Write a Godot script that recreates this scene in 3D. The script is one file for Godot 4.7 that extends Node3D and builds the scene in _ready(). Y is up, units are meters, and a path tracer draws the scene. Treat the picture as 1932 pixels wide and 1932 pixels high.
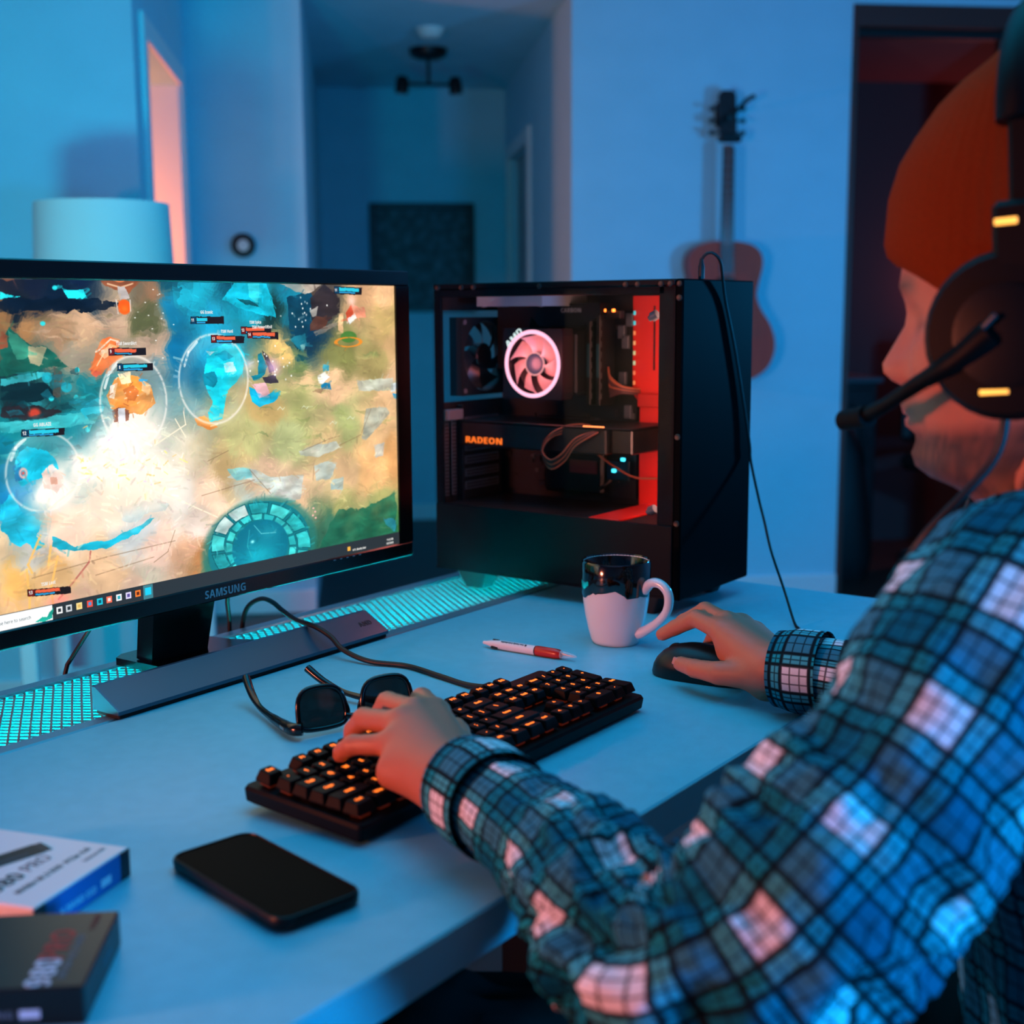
extends Node3D

# The desk has its own axes: x along its length, z towards the user, heights from the desk top.
const DY := 0.77
# The room is turned against the desk: a runs to the right along the walls, b into the hall.
const CX := -1.546
const CZ := 0.847
const TURN := -0.822
var taken := {}
var mats := {}
var tint := Color(1, 1, 1)
var rng := RandomNumberGenerator.new()
var noise := FastNoiseLite.new()


func lin(r: float, g: float, b: float) -> Color:
	return Color(r, g, b).linear_to_srgb()


func D(x: float, y: float, z: float) -> Vector3:
	return Vector3(x, y + DY, z)


func W(a: float, y: float, b: float) -> Vector3:
	return Vector3(CX + a * cos(TURN) - b * sin(TURN), y, CZ - a * sin(TURN) - b * cos(TURN))


func mat(key: String, col: Color, rough := 0.6, metal := 0.0, extra := {}) -> StandardMaterial3D:
	if mats.has(key):
		return mats[key]
	var m := StandardMaterial3D.new()
	m.resource_name = key
	m.albedo_color = col
	m.roughness = rough
	m.metallic = metal
	for k in extra:
		m.set(k, extra[k])
	mats[key] = m
	return m


func glow(key: String, col: Color, energy: float) -> StandardMaterial3D:
	return mat(key, Color(0.02, 0.02, 0.02), 0.5, 0.0, {"emission_enabled": true, "emission": col, "emission_energy_multiplier": energy})


func numbered(called: String) -> String:
	if not taken.has(called):
		taken[called] = 0
		return called
	taken[called] += 1
	return "%s_%03d" % [called, taken[called]]


func tag(o: Node3D, label: String, category: String, group := "") -> void:
	o.set_meta("label", label)
	o.set_meta("category", category)
	if group != "":
		o.set_meta("group", group)


func thing(called: String, label: String, category: String, at := Vector3.ZERO, turn := 0.0, group := "") -> Node3D:
	var o := Node3D.new()
	o.name = numbered(called)
	add_child(o)
	o.position = at
	o.rotation.y = turn
	tag(o, label, category, group)
	return o


func part(called: String, mesh: Mesh, m: Material, parent: Node3D, at := Vector3.ZERO, rot := Vector3.ZERO) -> MeshInstance3D:
	var o := MeshInstance3D.new()
	o.name = called if parent != self else numbered(called)
	o.mesh = mesh
	o.material_override = m
	parent.add_child(o, true)
	o.position = at
	o.rotation = rot
	return o


func struct(called: String, mesh: Mesh, m: Material, at := Vector3.ZERO, turn := 0.0) -> MeshInstance3D:
	var o := part(called, mesh, m, self, at, Vector3(0, turn, 0))
	o.set_meta("kind", "structure")
	return o


func mk() -> SurfaceTool:
	var st := SurfaceTool.new()
	st.begin(Mesh.PRIMITIVE_TRIANGLES)
	tint = Color(1, 1, 1)
	return st


func done(st: SurfaceTool) -> ArrayMesh:
	st.generate_normals()
	return st.commit()


# Corners run anticlockwise as seen from outside; Godot wants them clockwise.
func tri(st: SurfaceTool, a: Vector3, b: Vector3, c: Vector3, ua := Vector2.ZERO, ub := Vector2.ZERO, uc := Vector2.ZERO) -> void:
	st.set_color(tint)
	st.set_uv(ua)
	st.add_vertex(a)
	st.set_color(tint)
	st.set_uv(uc)
	st.add_vertex(c)
	st.set_color(tint)
	st.set_uv(ub)
	st.add_vertex(b)


func quad(st: SurfaceTool, a: Vector3, b: Vector3, c: Vector3, d: Vector3) -> void:
	st.set_smooth_group(-1)
	tri(st, a, b, c, Vector2(0, 1), Vector2(1, 1), Vector2(1, 0))
	tri(st, a, c, d, Vector2(0, 1), Vector2(1, 0), Vector2(0, 0))


# A box with chamfered edges.
func box(st: SurfaceTool, at: Vector3, size: Vector3, c := 0.0, basis := Basis.IDENTITY) -> void:
	st.set_smooth_group(-1)
	var h := size / 2.0
	c = minf(c, minf(h.x, minf(h.y, h.z)) * 0.99)
	var sgn := [-1.0, 1.0]
	var P := func(axis: int, sx: float, sy: float, sz: float) -> Vector3:
		var v := Vector3(sx * (h.x - (0.0 if axis == 0 else c)), sy * (h.y - (0.0 if axis == 1 else c)), sz * (h.z - (0.0 if axis == 2 else c)))
		return at + basis * v
	for axis in 3:
		for s in sgn:
			var q := []
			for k in [[-1, -1], [1, -1], [1, 1], [-1, 1]]:
				var v := [0.0, 0.0, 0.0]
				v[axis] = s
				v[(axis + 1) % 3] = k[0]
				v[(axis + 2) % 3] = k[1]
				q.append(P.call(axis, v[0], v[1], v[2]))
			if s > 0:
				tri(st, q[0], q[1], q[2], Vector2(0, 1), Vector2(1, 1), Vector2(1, 0))
				tri(st, q[0], q[2], q[3], Vector2(0, 1), Vector2(1, 0), Vector2(0, 0))
			else:
				tri(st, q[0], q[2], q[1], Vector2(1, 1), Vector2(0, 0), Vector2(0, 1))
				tri(st, q[0], q[3], q[2], Vector2(1, 1), Vector2(1, 0), Vector2(0, 0))
	if c <= 0.0:
		return
	for axis in 3:
		var u := (axis + 1) % 3
		var w := (axis + 2) % 3
		for su in sgn:
			for sw in sgn:
				var v := [0.0, 0.0, 0.0]
				v[u] = su
				v[w] = sw
				var q := []
				for k in [[u, -1.0], [u, 1.0], [w, 1.0], [w, -1.0]]:
					v[axis] = k[1]
					q.append(P.call(k[0], v[0], v[1], v[2]))
				if su * sw < 0:
					q.reverse()
				tri(st, q[0], q[1], q[2])
				tri(st, q[0], q[2], q[3])
	for sx in sgn:
		for sy in sgn:
			for sz in sgn:
				var a: Vector3 = P.call(0, sx, sy, sz)
				var b: Vector3 = P.call(1, sx, sy, sz)
				var d: Vector3 = P.call(2, sx, sy, sz)
				if sx * sy * sz > 0:
					tri(st, a, b, d)
				else:
					tri(st, a, d, b)


func bxm(size: Vector3, c := 0.0) -> ArrayMesh:
	var st := mk()
	box(st, Vector3.ZERO, size, c)
	return done(st)


# Rings of equal length, running anticlockwise about the way they follow one another.
func loft(st: SurfaceTool, rings: Array, cap0 := true, cap1 := true, metric := Vector2.ZERO, v0 := 0.0) -> void:
	var n: int = rings[0].size()
	var group := 0
	var v := v0
	for j in rings.size() - 1:
		var r0: PackedVector3Array = rings[j]
		var r1: PackedVector3Array = rings[j + 1]
		if j > 0:
			var p0: PackedVector3Array = rings[j - 1]
			var d0 := r0[0] - p0[0]
			var d1 := r1[0] - r0[0]
			var e0 := r0[n / 2] - p0[n / 2]
			var e1 := r1[n / 2] - r0[n / 2]
			if d0.length() > 1e-7 and d1.length() > 1e-7 and d0.angle_to(d1) > 0.75 and e0.angle_to(e1) > 0.75:
				group += 1
		st.set_smooth_group(group)
		var step := (r1[0] - r0[0]).length() * 0.5 + (r1[n / 2] - r0[n / 2]).length() * 0.5
		var va := v
		v += step
		for i in n:
			var k := (i + 1) % n
			var ua := Vector2(float(i) / n, va)
			var ub := Vector2(float(i + 1) / n, va)
			var uc := Vector2(float(i + 1) / n, v)
			var ud := Vector2(float(i) / n, v)
			if metric != Vector2.ZERO:
				ua *= metric
				ub *= metric
				uc *= metric
				ud *= metric
			tri(st, r0[i], r0[k], r1[k], ua, ub, uc)
			tri(st, r0[i], r1[k], r1[i], ua, uc, ud)
	for e in 2:
		if (e == 0 and not cap0) or (e == 1 and not cap1):
			continue
		var r: PackedVector3Array = rings[0] if e == 0 else rings[rings.size() - 1]
		var mid := Vector3.ZERO
		for q in r:
			mid += q / n
		st.set_smooth_group(-1)
		for i in n:
			if e == 0:
				tri(st, mid, r[(i + 1) % n], r[i])
			else:
				tri(st, mid, r[i], r[(i + 1) % n])


func ring(at: Vector3, r: float, n := 24, ex := 1.0, ez := 1.0) -> PackedVector3Array:
	var o := PackedVector3Array()
	for i in n:
		var t := TAU * i / n
		o.append(at + Vector3(cos(t) * r * ex, 0, -sin(t) * r * ez))
	return o


# A rounded rectangle in the xz plane, anticlockwise about y.
func rrect(y: float, w: float, d: float, r: float, k := 5) -> PackedVector3Array:
	var o := PackedVector3Array()
	var c := [Vector2(1, -1), Vector2(-1, -1), Vector2(-1, 1), Vector2(1, 1)]
	for q in 4:
		for i in k:
			var t := PI / 2 * (q + float(i) / (k - 1))
			o.append(Vector3(c[q].x * (w / 2 - r) + cos(t) * r, y, c[q].y * (d / 2 - r) - sin(t) * r))
	return o


# prof: [radius, height] pairs from below.
func lathe(prof: Array, n := 28) -> ArrayMesh:
	var st := mk()
	var rings := []
	for q in prof:
		rings.append(ring(Vector3(0, q[1], 0), q[0], n))
	loft(st, rings, prof[0][0] > 0.0004, prof[prof.size() - 1][0] > 0.0004)
	return done(st)


func smooth_path(pts: Array, steps: int) -> PackedVector3Array:
	var c := Curve3D.new()
	for i in pts.size():
		var p: Vector3 = pts[i]
		var a: Vector3 = pts[maxi(i - 1, 0)]
		var b: Vector3 = pts[mini(i + 1, pts.size() - 1)]
		var t := (b - a) / 6.0
		c.add_point(p, -t, t)
	c.bake_interval = 0.004
	var o := PackedVector3Array()
	for i in steps + 1:
		o.append(c.sample_baked(c.get_baked_length() * i / steps, true))
	return o


# Rings along a path; radii are sampled evenly along it.
func sweep(path: PackedVector3Array, radii: Array, n := 10, up := Vector3.UP, squash := 1.0) -> Array:
	var rings := []
	var t0 := (path[1] - path[0]).normalized()
	var u := up - t0 * up.dot(t0)
	if u.length() < 0.05:
		u = Vector3.RIGHT - t0 * t0.x
	u = u.normalized()
	for j in path.size():
		var t := (path[mini(j + 1, path.size() - 1)] - path[maxi(j - 1, 0)]).normalized()
		u = (u - t * u.dot(t)).normalized()
		var w := t.cross(u)
		var f := float(j) / (path.size() - 1) * (radii.size() - 1)
		var k := mini(int(f), radii.size() - 2) if radii.size() > 1 else 0
		var r: float = radii[0] if radii.size() == 1 else lerpf(radii[k], radii[k + 1], smoothstep(0.0, 1.0, f - k))
		var o := PackedVector3Array()
		for i in n:
			var a := TAU * i / n
			o.append(path[j] + (u * cos(a) * squash + w * sin(a)) * r)
		rings.append(o)
	return rings


func tube(pts: Array, r: float, steps := 40, n := 8) -> ArrayMesh:
	var st := mk()
	loft(st, sweep(smooth_path(pts, steps), [r], n))
	return done(st)


func rod(st: SurfaceTool, a: Vector3, b: Vector3, ra: float, rb := -1.0, n := 12) -> void:
	loft(st, sweep(PackedVector3Array([a, b]), [ra, ra if rb < 0 else rb], n))


func rodm(a: Vector3, b: Vector3, ra: float, rb := -1.0, n := 12) -> ArrayMesh:
	var st := mk()
	rod(st, a, b, ra, rb, n)
	return done(st)


# A flat outline in its own xy plane with a thickness along z, edges eased by e.
func plate(st: SurfaceTool, poly: PackedVector2Array, z0: float, z1: float, xf := Transform3D.IDENTITY) -> void:
	var p := poly
	if Geometry2D.is_polygon_clockwise(p):
		p = p.duplicate()
		p.reverse()
	var idx := Geometry2D.triangulate_polygon(p)
	st.set_smooth_group(-1)
	for i in range(0, idx.size(), 3):
		var a := p[idx[i]]
		var b := p[idx[i + 1]]
		var c := p[idx[i + 2]]
		if (b - a).cross(c - a) < 0:
			var s := b
			b = c
			c = s
		tri(st, xf * Vector3(a.x, a.y, z1), xf * Vector3(b.x, b.y, z1), xf * Vector3(c.x, c.y, z1))
		tri(st, xf * Vector3(a.x, a.y, z0), xf * Vector3(c.x, c.y, z0), xf * Vector3(b.x, b.y, z0))
	for i in p.size():
		var a := p[i]
		var b := p[(i + 1) % p.size()]
		quad(st, xf * Vector3(a.x, a.y, z0), xf * Vector3(b.x, b.y, z0), xf * Vector3(b.x, b.y, z1), xf * Vector3(a.x, a.y, z1))


func platem(poly: PackedVector2Array, z0: float, z1: float) -> ArrayMesh:
	var st := mk()
	plate(st, poly, z0, z1)
	return done(st)


func letters(words: String, height: float, m: Material, parent: Node3D, at: Vector3, basis: Basis, called := "lettering", depth := 0.0004, bold := false, wide := 1.0) -> MeshInstance3D:
	var f := SystemFont.new()
	f.font_names = PackedStringArray(["Droid Sans"])
	if bold:
		f.font_weight = 700
	var t := TextMesh.new()
	t.font = f
	t.text = words
	t.font_size = 32
	t.depth = depth
	t.curve_step = 2.0
	t.pixel_size = height / 23.0
	var o := MeshInstance3D.new()
	o.name = called
	o.mesh = t
	o.material_override = m
	parent.add_child(o, true)
	o.transform = Transform3D(basis.orthonormalized().scaled_local(Vector3(wide, 1, 1)), at)
	return o


# Surface nets over a distance function, visiting only blocks near the surface.
func nets(st: SurfaceTool, f: Callable, lo: Vector3, hi: Vector3, cell: float) -> void:
	var d := ((hi - lo) / cell).ceil()
	var bs := 4
	var bx := int(ceil(d.x / bs))
	var by := int(ceil(d.y / bs))
	var bz := int(ceil(d.z / bs))
	var nx := bx * bs + 1
	var ny := by * bs + 1
	var nz := bz * bs + 1
	var vals := PackedFloat32Array()
	vals.resize(nx * ny * nz)
	vals.fill(1e9)
	var blocks := []
	var reach := cell * bs * 0.9 + cell
	for k in bz:
		for j in by:
			for i in bx:
				var mid := lo + Vector3(i + 0.5, j + 0.5, k + 0.5) * cell * bs
				if absf(f.call(mid)) > reach:
					continue
				blocks.append(Vector3i(i, j, k))
				for c in bs + 1:
					for b in bs + 1:
						for a in bs + 1:
							var at := (i * bs + a) + nx * ((j * bs + b) + ny * (k * bs + c))
							if vals[at] > 1e8:
								vals[at] = f.call(lo + Vector3(i * bs + a, j * bs + b, k * bs + c) * cell)
	var where := {}
	var sx := 1
	var sy := nx
	var sz := nx * ny
	var off := [0, sx, sy, sx + sy, sz, sx + sz, sy + sz, sx + sy + sz]
	var pos := [Vector3(0, 0, 0), Vector3(1, 0, 0), Vector3(0, 1, 0), Vector3(1, 1, 0), Vector3(0, 0, 1), Vector3(1, 0, 1), Vector3(0, 1, 1), Vector3(1, 1, 1)]
	var edges := [[0, 1], [2, 3], [4, 5], [6, 7], [0, 2], [1, 3], [4, 6], [5, 7], [0, 4], [1, 5], [2, 6], [3, 7]]
	for bl in blocks:
		for c in bs:
			for b in bs:
				for a in bs:
					var x: int = bl.x * bs + a
					var y: int = bl.y * bs + b
					var z: int = bl.z * bs + c
					var at := x + nx * (y + ny * z)
					var inside := 0
					for q in 8:
						if vals[at + off[q]] < 0:
							inside += 1
					if inside == 0 or inside == 8:
						continue
					var sum := Vector3.ZERO
					var cnt := 0
					for e in edges:
						var v0 := vals[at + off[e[0]]]
						var v1 := vals[at + off[e[1]]]
						if (v0 < 0) != (v1 < 0):
							sum += (pos[e[0]] as Vector3).lerp(pos[e[1]], v0 / (v0 - v1))
							cnt += 1
					where[at] = lo + (Vector3(x, y, z) + sum / cnt) * cell
	st.set_smooth_group(0)
	for at in where:
		for ax in 3:
			var s1: int = [sx, sy, sz][ax]
			var s2: int = [sy, sz, sx][ax]
			var s3: int = [sz, sx, sy][ax]
			var in0 := vals[at] < 0
			var in1 := vals[at + s1] < 0
			if in0 == in1 or not (where.has(at - s2) and where.has(at - s3) and where.has(at - s2 - s3)):
				continue
			var p := [where[at], where[at - s2], where[at - s2 - s3], where[at - s3]]
			if not in0:
				p.reverse()
			tri(st, p[0], p[1], p[2])
			tri(st, p[0], p[2], p[3])


func smin(a: float, b: float, k: float) -> float:
	var h := maxf(k - absf(a - b), 0.0) / k
	return minf(a, b) - h * h * k * 0.25


func cap(p: Vector3, a: Vector3, b: Vector3, ra: float, rb: float) -> float:
	var ab := b - a
	var t := clampf((p - a).dot(ab) / ab.length_squared(), 0.0, 1.0)
	return p.distance_to(a + ab * t) - lerpf(ra, rb, t)


func area(at: Vector3, to: Vector3, size: Vector2, col: Color, energy: float, called: String, parent: Node3D = self) -> void:
	var l := AreaLight3D.new()
	l.name = called
	l.area_size = size
	l.light_color = col
	l.light_energy = energy
	l.shadow_enabled = true
	l.set("area_range", 14.0)
	parent.add_child(l, true)
	l.look_at_from_position(at, to, Vector3.UP if absf((to - at).normalized().y) < 0.98 else Vector3.RIGHT)


func omni(at: Vector3, col: Color, energy: float, size: float, called: String, parent: Node3D = self) -> void:
	var l := OmniLight3D.new()
	l.name = called
	l.light_color = col
	l.light_energy = energy
	l.light_size = size
	l.omni_range = 14.0
	l.omni_attenuation = 2.0
	l.shadow_enabled = true
	parent.add_child(l, true)
	l.global_position = at


func _ready() -> void:
	rng.seed = 7
	noise.seed = 11
	noise.frequency = 1.0
	setting()
	room()
	hall_things()
	alcove_things()
	desk()
	monitor()
	computer()
	peripherals()
	boxes_and_phone()
	person()
	headset()
	chair()


func setting() -> void:
	var cam := Camera3D.new()
	cam.name = "camera"
	var lens := CameraAttributesPhysical.new()
	lens.frustum_focal_length = 35.0
	lens.frustum_focus_distance = 1.47
	lens.frustum_near = 0.05
	lens.frustum_far = 60.0
	lens.exposure_aperture = 3.3
	cam.attributes = lens
	add_child(cam)
	cam.fov = 42.78
	cam.near = 0.05
	cam.far = 60.0
	cam.position = D(-1.5462, 0.418, 0.8469)
	cam.rotation_degrees = Vector3(-8.7128, -53.8623, -0.3295)
	cam.current = true

	var env := Environment.new()
	env.background_mode = Environment.BG_COLOR
	env.background_color = Color(0, 0, 0)
	env.tonemap_mode = Environment.TONE_MAPPER_LINEAR
	env.tonemap_exposure = 1.0
	env.sdfgi_enabled = true
	env.ssao_enabled = true
	env.ssil_enabled = true
	var we := WorldEnvironment.new()
	we.name = "environment"
	we.environment = env
	add_child(we)

	# Coloured lamps outside the picture: two blue pendant bulbs, an azure panel behind the user's
	# back and a warm red panel standing low beyond the desk's left end.
	light_panel("ceiling_panel", "large blue light panel under the ceiling above the desk", W(0.2, 2.36, 1.5), W(0.2, 0.0, 1.51), Vector2(1.7, 1.2), lin(0.02, 0.52, 0.92), 1.5, 0.6)
	pendant("azure pendant bulb hanging in front of the alcove", W(2.2, 1.3, 3.0), lin(0.02, 0.42, 1.0), 1.7)
	light_panel("studio_lamp", "low azure light panel on a stand beside the chair", W(1.45, 0.95, -0.35), D(-0.75, 0.0, 0.2), Vector2(0.45, 0.3), lin(0.0, 0.38, 1.0), 5.2, 1.0)
	light_panel("studio_lamp", "warm red light panel on a stand beyond the desk's left end", D(-2.3, 0.28, -0.6), D(-1.5, 0.25, -0.02), Vector2(0.26, 0.16), lin(1.0, 0.22, 0.12), 3.0, 1.0)


func pendant(label: String, at: Vector3, col: Color, energy: float) -> void:
	var t := thing("pendant_lamp", label, "lamp", at)
	part("bulb", lathe([[0.0, -0.06], [0.03, -0.055], [0.05, -0.03], [0.055, 0.0], [0.045, 0.03], [0.02, 0.05], [0.018, 0.06]], 20), glow("bulb_" + label, col, 1.5), t)
	part("cord", rodm(Vector3(0, 0.06, 0), Vector3(0, 2.41 - at.y, 0), 0.004), mat("black_metal", Color(0.03, 0.03, 0.035), 0.4, 0.3), t)
	part("holder", rodm(Vector3(0, 0.055, 0), Vector3(0, 0.1, 0), 0.02), mat("black_metal", Color(0.03, 0.03, 0.035), 0.4, 0.3), t)
	omni(at, col, energy, 0.05, "bulb_light", t)


func light_panel(called: String, label: String, at: Vector3, to: Vector3, size: Vector2, col: Color, energy: float, shine: float) -> void:
	var t := thing(called, label, "lamp", at)
	var face := Basis.looking_at(to - at, Vector3.UP)
	var fr := mk()
	box(fr, face * Vector3(0, 0, 0.018), Vector3(size.x + 0.03, size.y + 0.03, 0.03), 0.004, face)
	part("housing", done(fr), mat("lamp_housing", Color(0.05, 0.05, 0.055), 0.5), t)
	var di := mk()
	box(di, face * Vector3(0, 0, 0.0015), Vector3(size.x, size.y, 0.002), 0.0, face)
	part("diffuser", done(di), glow("diffuser_" + label, col, shine), t)
	var down := at.y
	if at.y < 2.2 and down > size.y / 2 + 0.02:
		var pole := mk()
		var back := face * Vector3(0, 0, 0.045)
		rod(pole, back, Vector3(back.x, -down + 0.012, back.z), 0.012)
		loft(pole, [ring(Vector3(back.x, -down + 0.001, back.z), 0.05 + 0.1 * down / 2.0), ring(Vector3(back.x, -down + 0.014, back.z), 0.045 + 0.1 * down / 2.0)])
		part("stand", done(pole), mat("lamp_housing", Color(0.05, 0.05, 0.055), 0.5), t)
	area(at + face * Vector3(0, 0, -0.004), to, size, col, energy, "panel_light", t)


func noise_tex(freq: float, c0: Color, c1: Color, size := 256, octaves := 4, s := 3) -> NoiseTexture2D:
	var n := FastNoiseLite.new()
	n.seed = s
	n.frequency = freq
	n.fractal_octaves = octaves
	var t := NoiseTexture2D.new()
	t.width = size
	t.height = size
	t.seamless = true
	t.noise = n
	var g := Gradient.new()
	g.set_color(0, c0)
	g.set_color(1, c1)
	t.color_ramp = g
	return t


func wbox(called: String, a0: float, a1: float, y0: float, y1: float, b0: float, b1: float, m: Material, c := 0.0) -> MeshInstance3D:
	return struct(called, bxm(Vector3(absf(a1 - a0), absf(y1 - y0), absf(b1 - b0)), c), m, W((a0 + a1) / 2, (y0 + y1) / 2, (b0 + b1) / 2), TURN)


func room() -> void:
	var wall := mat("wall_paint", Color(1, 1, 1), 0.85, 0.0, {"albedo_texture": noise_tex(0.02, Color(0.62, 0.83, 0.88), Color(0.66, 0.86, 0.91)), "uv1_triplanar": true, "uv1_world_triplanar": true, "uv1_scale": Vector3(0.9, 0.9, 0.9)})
	var trim := mat("trim_paint", Color(0.9, 0.9, 0.9), 0.45)
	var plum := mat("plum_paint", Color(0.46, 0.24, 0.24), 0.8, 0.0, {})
	var wood := mat("closet_wood", Color(0.30, 0.15, 0.12), 0.5)
	var H := 2.41
	wbox("floor", -4.2, 4.8, -0.1, 0.0, -2.8, 9.0, mat("floor_boards", Color(1, 1, 1), 0.45, 0.0, {"albedo_texture": noise_tex(0.015, Color(0.16, 0.11, 0.09), Color(0.24, 0.17, 0.14)), "uv1_triplanar": true, "uv1_world_triplanar": true, "uv1_scale": Vector3(0.6, 0.6, 3.0)}))
	wbox("ceiling", -4.2, 4.8, H, H + 0.1, -2.8, 9.0, wall)
	# the wall with the lamp, and the side wall with the lit doorway
	wbox("wall_left", -4.0, -0.61, 0, H, 4.0, 4.12, wall)
	wbox("wall_side_near", -0.73, -0.61, 0, H, 4.12, 4.18, wall)
	wbox("wall_side_top", -0.73, -0.61, 2.0, H, 4.18, 5.0, wall)
	wbox("wall_side_far", -0.73, -0.61, 0, H, 5.0, 5.32, wall)
	wbox("trim_1", -0.612, -0.594, 0, 2.07, 4.115, 4.185, trim, 0.004)
	wbox("trim_2", -0.612, -0.594, 0, 2.07, 4.995, 5.065, trim, 0.004)
	wbox("trim_3", -0.612, -0.594, 2.0, 2.07, 4.185, 4.995, trim, 0.004)
	wbox("trim_4", -0.732, -0.608, 0, 2.0, 4.985, 5.0, trim, 0.002)
	# the wall with the thermostat
	wbox("wall_front_left", -0.61, -0.176, 0, H, 5.2, 5.32, wall)
	# the hall
	wbox("wall_hall_left", -0.296, -0.176, 0, H, 5.32, 7.5, wall)
	wbox("wall_hall_end", -0.296, 0.98, 0, H, 7.5, 7.62, wall)
	wbox("wall_hall_right_near", 0.86, 0.98, 0, H, 5.32, 6.45, wall)
	wbox("wall_hall_right_far", 0.86, 0.98, 0, H, 7.25, 7.5, wall)
	wbox("wall_hall_right_top", 0.86, 0.98, 2.0, H, 6.45, 7.25, wall)
	var d := wbox("door_1", 0.9, 0.94, 0.005, 2.0, 6.45, 7.25, mat("door_paint", Color(0.62, 0.64, 0.64), 0.5), 0.002)
	for y in [0.55, 1.45]:
		part("door_panel", bxm(Vector3(0.012, 0.72, 0.5), 0.005), mats["door_paint"], d, Vector3(-0.022, y - 1.0, 0))
	part("door_handle", lathe([[0.0, 0.0], [0.012, 0.0], [0.012, 0.03], [0.026, 0.035], [0.026, 0.05], [0.0, 0.056]], 16), mat("steel", Color(0.6, 0.6, 0.6), 0.3, 1.0), d, Vector3(-0.02, -0.05, 0.33), Vector3(0, 0, PI / 2))
	wbox("trim_5", 0.842, 0.862, 0, 2.07, 6.385, 6.455, trim, 0.004)
	wbox("trim_6", 0.842, 0.862, 0, 2.07, 7.245, 7.315, trim, 0.004)
	wbox("trim_7", 0.842, 0.862, 2.0, 2.07, 6.455, 7.245, trim, 0.004)
	# the wall with the guitar, then the alcove
	wbox("wall_front_right", 0.86, 1.99, 0, H, 5.2, 5.32, wall)
	wbox("wall_front_above_alcove", 1.99, 3.6, 2.38, H, 5.2, 5.32, wall)
	wbox("wall_front_far", 3.6, 4.6, 0, H, 5.2, 5.32, wall)
	wbox("trim_8", 1.985, 3.6, 2.295, 2.38, 5.19, 5.32, wood, 0.004)
	wbox("trim_9", 1.985, 2.01, 0, 2.3, 5.19, 5.32, wood, 0.004)
	wbox("trim_10", 2.02, 3.6, 2.265, 2.295, 5.24, 5.29, mat("track", Color(0.04, 0.035, 0.04), 0.5), 0.002)
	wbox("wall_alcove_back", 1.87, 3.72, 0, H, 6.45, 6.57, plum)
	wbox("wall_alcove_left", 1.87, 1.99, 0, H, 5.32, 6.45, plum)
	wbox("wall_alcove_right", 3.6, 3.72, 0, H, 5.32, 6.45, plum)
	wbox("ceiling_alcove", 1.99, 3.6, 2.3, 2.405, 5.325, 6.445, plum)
	# a sliding door pushed to the far side of the alcove
	var sl := wbox("door_2", 2.62, 3.58, 0.01, 2.27, 5.25, 5.285, wood, 0.003)
	part("door_stile", bxm(Vector3(0.05, 2.25, 0.012), 0.003), wood, sl, Vector3(-0.455, 0, 0.022))
	# skirting boards
	wbox("baseboard_left", -4.0, -0.61, 0, 0.09, 3.985, 4.002, trim, 0.003)
	wbox("baseboard_front_left", -0.594, -0.176, 0, 0.09, 5.185, 5.202, trim, 0.003)
	wbox("baseboard_front_right", 0.86, 1.985, 0, 0.09, 5.185, 5.202, trim, 0.003)
	wbox("baseboard_hall_end", -0.176, 0.86, 0, 0.09, 7.485, 7.502, trim, 0.003)
	# the rest of the room, and the lit room beyond the doorway
	wbox("wall_outer_left", -4.12, -4.0, 0, H, -2.6, 4.12, wall)
	wbox("wall_rear", -4.12, 4.72, 0, H, -2.72, -2.6, wall)
	wbox("wall_right", 4.6, 4.72, 0, H, -2.6, 5.32, wall)
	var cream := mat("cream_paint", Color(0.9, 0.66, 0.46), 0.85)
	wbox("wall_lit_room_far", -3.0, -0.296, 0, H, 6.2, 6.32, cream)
	wbox("wall_lit_room_left", -3.12, -3.0, 0, H, 4.12, 6.32, cream)


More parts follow.
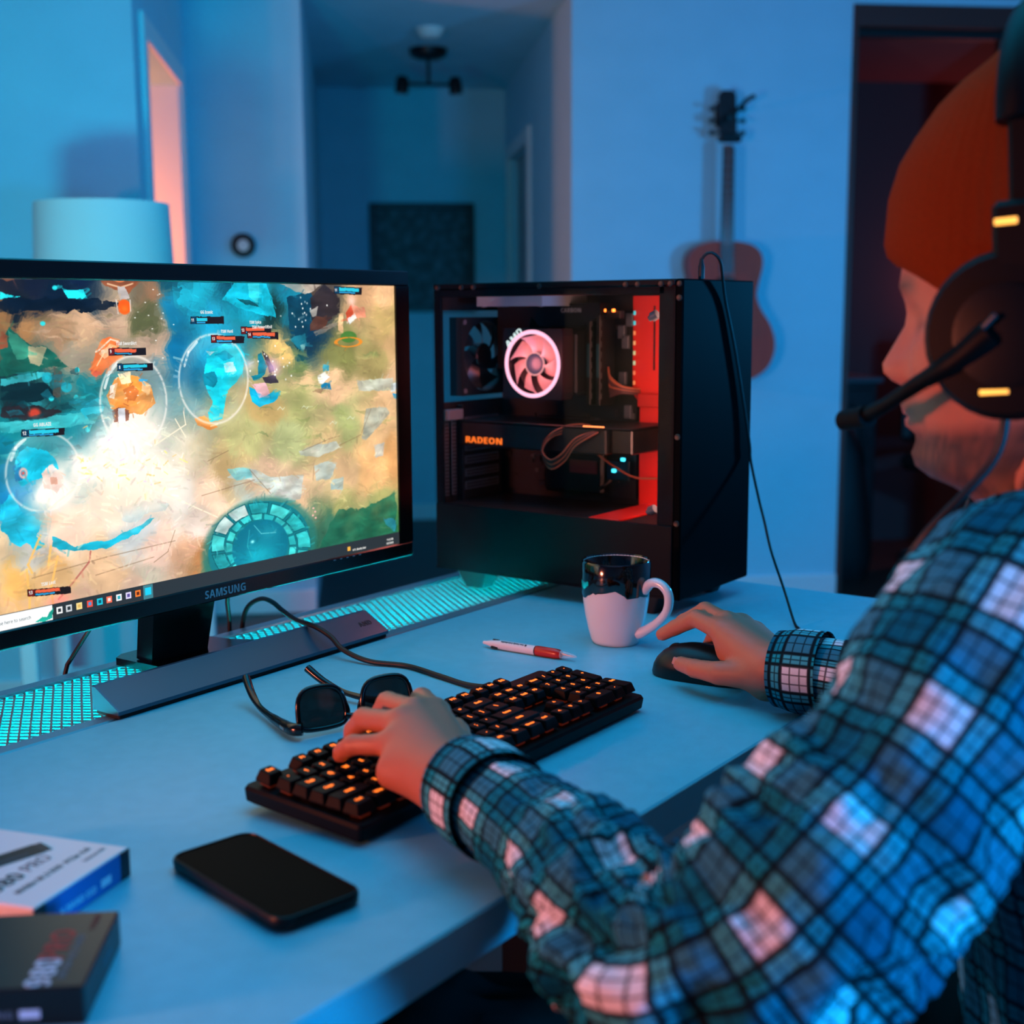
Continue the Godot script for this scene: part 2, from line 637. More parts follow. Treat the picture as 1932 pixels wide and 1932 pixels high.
func hall_things() -> void:
	var steel := mat("steel", Color(0.6, 0.6, 0.6), 0.3, 1.0)
	var black := mat("black_metal", Color(0.03, 0.03, 0.035), 0.4, 0.3)
	var ivory := mat("ivory_plastic", Color(0.88, 0.87, 0.84), 0.4)
	# warm bulb in the room beyond the doorway
	var fl := thing("floor_lamp", "floor lamp with a glowing orange bulb inside the lit doorway", "lamp", W(-1.1, 0, 4.75))
	part("base", lathe([[0.0, 0.0], [0.13, 0.0], [0.13, 0.015], [0.012, 0.03], [0.012, 1.24]], 20), black, fl)
	part("bulb", lathe([[0.014, 1.24], [0.03, 1.27], [0.045, 1.31], [0.03, 1.35], [0.0, 1.36]], 16), glow("warm_bulb", lin(1.0, 0.3, 0.12), 3.0), fl)
	omni(fl.position + Vector3(0, 1.31, 0), lin(1.0, 0.24, 0.09), 0.95, 0.04, "bulb_light", fl)
	# thermostat
	var th := thing("thermostat", "round thermostat with a dark ring on the pale wall", "thermostat", W(-0.415, 1.445, 5.2), TURN)
	var st := mk()
	loft(st, [ring(Vector3(0, 0, 0), 0.046), ring(Vector3(0, 0.018, 0), 0.046), ring(Vector3(0, 0.022, 0), 0.042), ring(Vector3(0, 0.022, 0), 0.024), ring(Vector3(0, 0.019, 0), 0.022)], true, false)
	part("ring", done(st), mat("dark_ring", Color(0.05, 0.05, 0.06), 0.35), th, Vector3.ZERO, Vector3(PI / 2, 0, 0))
	part("dial", lathe([[0.0, 0.0], [0.024, 0.0], [0.024, 0.019], [0.0, 0.0205]], 24), ivory, th, Vector3.ZERO, Vector3(PI / 2, 0, 0))
	# framed picture
	var fr := thing("picture_frame", "dark framed picture on the end wall of the hall", "picture", W(0.39, 1.49, 7.5), TURN)
	var fw := mat("frame_wood", Color(0.13, 0.06, 0.045), 0.4)
	for s in [-1.0, 1.0]:
		part("frame_side", bxm(Vector3(0.03, 0.6, 0.03), 0.004), fw, fr, Vector3(s * 0.278, 0, 0.016))
		part("frame_rail", bxm(Vector3(0.526, 0.03, 0.03), 0.004), fw, fr, Vector3(0, s * 0.285, 0.016))
	part("print", bxm(Vector3(0.53, 0.545, 0.006), 0.0), mat("print", Color(1, 1, 1), 0.5, 0.0, {"albedo_texture": noise_tex(0.03, Color(0.02, 0.02, 0.03), Color(0.4, 0.42, 0.44), 256, 5, 21), "uv1_triplanar": true, "uv1_scale": Vector3(1.7, 1.7, 1.7)}), fr, Vector3(0, 0, 0.006))
	# ceiling spot lights
	var tl := thing("ceiling_spotlight", "dark twin spotlight fixture hanging from the hall ceiling", "ceiling light", W(0.375, 2.41, 6.4), TURN)
	part("canopy", lathe([[0.0, -0.045], [0.055, -0.045], [0.085, -0.03], [0.09, 0.0], [0.0, 0.0]], 24), black, tl)
	part("stem", rodm(Vector3(0, -0.045, 0), Vector3(0, -0.16, 0), 0.008), black, tl)
	part("bar", rodm(Vector3(-0.13, -0.16, 0), Vector3(0.13, -0.16, 0), 0.007), black, tl)
	for s in [-1.0, 1.0]:
		var sp := part("spot", lathe([[0.018, 0.035], [0.03, 0.02], [0.032, -0.045], [0.026, -0.045], [0.02, 0.0]], 20), black, tl, Vector3(s * 0.125, -0.16, 0.01), Vector3(0.15, 0, s * 0.1))
		part("reflector", lathe([[0.0, -0.05], [0.024, -0.046], [0.027, -0.04], [0.0, -0.038]], 16), mat("frosted", Color(0.75, 0.78, 0.8), 0.2), sp)
	var sm := thing("smoke_detector", "white smoke detector on the hall ceiling", "smoke detector", W(0.36, 2.41, 5.95), TURN)
	part("base", lathe([[0.0, -0.012], [0.062, -0.012], [0.064, 0.0], [0.0, 0.0]], 24), ivory, sm)
	part("cover", lathe([[0.0, -0.042], [0.035, -0.04], [0.05, -0.03], [0.056, -0.012], [0.0, -0.012]], 24), ivory, sm)
	# table lamp on a side table, in front of the left wall
	var tb := thing("side_table", "small white side table under the drum lamp", "table", W(-0.63, 0, 3.5), TURN)
	var white := mat("white_lacquer", Color(0.85, 0.86, 0.86), 0.4)
	part("top", bxm(Vector3(0.46, 0.03, 0.42), 0.005), white, tb, Vector3(0, 0.685, 0))
	part("shelf", bxm(Vector3(0.4, 0.02, 0.36), 0.004), white, tb, Vector3(0, 0.2, 0))
	for sx in [-1.0, 1.0]:
		for sz in [-1.0, 1.0]:
			part("leg", bxm(Vector3(0.04, 0.67, 0.04), 0.004), white, tb, Vector3(sx * 0.2, 0.335, sz * 0.18))
	var lp := thing("table_lamp", "table lamp with a pale drum shade behind the monitor", "lamp", W(-0.63, 0.7, 3.5), TURN)
	part("base", lathe([[0.0, 0.0], [0.07, 0.0], [0.075, 0.01], [0.04, 0.05], [0.06, 0.13], [0.075, 0.22], [0.055, 0.33], [0.02, 0.4], [0.012, 0.44], [0.012, 0.56], [0.0, 0.56]], 28), mat("glazed_base", Color(0.75, 0.78, 0.78), 0.2), lp)
	var sh := mk()
	loft(sh, [ring(Vector3(0, 0.47, 0), 0.178, 48), ring(Vector3(0, 0.765, 0), 0.166, 48), ring(Vector3(0, 0.765, 0), 0.163, 48), ring(Vector3(0, 0.47, 0), 0.175, 48), ring(Vector3(0, 0.47, 0), 0.178, 48)], false, false)
	part("lamp_shade", done(sh), mat("shade_cloth", Color(0.88, 0.88, 0.86), 0.9, 0.0, {"backlight_enabled": true, "backlight": Color(0.35, 0.35, 0.35)}), lp)
	var sp2 := mk()
	for i in 3:
		rod(sp2, Vector3(0, 0.745, 0), Vector3(cos(TAU * i / 3) * 0.165, 0.75, sin(TAU * i / 3) * 0.165), 0.002, -1, 6)
	rod(sp2, Vector3(0, 0.56, 0), Vector3(0, 0.76, 0), 0.004, -1, 8)
	part("spider", done(sp2), steel, lp)
	guitar()


func guitar() -> void:
	var g := thing("acoustic_guitar", "acoustic guitar hanging on the wall beside the alcove", "guitar", W(1.455, 0.17, 5.2), TURN)
	# local: x right, y up, z out of the wall
	var half := [[0.735, 0.0], [0.738, 0.06], [0.75, 0.12], [0.79, 0.176], [0.85, 0.203], [0.91, 0.203], [0.97, 0.18], [1.02, 0.146], [1.065, 0.128], [1.1, 0.128], [1.14, 0.137], [1.19, 0.148], [1.235, 0.143], [1.268, 0.112], [1.283, 0.062], [1.287, 0.0]]
	var c := Curve2D.new()
	for q in half:
		c.add_point(Vector2(q[1], q[0]))
	var poly := PackedVector2Array()
	var fine := []
	for i in half.size() - 1:
		for k in 3:
			var t := k / 3.0
			var p0: Array = half[maxi(i - 1, 0)]
			var p1: Array = half[i]
			var p2: Array = half[i + 1]
			var p3: Array = half[mini(i + 2, half.size() - 1)]
			fine.append(Vector2(cubic_interpolate(p1[1], p2[1], p0[1], p3[1], t), cubic_interpolate(p1[0], p2[0], p0[0], p3[0], t)))
	fine.append(Vector2(0, 1.287))
	for q in fine:
		poly.append(q)
	for i in range(fine.size() - 2, 0, -1):
		poly.append(Vector2(-fine[i].x, fine[i].y))
	var spruce := mat("guitar_top", Color(1, 1, 1), 0.65, 0.0, {"albedo_texture": noise_tex(0.02, Color(0.74, 0.2, 0.12), Color(0.82, 0.26, 0.15), 256, 3, 5), "uv1_triplanar": true, "uv1_scale": Vector3(6.0, 0.6, 1.0)})
	var rose := mat("rosewood", Color(0.12, 0.055, 0.05), 0.45)
	var mahog := mat("mahogany", Color(0.42, 0.17, 0.11), 0.35)
	var st := mk()
	plate(st, poly, 0.02, 0.115)
	part("body", done(st), mahog, g)
	st = mk()
	plate(st, poly, 0.115, 0.119)
	part("top", done(st), spruce, g)
	part("sound_hole", lathe([[0.0, 0.0], [0.051, 0.0], [0.051, 0.0012], [0.0, 0.0012]], 28), mat("hole_dark", Color(0.015, 0.01, 0.01), 0.9), g, Vector3(0, 1.105, 0.119), Vector3(PI / 2, 0, 0))
	part("bridge", bxm(Vector3(0.15, 0.03, 0.01), 0.004), rose, g, Vector3(0, 0.93, 0.124))
	part("saddle", bxm(Vector3(0.08, 0.004, 0.006), 0.001), mat("bone", Color(0.85, 0.82, 0.75), 0.4), g, Vector3(0, 0.932, 0.131))
	st = mk()
	plate(st, PackedVector2Array([Vector2(-0.028, 1.16), Vector2(0.028, 1.16), Vector2(0.0225, 1.64), Vector2(-0.0225, 1.64)]), 0.119, 0.128)
	var fb := part("fingerboard", done(st), rose, g)
	for i in 14:
		var y := 1.64 - 0.645 * (1.0 - pow(2.0, -(i + 1) / 12.0))
		part("fret", bxm(Vector3(0.046, 0.002, 0.002)), mat("steel", Color(0.6, 0.6, 0.6), 0.3, 1.0), fb, Vector3(0, y, 0.1285))
	part("neck", rodm(Vector3(0, 1.27, 0.108), Vector3(0, 1.65, 0.112), 0.022, 0.02, 16), mahog, g)
	st = mk()
	plate(st, PackedVector2Array([Vector2(-0.023, 1.645), Vector2(0.023, 1.645), Vector2(0.034, 1.69), Vector2(0.034, 1.83), Vector2(0.02, 1.845), Vector2(-0.02, 1.845), Vector2(-0.034, 1.83), Vector2(-0.034, 1.69)]), 0.1, 0.116, Transform3D(Basis(Vector3.RIGHT, -0.16), Vector3(0, 0.02, 0.27)))
	part("headstock", done(st), rose, g)
	for i in 3:
		for s in [-1.0, 1.0]:
			part("tuning_peg", lathe([[0.004, 0.0], [0.004, 0.02], [0.009, 0.022], [0.009, 0.036], [0.004, 0.038]], 10), mat("black_metal", Color(0.03, 0.03, 0.035), 0.4, 0.3), g, Vector3(s * 0.034, 1.7 + i * 0.045, 0.095), Vector3(0, 0, -s * PI / 2))
	for i in 6:
		var x := -0.02 + 0.008 * i
		part("string", rodm(Vector3(x * 1.35, 0.93, 0.134), Vector3(x * 0.85, 1.645, 0.131), 0.0006, -1, 5), mat("steel", Color(0.6, 0.6, 0.6), 0.3, 1.0), g)
	part("capo", bxm(Vector3(0.085, 0.028, 0.05), 0.006), mat("black_metal", Color(0.03, 0.03, 0.035), 0.4, 0.3), g, Vector3(0.004, 1.675, 0.12))
	# the strap hook it hangs from, with the pen-like lever sticking up
	var h := thing("wall_hook", "black guitar hanger screwed to the wall above the headstock", "hook", W(1.455, 1.84, 5.2), TURN)
	var blk := mat("black_metal", Color(0.03, 0.03, 0.035), 0.4, 0.3)
	part("plate", bxm(Vector3(0.05, 0.09, 0.016), 0.005), blk, h, Vector3(0, 0.11, 0.008))
	part("arm", rodm(Vector3(0, 0.1, 0.012), Vector3(0, 0.085, 0.12), 0.008), blk, h)
	part("prong", tube([Vector3(-0.004, 0.09, 0.11), Vector3(0.03, 0.11, 0.12), Vector3(0.07, 0.15, 0.12), Vector3(0.1, 0.165, 0.12)], 0.009, 20, 10), blk, h)
	part("prong", tube([Vector3(0.004, 0.09, 0.11), Vector3(-0.03, 0.075, 0.12), Vector3(-0.05, 0.05, 0.125)], 0.009, 16, 10), blk, h)


func alcove_things() -> void:
	var dark := mat("dark_cabinet", Color(0.1, 0.06, 0.07), 0.45)
	var t := thing("dresser", "dark dresser standing in the alcove", "dresser", W(2.23, 0, 6.15), TURN)
	part("body", bxm(Vector3(0.4, 0.84, 0.5), 0.006), dark, t, Vector3(0, 0.43, 0))
	part("top", bxm(Vector3(0.44, 0.025, 0.54), 0.004), mat("dresser_top", Color(0.42, 0.34, 0.36), 0.4), t, Vector3(0, 0.862, 0))
	for i in 3:
		var dr := part("drawer", bxm(Vector3(0.36, 0.24, 0.02), 0.005), mat("dresser_front", Color(0.2, 0.06, 0.07), 0.45), t, Vector3(0, 0.16 + 0.27 * i, 0.258))
		part("knob", lathe([[0.006, 0.0], [0.006, 0.014], [0.014, 0.02], [0.012, 0.028], [0.0, 0.03]], 12), mat("steel", Color(0.6, 0.6, 0.6), 0.3, 1.0), dr, Vector3(0, 0, 0.01), Vector3(PI / 2, 0, 0))
	var cn := thing("candelabra", "dark twisted candle holder standing on the dresser", "candle holder", W(2.2, 0.875, 6.1), TURN)
	var iron := mat("iron", Color(0.035, 0.03, 0.035), 0.6)
	part("foot", lathe([[0.0, 0.0], [0.06, 0.0], [0.055, 0.012], [0.012, 0.03], [0.01, 0.22], [0.02, 0.24], [0.008, 0.26], [0.0, 0.3]], 16), iron, cn)
	for s in [-1.0, 1.0]:
		part("arm", tube([Vector3(0, 0.12, 0), Vector3(s * 0.05, 0.1, 0), Vector3(s * 0.09, 0.14, 0), Vector3(s * 0.085, 0.22, 0), Vector3(s * 0.05, 0.25, 0.01)], 0.009, 24, 8), iron, cn)
		part("cup", lathe([[0.0, 0.0], [0.022, 0.004], [0.026, 0.03], [0.0, 0.03]], 12), iron, cn, Vector3(s * 0.087, 0.22, 0))
	var c := thing("office_chair", "black office chair with a chrome post in the alcove", "chair", W(2.85, 0, 5.8), TURN + 0.5)
	part("seat", bxm(Vector3(0.48, 0.08, 0.46), 0.03), iron, c, Vector3(0, 0.48, 0))
	part("backrest", bxm(Vector3(0.44, 0.5, 0.06), 0.025), iron, c, Vector3(0, 0.82, -0.22))
	part("post", rodm(Vector3(-0.24, 0.48, 0.1), Vector3(-0.24, 0.8, 0.1), 0.016), mat("chrome", Color(0.8, 0.8, 0.82), 0.1, 1.0), c)
	part("post", rodm(Vector3(0, 0.1, 0), Vector3(0, 0.45, 0), 0.025), mat("chrome", Color(0.8, 0.8, 0.82), 0.1, 1.0), c)
	for i in 5:
		var a := TAU * i / 5.0
		part("leg", rodm(Vector3(0, 0.1, 0), Vector3(cos(a) * 0.3, 0.05, sin(a) * 0.3), 0.022, 0.014), iron, c)
		part("caster", lathe([[0.0, -0.012], [0.024, -0.012], [0.026, 0.0], [0.024, 0.012], [0.0, 0.012]], 14), iron, c, Vector3(cos(a) * 0.3, 0.026, sin(a) * 0.3), Vector3(PI / 2, 0, 0))
	var nl := thing("night_light", "small red night light on the alcove's back wall", "lamp", W(3.1, 1.35, 6.45), TURN)
	part("plate", bxm(Vector3(0.07, 0.1, 0.012), 0.004), iron, nl, Vector3(0, 0, 0.006))
	part("bulb", lathe([[0.0, -0.025], [0.018, -0.02], [0.022, 0.0], [0.018, 0.02], [0.0, 0.025]], 14), glow("night_bulb", lin(1.0, 0.2, 0.15), 1.0), nl, Vector3(0, 0, 0.04))
	omni(nl.position + Vector3(sin(TURN), 0, cos(TURN)) * 0.04, lin(1.0, 0.26, 0.3), 0.14, 0.02, "bulb_light", nl)
	var bag := thing("duffel_bag", "black bag slumped on the floor beside the dresser", "bag", W(2.16, 0, 5.66), TURN)
	var st := mk()
	loft(st, [rrect(0.0, 0.24, 0.3, 0.08), rrect(0.1, 0.27, 0.34, 0.1), rrect(0.35, 0.24, 0.28, 0.1), rrect(0.55, 0.2, 0.2, 0.08), rrect(0.66, 0.1, 0.1, 0.04)])
	part("sack", done(st), iron, bag)
	part("strap", tube([Vector3(-0.1, 0.5, 0.08), Vector3(-0.06, 0.72, 0.1), Vector3(0.03, 0.76, 0.1), Vector3(0.1, 0.5, 0.08)], 0.012, 24, 8), iron, bag)


const SCREEN_FIELD := [
	[67, 3, 30, 30, 40], [117, -5, 20, 25, 45], [188, -2, 15, 30, 60], [155, 24, 10, 25, 45], [84, 41, 15, 25, 35], [207, 37, 20, 50, 70],
	[54, 63, 140, 100, 60], [112, 72, 165, 120, 75], [204, 73, 200, 160, 125], [171, 99, 180, 140, 105], [281, 73, 205, 170, 140], [365, 27, 150, 110, 80],
	[339, 65, 90, 95, 60], [414, 8, 20, 80, 100], [451, 22, 30, 185, 215], [411, 65, 20, 120, 160], [497, 105, 25, 160, 200], [408, 123, 15, 110, 155],
	[360, 103, 195, 165, 140], [570, -13, 10, 60, 80], [609, 26, 20, 170, 200], [724, 36, 20, 130, 160], [664, 67, 20, 55, 55], [751, 111, 12, 55, 85],
	[785, 25, 80, 65, 55], [720, 131, 15, 70, 80], [932, 1, 215, 165, 120], [991, 6, 235, 185, 135], [998, 69, 195, 165, 105], [845, 135, 130, 130, 75],
	[943, 160, 165, 150, 95], [719, 163, 110, 130, 80], [690, 131, 225, 185, 110], [732, 196, 235, 195, 145], [841, 224, 240, 195, 150], [1014, 127, 205, 165, 115],
	[1011, 221, 230, 185, 140], [627, 244, 195, 165, 105], [715, 249, 165, 165, 105], [855, 281, 170, 175, 115], [568, 303, 190, 185, 125], [683, 301, 175, 180, 125],
	[804, 344, 205, 175, 125], [974, 301, 230, 185, 135], [1006, 386, 225, 165, 105], [621, 381, 220, 185, 150], [525, 351, 190, 160, 110], [482, 398, 245, 210, 180],
	[589, 442, 190, 205, 195], [708, 423, 225, 185, 145], [851, 406, 220, 180, 135], [935, 403, 240, 185, 125], [968, 477, 165, 160, 100], [848, 474, 170, 165, 105],
	[931, 532, 60, 110, 75], [1011, 531, 60, 120, 70], [798, 513, 60, 115, 90], [734, 538, 40, 90, 70], [47, 148, 20, 60, 60], [107, 141, 25, 95, 95],
	[79, 114, 110, 100, 80], [147, 143, 120, 130, 110], [200, 136, 150, 140, 120], [83, 193, 15, 40, 45], [144, 187, 25, 80, 85], [218, 191, 20, 120, 130],
	[101, 229, 40, 140, 150], [60, 244, 20, 130, 140], [172, 234, 25, 140, 155], [213, 264, 15, 110, 130], [67, 279, 15, 120, 145], [211, 301, 20, 130, 150],
	[41, 373, 20, 130, 190], [68, 404, 30, 180, 220], [26, 442, 225, 195, 155], [86, 442, 190, 185, 175], [149, 424, 255, 215, 190], [239, 389, 250, 230, 205],
	[334, 351, 255, 240, 215], [293, 444, 200, 205, 205], [392, 407, 230, 225, 215], [440, 454, 235, 215, 200], [350, 491, 230, 195, 175], [231, 512, 220, 180, 140],
	[123, 494, 225, 180, 125], [61, 502, 235, 180, 100], [323, 537, 190, 180, 160], [412, 501, 220, 170, 135], [449, 527, 190, 130, 80], [473, 562, 90, 120, 90],
	[173, 549, 225, 185, 155], [77, 559, 230, 185, 145], [286, 560, 220, 185, 160], [529, 540, 60, 110, 95], [686, 565, 90, 110, 75], [0, 29, 25, 40, 50],
	[-8, 146, 30, 70, 70], [-17, 272, 20, 110, 140], [-27, 399, 120, 150, 160], [-33, 485, 220, 180, 130], [-38, 554, 215, 175, 130],
]
const SCREEN_PAINT := [
	["p", [8, 20, 36], 0.90, 4.0, [56, 32, 224, 30, 300, 44, 206, 52, 55, 55]], ["p", [35, 222, 232], 1.00, 1.5, [175, 15, 215, 17, 225, 30, 184, 30]], ["p", [35, 215, 225], 0.95, 1.5, [57, 22, 70, 26, 95, 29, 56, 32]],
	["p", [120, 70, 45], 0.80, 3.0, [60, -13, 107, -4, 87, 2, 59, -1]], ["p", [150, 80, 45], 0.90, 3.0, [253, -8, 335, -8, 327, 9, 308, 20, 279, 17, 259, 6]], ["e", [240, 140, 80], 1.00, 2.0, [292, -7, 16, 9, 0.20]],
	["l", [235, 190, 150], 0.90, 2.5, [266, 5, 293, 11, 320, 4]], ["p", [180, 170, 165], 1.00, 1.5, [286, 10, 303, 9, 311, 28, 291, 33]], ["e", [250, 92, 14], 1.00, 2.0, [299, 45, 14, 13, 0.00]],
	["g", [255, 150, 60], 0.50, 0.0, [299, 48, 9, 7]], ["l", [225, 215, 205], 0.90, 2.0, [282, 33, 285, 56]], ["l", [225, 215, 205], 0.90, 2.0, [312, 33, 312, 52]],
	["p", [25, 95, 80], 1.00, 2.0, [51, 107, 67, 75, 92, 98, 111, 110, 138, 111, 177, 146, 144, 143, 107, 151, 47, 155]], ["p", [60, 150, 125], 0.80, 3.0, [64, 79, 100, 105, 108, 124, 78, 132]], ["p", [205, 180, 140], 0.70, 1.5, [101, 109, 138, 112, 121, 142, 103, 138]],
	["p", [150, 80, 50], 0.90, 1.5, [53, 82, 64, 90, 66, 111, 50, 114]], ["p", [12, 38, 44], 0.95, 1.5, [46, 169, 129, 171, 157, 195, 103, 201, 45, 193]], ["p", [40, 30, 32], 0.85, 3.0, [44, 208, 103, 205, 163, 221, 131, 232, 42, 224]],
	["p", [60, 190, 200], 0.75, 1.5, [47, 160, 117, 151, 147, 157, 85, 169, 46, 171]], ["p", [70, 200, 205], 0.70, 1.5, [42, 231, 121, 229, 239, 222, 226, 244, 130, 251, 41, 248]], ["p", [30, 190, 215], 0.80, 4.0, [195, 218, 246, 195, 238, 230, 205, 238]],
	["p", [90, 85, 75], 0.80, 1.5, [148, 143, 164, 153, 156, 206, 144, 192]], ["e", [225, 70, 45], 0.85, 5.0, [106, 220, 11, 8, 0.00]], ["e", [40, 225, 235], 0.90, 1.0, [194, 152, 5, 5, 0.00]],
	["e", [40, 225, 235], 0.90, 1.0, [134, 162, 5, 4, 0.00]], ["e", [40, 225, 235], 0.90, 1.0, [189, 199, 5, 5, 0.00]], ["e", [40, 225, 235], 0.90, 1.0, [140, 198, 5, 4, 0.00]],
	["e", [40, 225, 235], 0.90, 1.0, [159, 13, 5, 4, 0.00]], ["e", [40, 225, 235], 0.90, 1.0, [132, 72, 5, 4, 0.00]], ["e", [40, 225, 235], 0.90, 1.0, [209, 255, 5, 5, 0.00]],
	["e", [30, 170, 190], 0.80, 1.0, [134, 162, 10, 9, 0.00]], ["e", [30, 170, 190], 0.80, 1.0, [171, 180, 11, 9, 0.00]], ["e", [30, 170, 190], 0.80, 1.0, [236, 267, 11, 9, 0.00]],
	["p", [20, 95, 100], 0.55, 1.5, [227, 184, 256, 179, 263, 188, 232, 192]], ["p", [25, 120, 140], 0.55, 1.5, [120, 189, 135, 182, 147, 198, 128, 199]], ["p", [60, 180, 185], 0.55, 1.5, [233, 254, 258, 250, 253, 261, 240, 266]],
	["p", [36, 140, 150], 0.55, 1.5, [40, 241, 60, 237, 58, 246, 46, 251]], ["p", [36, 140, 150], 0.55, 1.5, [172, 291, 196, 288, 211, 301, 180, 299]], ["p", [25, 120, 140], 0.55, 1.5, [172, 200, 195, 200, 197, 208, 179, 209]],
	["p", [36, 140, 150], 0.55, 1.5, [28, 293, 40, 288, 48, 298, 31, 301]], ["p", [14, 60, 70], 0.55, 1.5, [179, 153, 197, 146, 197, 161, 181, 158]], ["p", [14, 60, 70], 0.55, 1.5, [159, 281, 189, 279, 195, 288, 167, 289]],
	["p", [14, 60, 70], 0.55, 1.5, [74, 203, 90, 197, 95, 208, 85, 211]], ["p", [20, 95, 100], 0.55, 1.5, [158, 217, 184, 215, 176, 224, 159, 222]], ["p", [60, 180, 185], 0.55, 1.5, [119, 288, 132, 286, 147, 294, 128, 298]],
	["p", [36, 140, 150], 0.55, 1.5, [133, 286, 148, 282, 152, 291, 133, 290]], ["p", [25, 120, 140], 0.55, 1.5, [52, 214, 78, 212, 89, 220, 59, 223]], ["p", [20, 95, 100], 0.55, 1.5, [41, 264, 70, 264, 63, 268, 48, 271]],
	["p", [60, 180, 185], 0.55, 1.5, [63, 265, 93, 265, 84, 271, 64, 271]], ["p", [14, 60, 70], 0.55, 1.5, [165, 299, 197, 294, 195, 308, 173, 309]], ["p", [20, 95, 100], 0.55, 1.5, [207, 231, 220, 226, 246, 238, 214, 239]],
	["p", [20, 95, 100], 0.55, 1.5, [209, 251, 224, 245, 236, 257, 214, 258]], ["p", [36, 140, 150], 0.55, 1.5, [166, 264, 184, 258, 185, 270, 169, 274]], ["p", [14, 60, 70], 0.55, 1.5, [155, 209, 174, 208, 187, 218, 159, 217]],
	["p", [60, 180, 185], 0.55, 1.5, [236, 204, 249, 202, 258, 212, 238, 211]], ["p", [60, 180, 185], 0.55, 1.5, [38, 283, 71, 279, 70, 292, 41, 290]], ["p", [36, 140, 150], 0.55, 1.5, [201, 171, 227, 164, 234, 178, 201, 178]],
	["p", [20, 95, 100], 0.55, 1.5, [147, 197, 175, 193, 188, 202, 151, 208]], ["p", [36, 140, 150], 0.55, 1.5, [242, 162, 280, 159, 282, 168, 249, 168]], ["p", [25, 120, 140], 0.55, 1.5, [158, 282, 179, 276, 190, 290, 170, 291]],
	["p", [20, 95, 100], 0.55, 1.5, [164, 164, 180, 161, 189, 174, 172, 174]], ["p", [14, 60, 70], 0.55, 1.5, [92, 226, 126, 221, 112, 231, 98, 232]], ["p", [36, 140, 150], 0.55, 1.5, [75, 151, 107, 150, 104, 157, 86, 158]],
	["p", [60, 180, 185], 0.55, 1.5, [224, 278, 243, 274, 256, 286, 233, 287]], ["p", [25, 120, 140], 0.55, 1.5, [197, 209, 223, 203, 240, 215, 202, 217]], ["p", [25, 120, 140], 0.55, 1.5, [140, 160, 166, 156, 158, 168, 142, 165]],
	["p", [25, 120, 140], 0.55, 1.5, [142, 171, 152, 169, 180, 175, 145, 181]], ["p", [215, 180, 150], 0.40, 3.0, [94, 84, 151, 81, 132, 88]], ["p", [120, 110, 70], 0.40, 3.0, [236, 60, 272, 57, 276, 63]],
	["p", [150, 105, 62], 0.40, 3.0, [73, 54, 94, 53, 93, 56]], ["p", [120, 110, 70], 0.40, 3.0, [45, 69, 91, 68, 66, 74]], ["p", [150, 105, 62], 0.40, 3.0, [87, 54, 128, 51, 134, 58]],
	["p", [215, 180, 150], 0.40, 3.0, [211, 74, 240, 70, 276, 77]], ["p", [215, 180, 150], 0.40, 3.0, [217, 59, 278, 56, 243, 65]], ["p", [150, 105, 62], 0.40, 3.0, [157, 96, 189, 95, 199, 102]],
	["p", [215, 180, 150], 0.40, 3.0, [121, 93, 151, 92, 182, 100]], ["p", [215, 180, 150], 0.40, 3.0, [163, 57, 200, 57, 213, 63]], ["p", [205, 165, 130], 0.40, 3.0, [140, 60, 173, 56, 195, 66]],
	["p", [205, 165, 130], 0.40, 3.0, [205, 77, 245, 75, 267, 85]], ["p", [215, 180, 150], 0.40, 3.0, [105, 82, 138, 81, 138, 87]], ["p", [120, 110, 70], 0.40, 3.0, [302, 94, 335, 90, 360, 99]],
	["p", [205, 165, 130], 0.40, 3.0, [256, 77, 290, 73, 288, 82]], ["p", [120, 110, 70], 0.40, 3.0, [100, 66, 150, 64, 147, 70]], ["p", [95, 130, 75], 0.35, 4.0, [910, 145, 968, 139, 976, 153]],
	["p", [95, 130, 75], 0.35, 4.0, [604, 245, 630, 243, 659, 251]], ["p", [125, 145, 80], 0.35, 4.0, [991, 211, 1058, 210, 1068, 223]], ["p", [95, 130, 75], 0.35, 4.0, [574, 142, 613, 140, 630, 149]],
	["p", [185, 175, 115], 0.35, 4.0, [974, 288, 1044, 288, 1026, 295]], ["p", [150, 160, 95], 0.35, 4.0, [622, 180, 678, 178, 685, 188]], ["p", [150, 160, 95], 0.35, 4.0, [959, 225, 982, 217, 1003, 230]],
	["p", [150, 160, 95], 0.35, 4.0, [745, 188, 807, 182, 782, 197]], ["p", [185, 175, 115], 0.35, 4.0, [609, 298, 631, 292, 653, 308]], ["p", [185, 175, 115], 0.35, 4.0, [894, 152, 936, 145, 951, 160]],
	["p", [125, 145, 80], 0.35, 4.0, [888, 265, 925, 265, 920, 276]], ["p", [150, 160, 95], 0.35, 4.0, [902, 148, 963, 147, 972, 158]], ["p", [150, 160, 95], 0.35, 4.0, [769, 211, 791, 208, 796, 219]],
	["p", [185, 175, 115], 0.35, 4.0, [758, 199, 795, 196, 781, 205]], ["p", [150, 160, 95], 0.35, 4.0, [719, 311, 771, 307, 777, 320]], ["p", [185, 175, 115], 0.35, 4.0, [748, 299, 805, 298, 816, 309]],
	["p", [125, 145, 80], 0.35, 4.0, [692, 172, 717, 167, 743, 181]], ["p", [150, 160, 95], 0.35, 4.0, [927, 293, 990, 290, 993, 302]], ["p", [95, 130, 75], 0.35, 4.0, [764, 311, 784, 306, 791, 322]],
	["p", [125, 145, 80], 0.35, 4.0, [619, 215, 666, 213, 677, 222]], ["p", [150, 160, 95], 0.35, 4.0, [836, 297, 878, 295, 879, 304]], ["p", [150, 160, 95], 0.35, 4.0, [703, 137, 748, 133, 754, 147]],
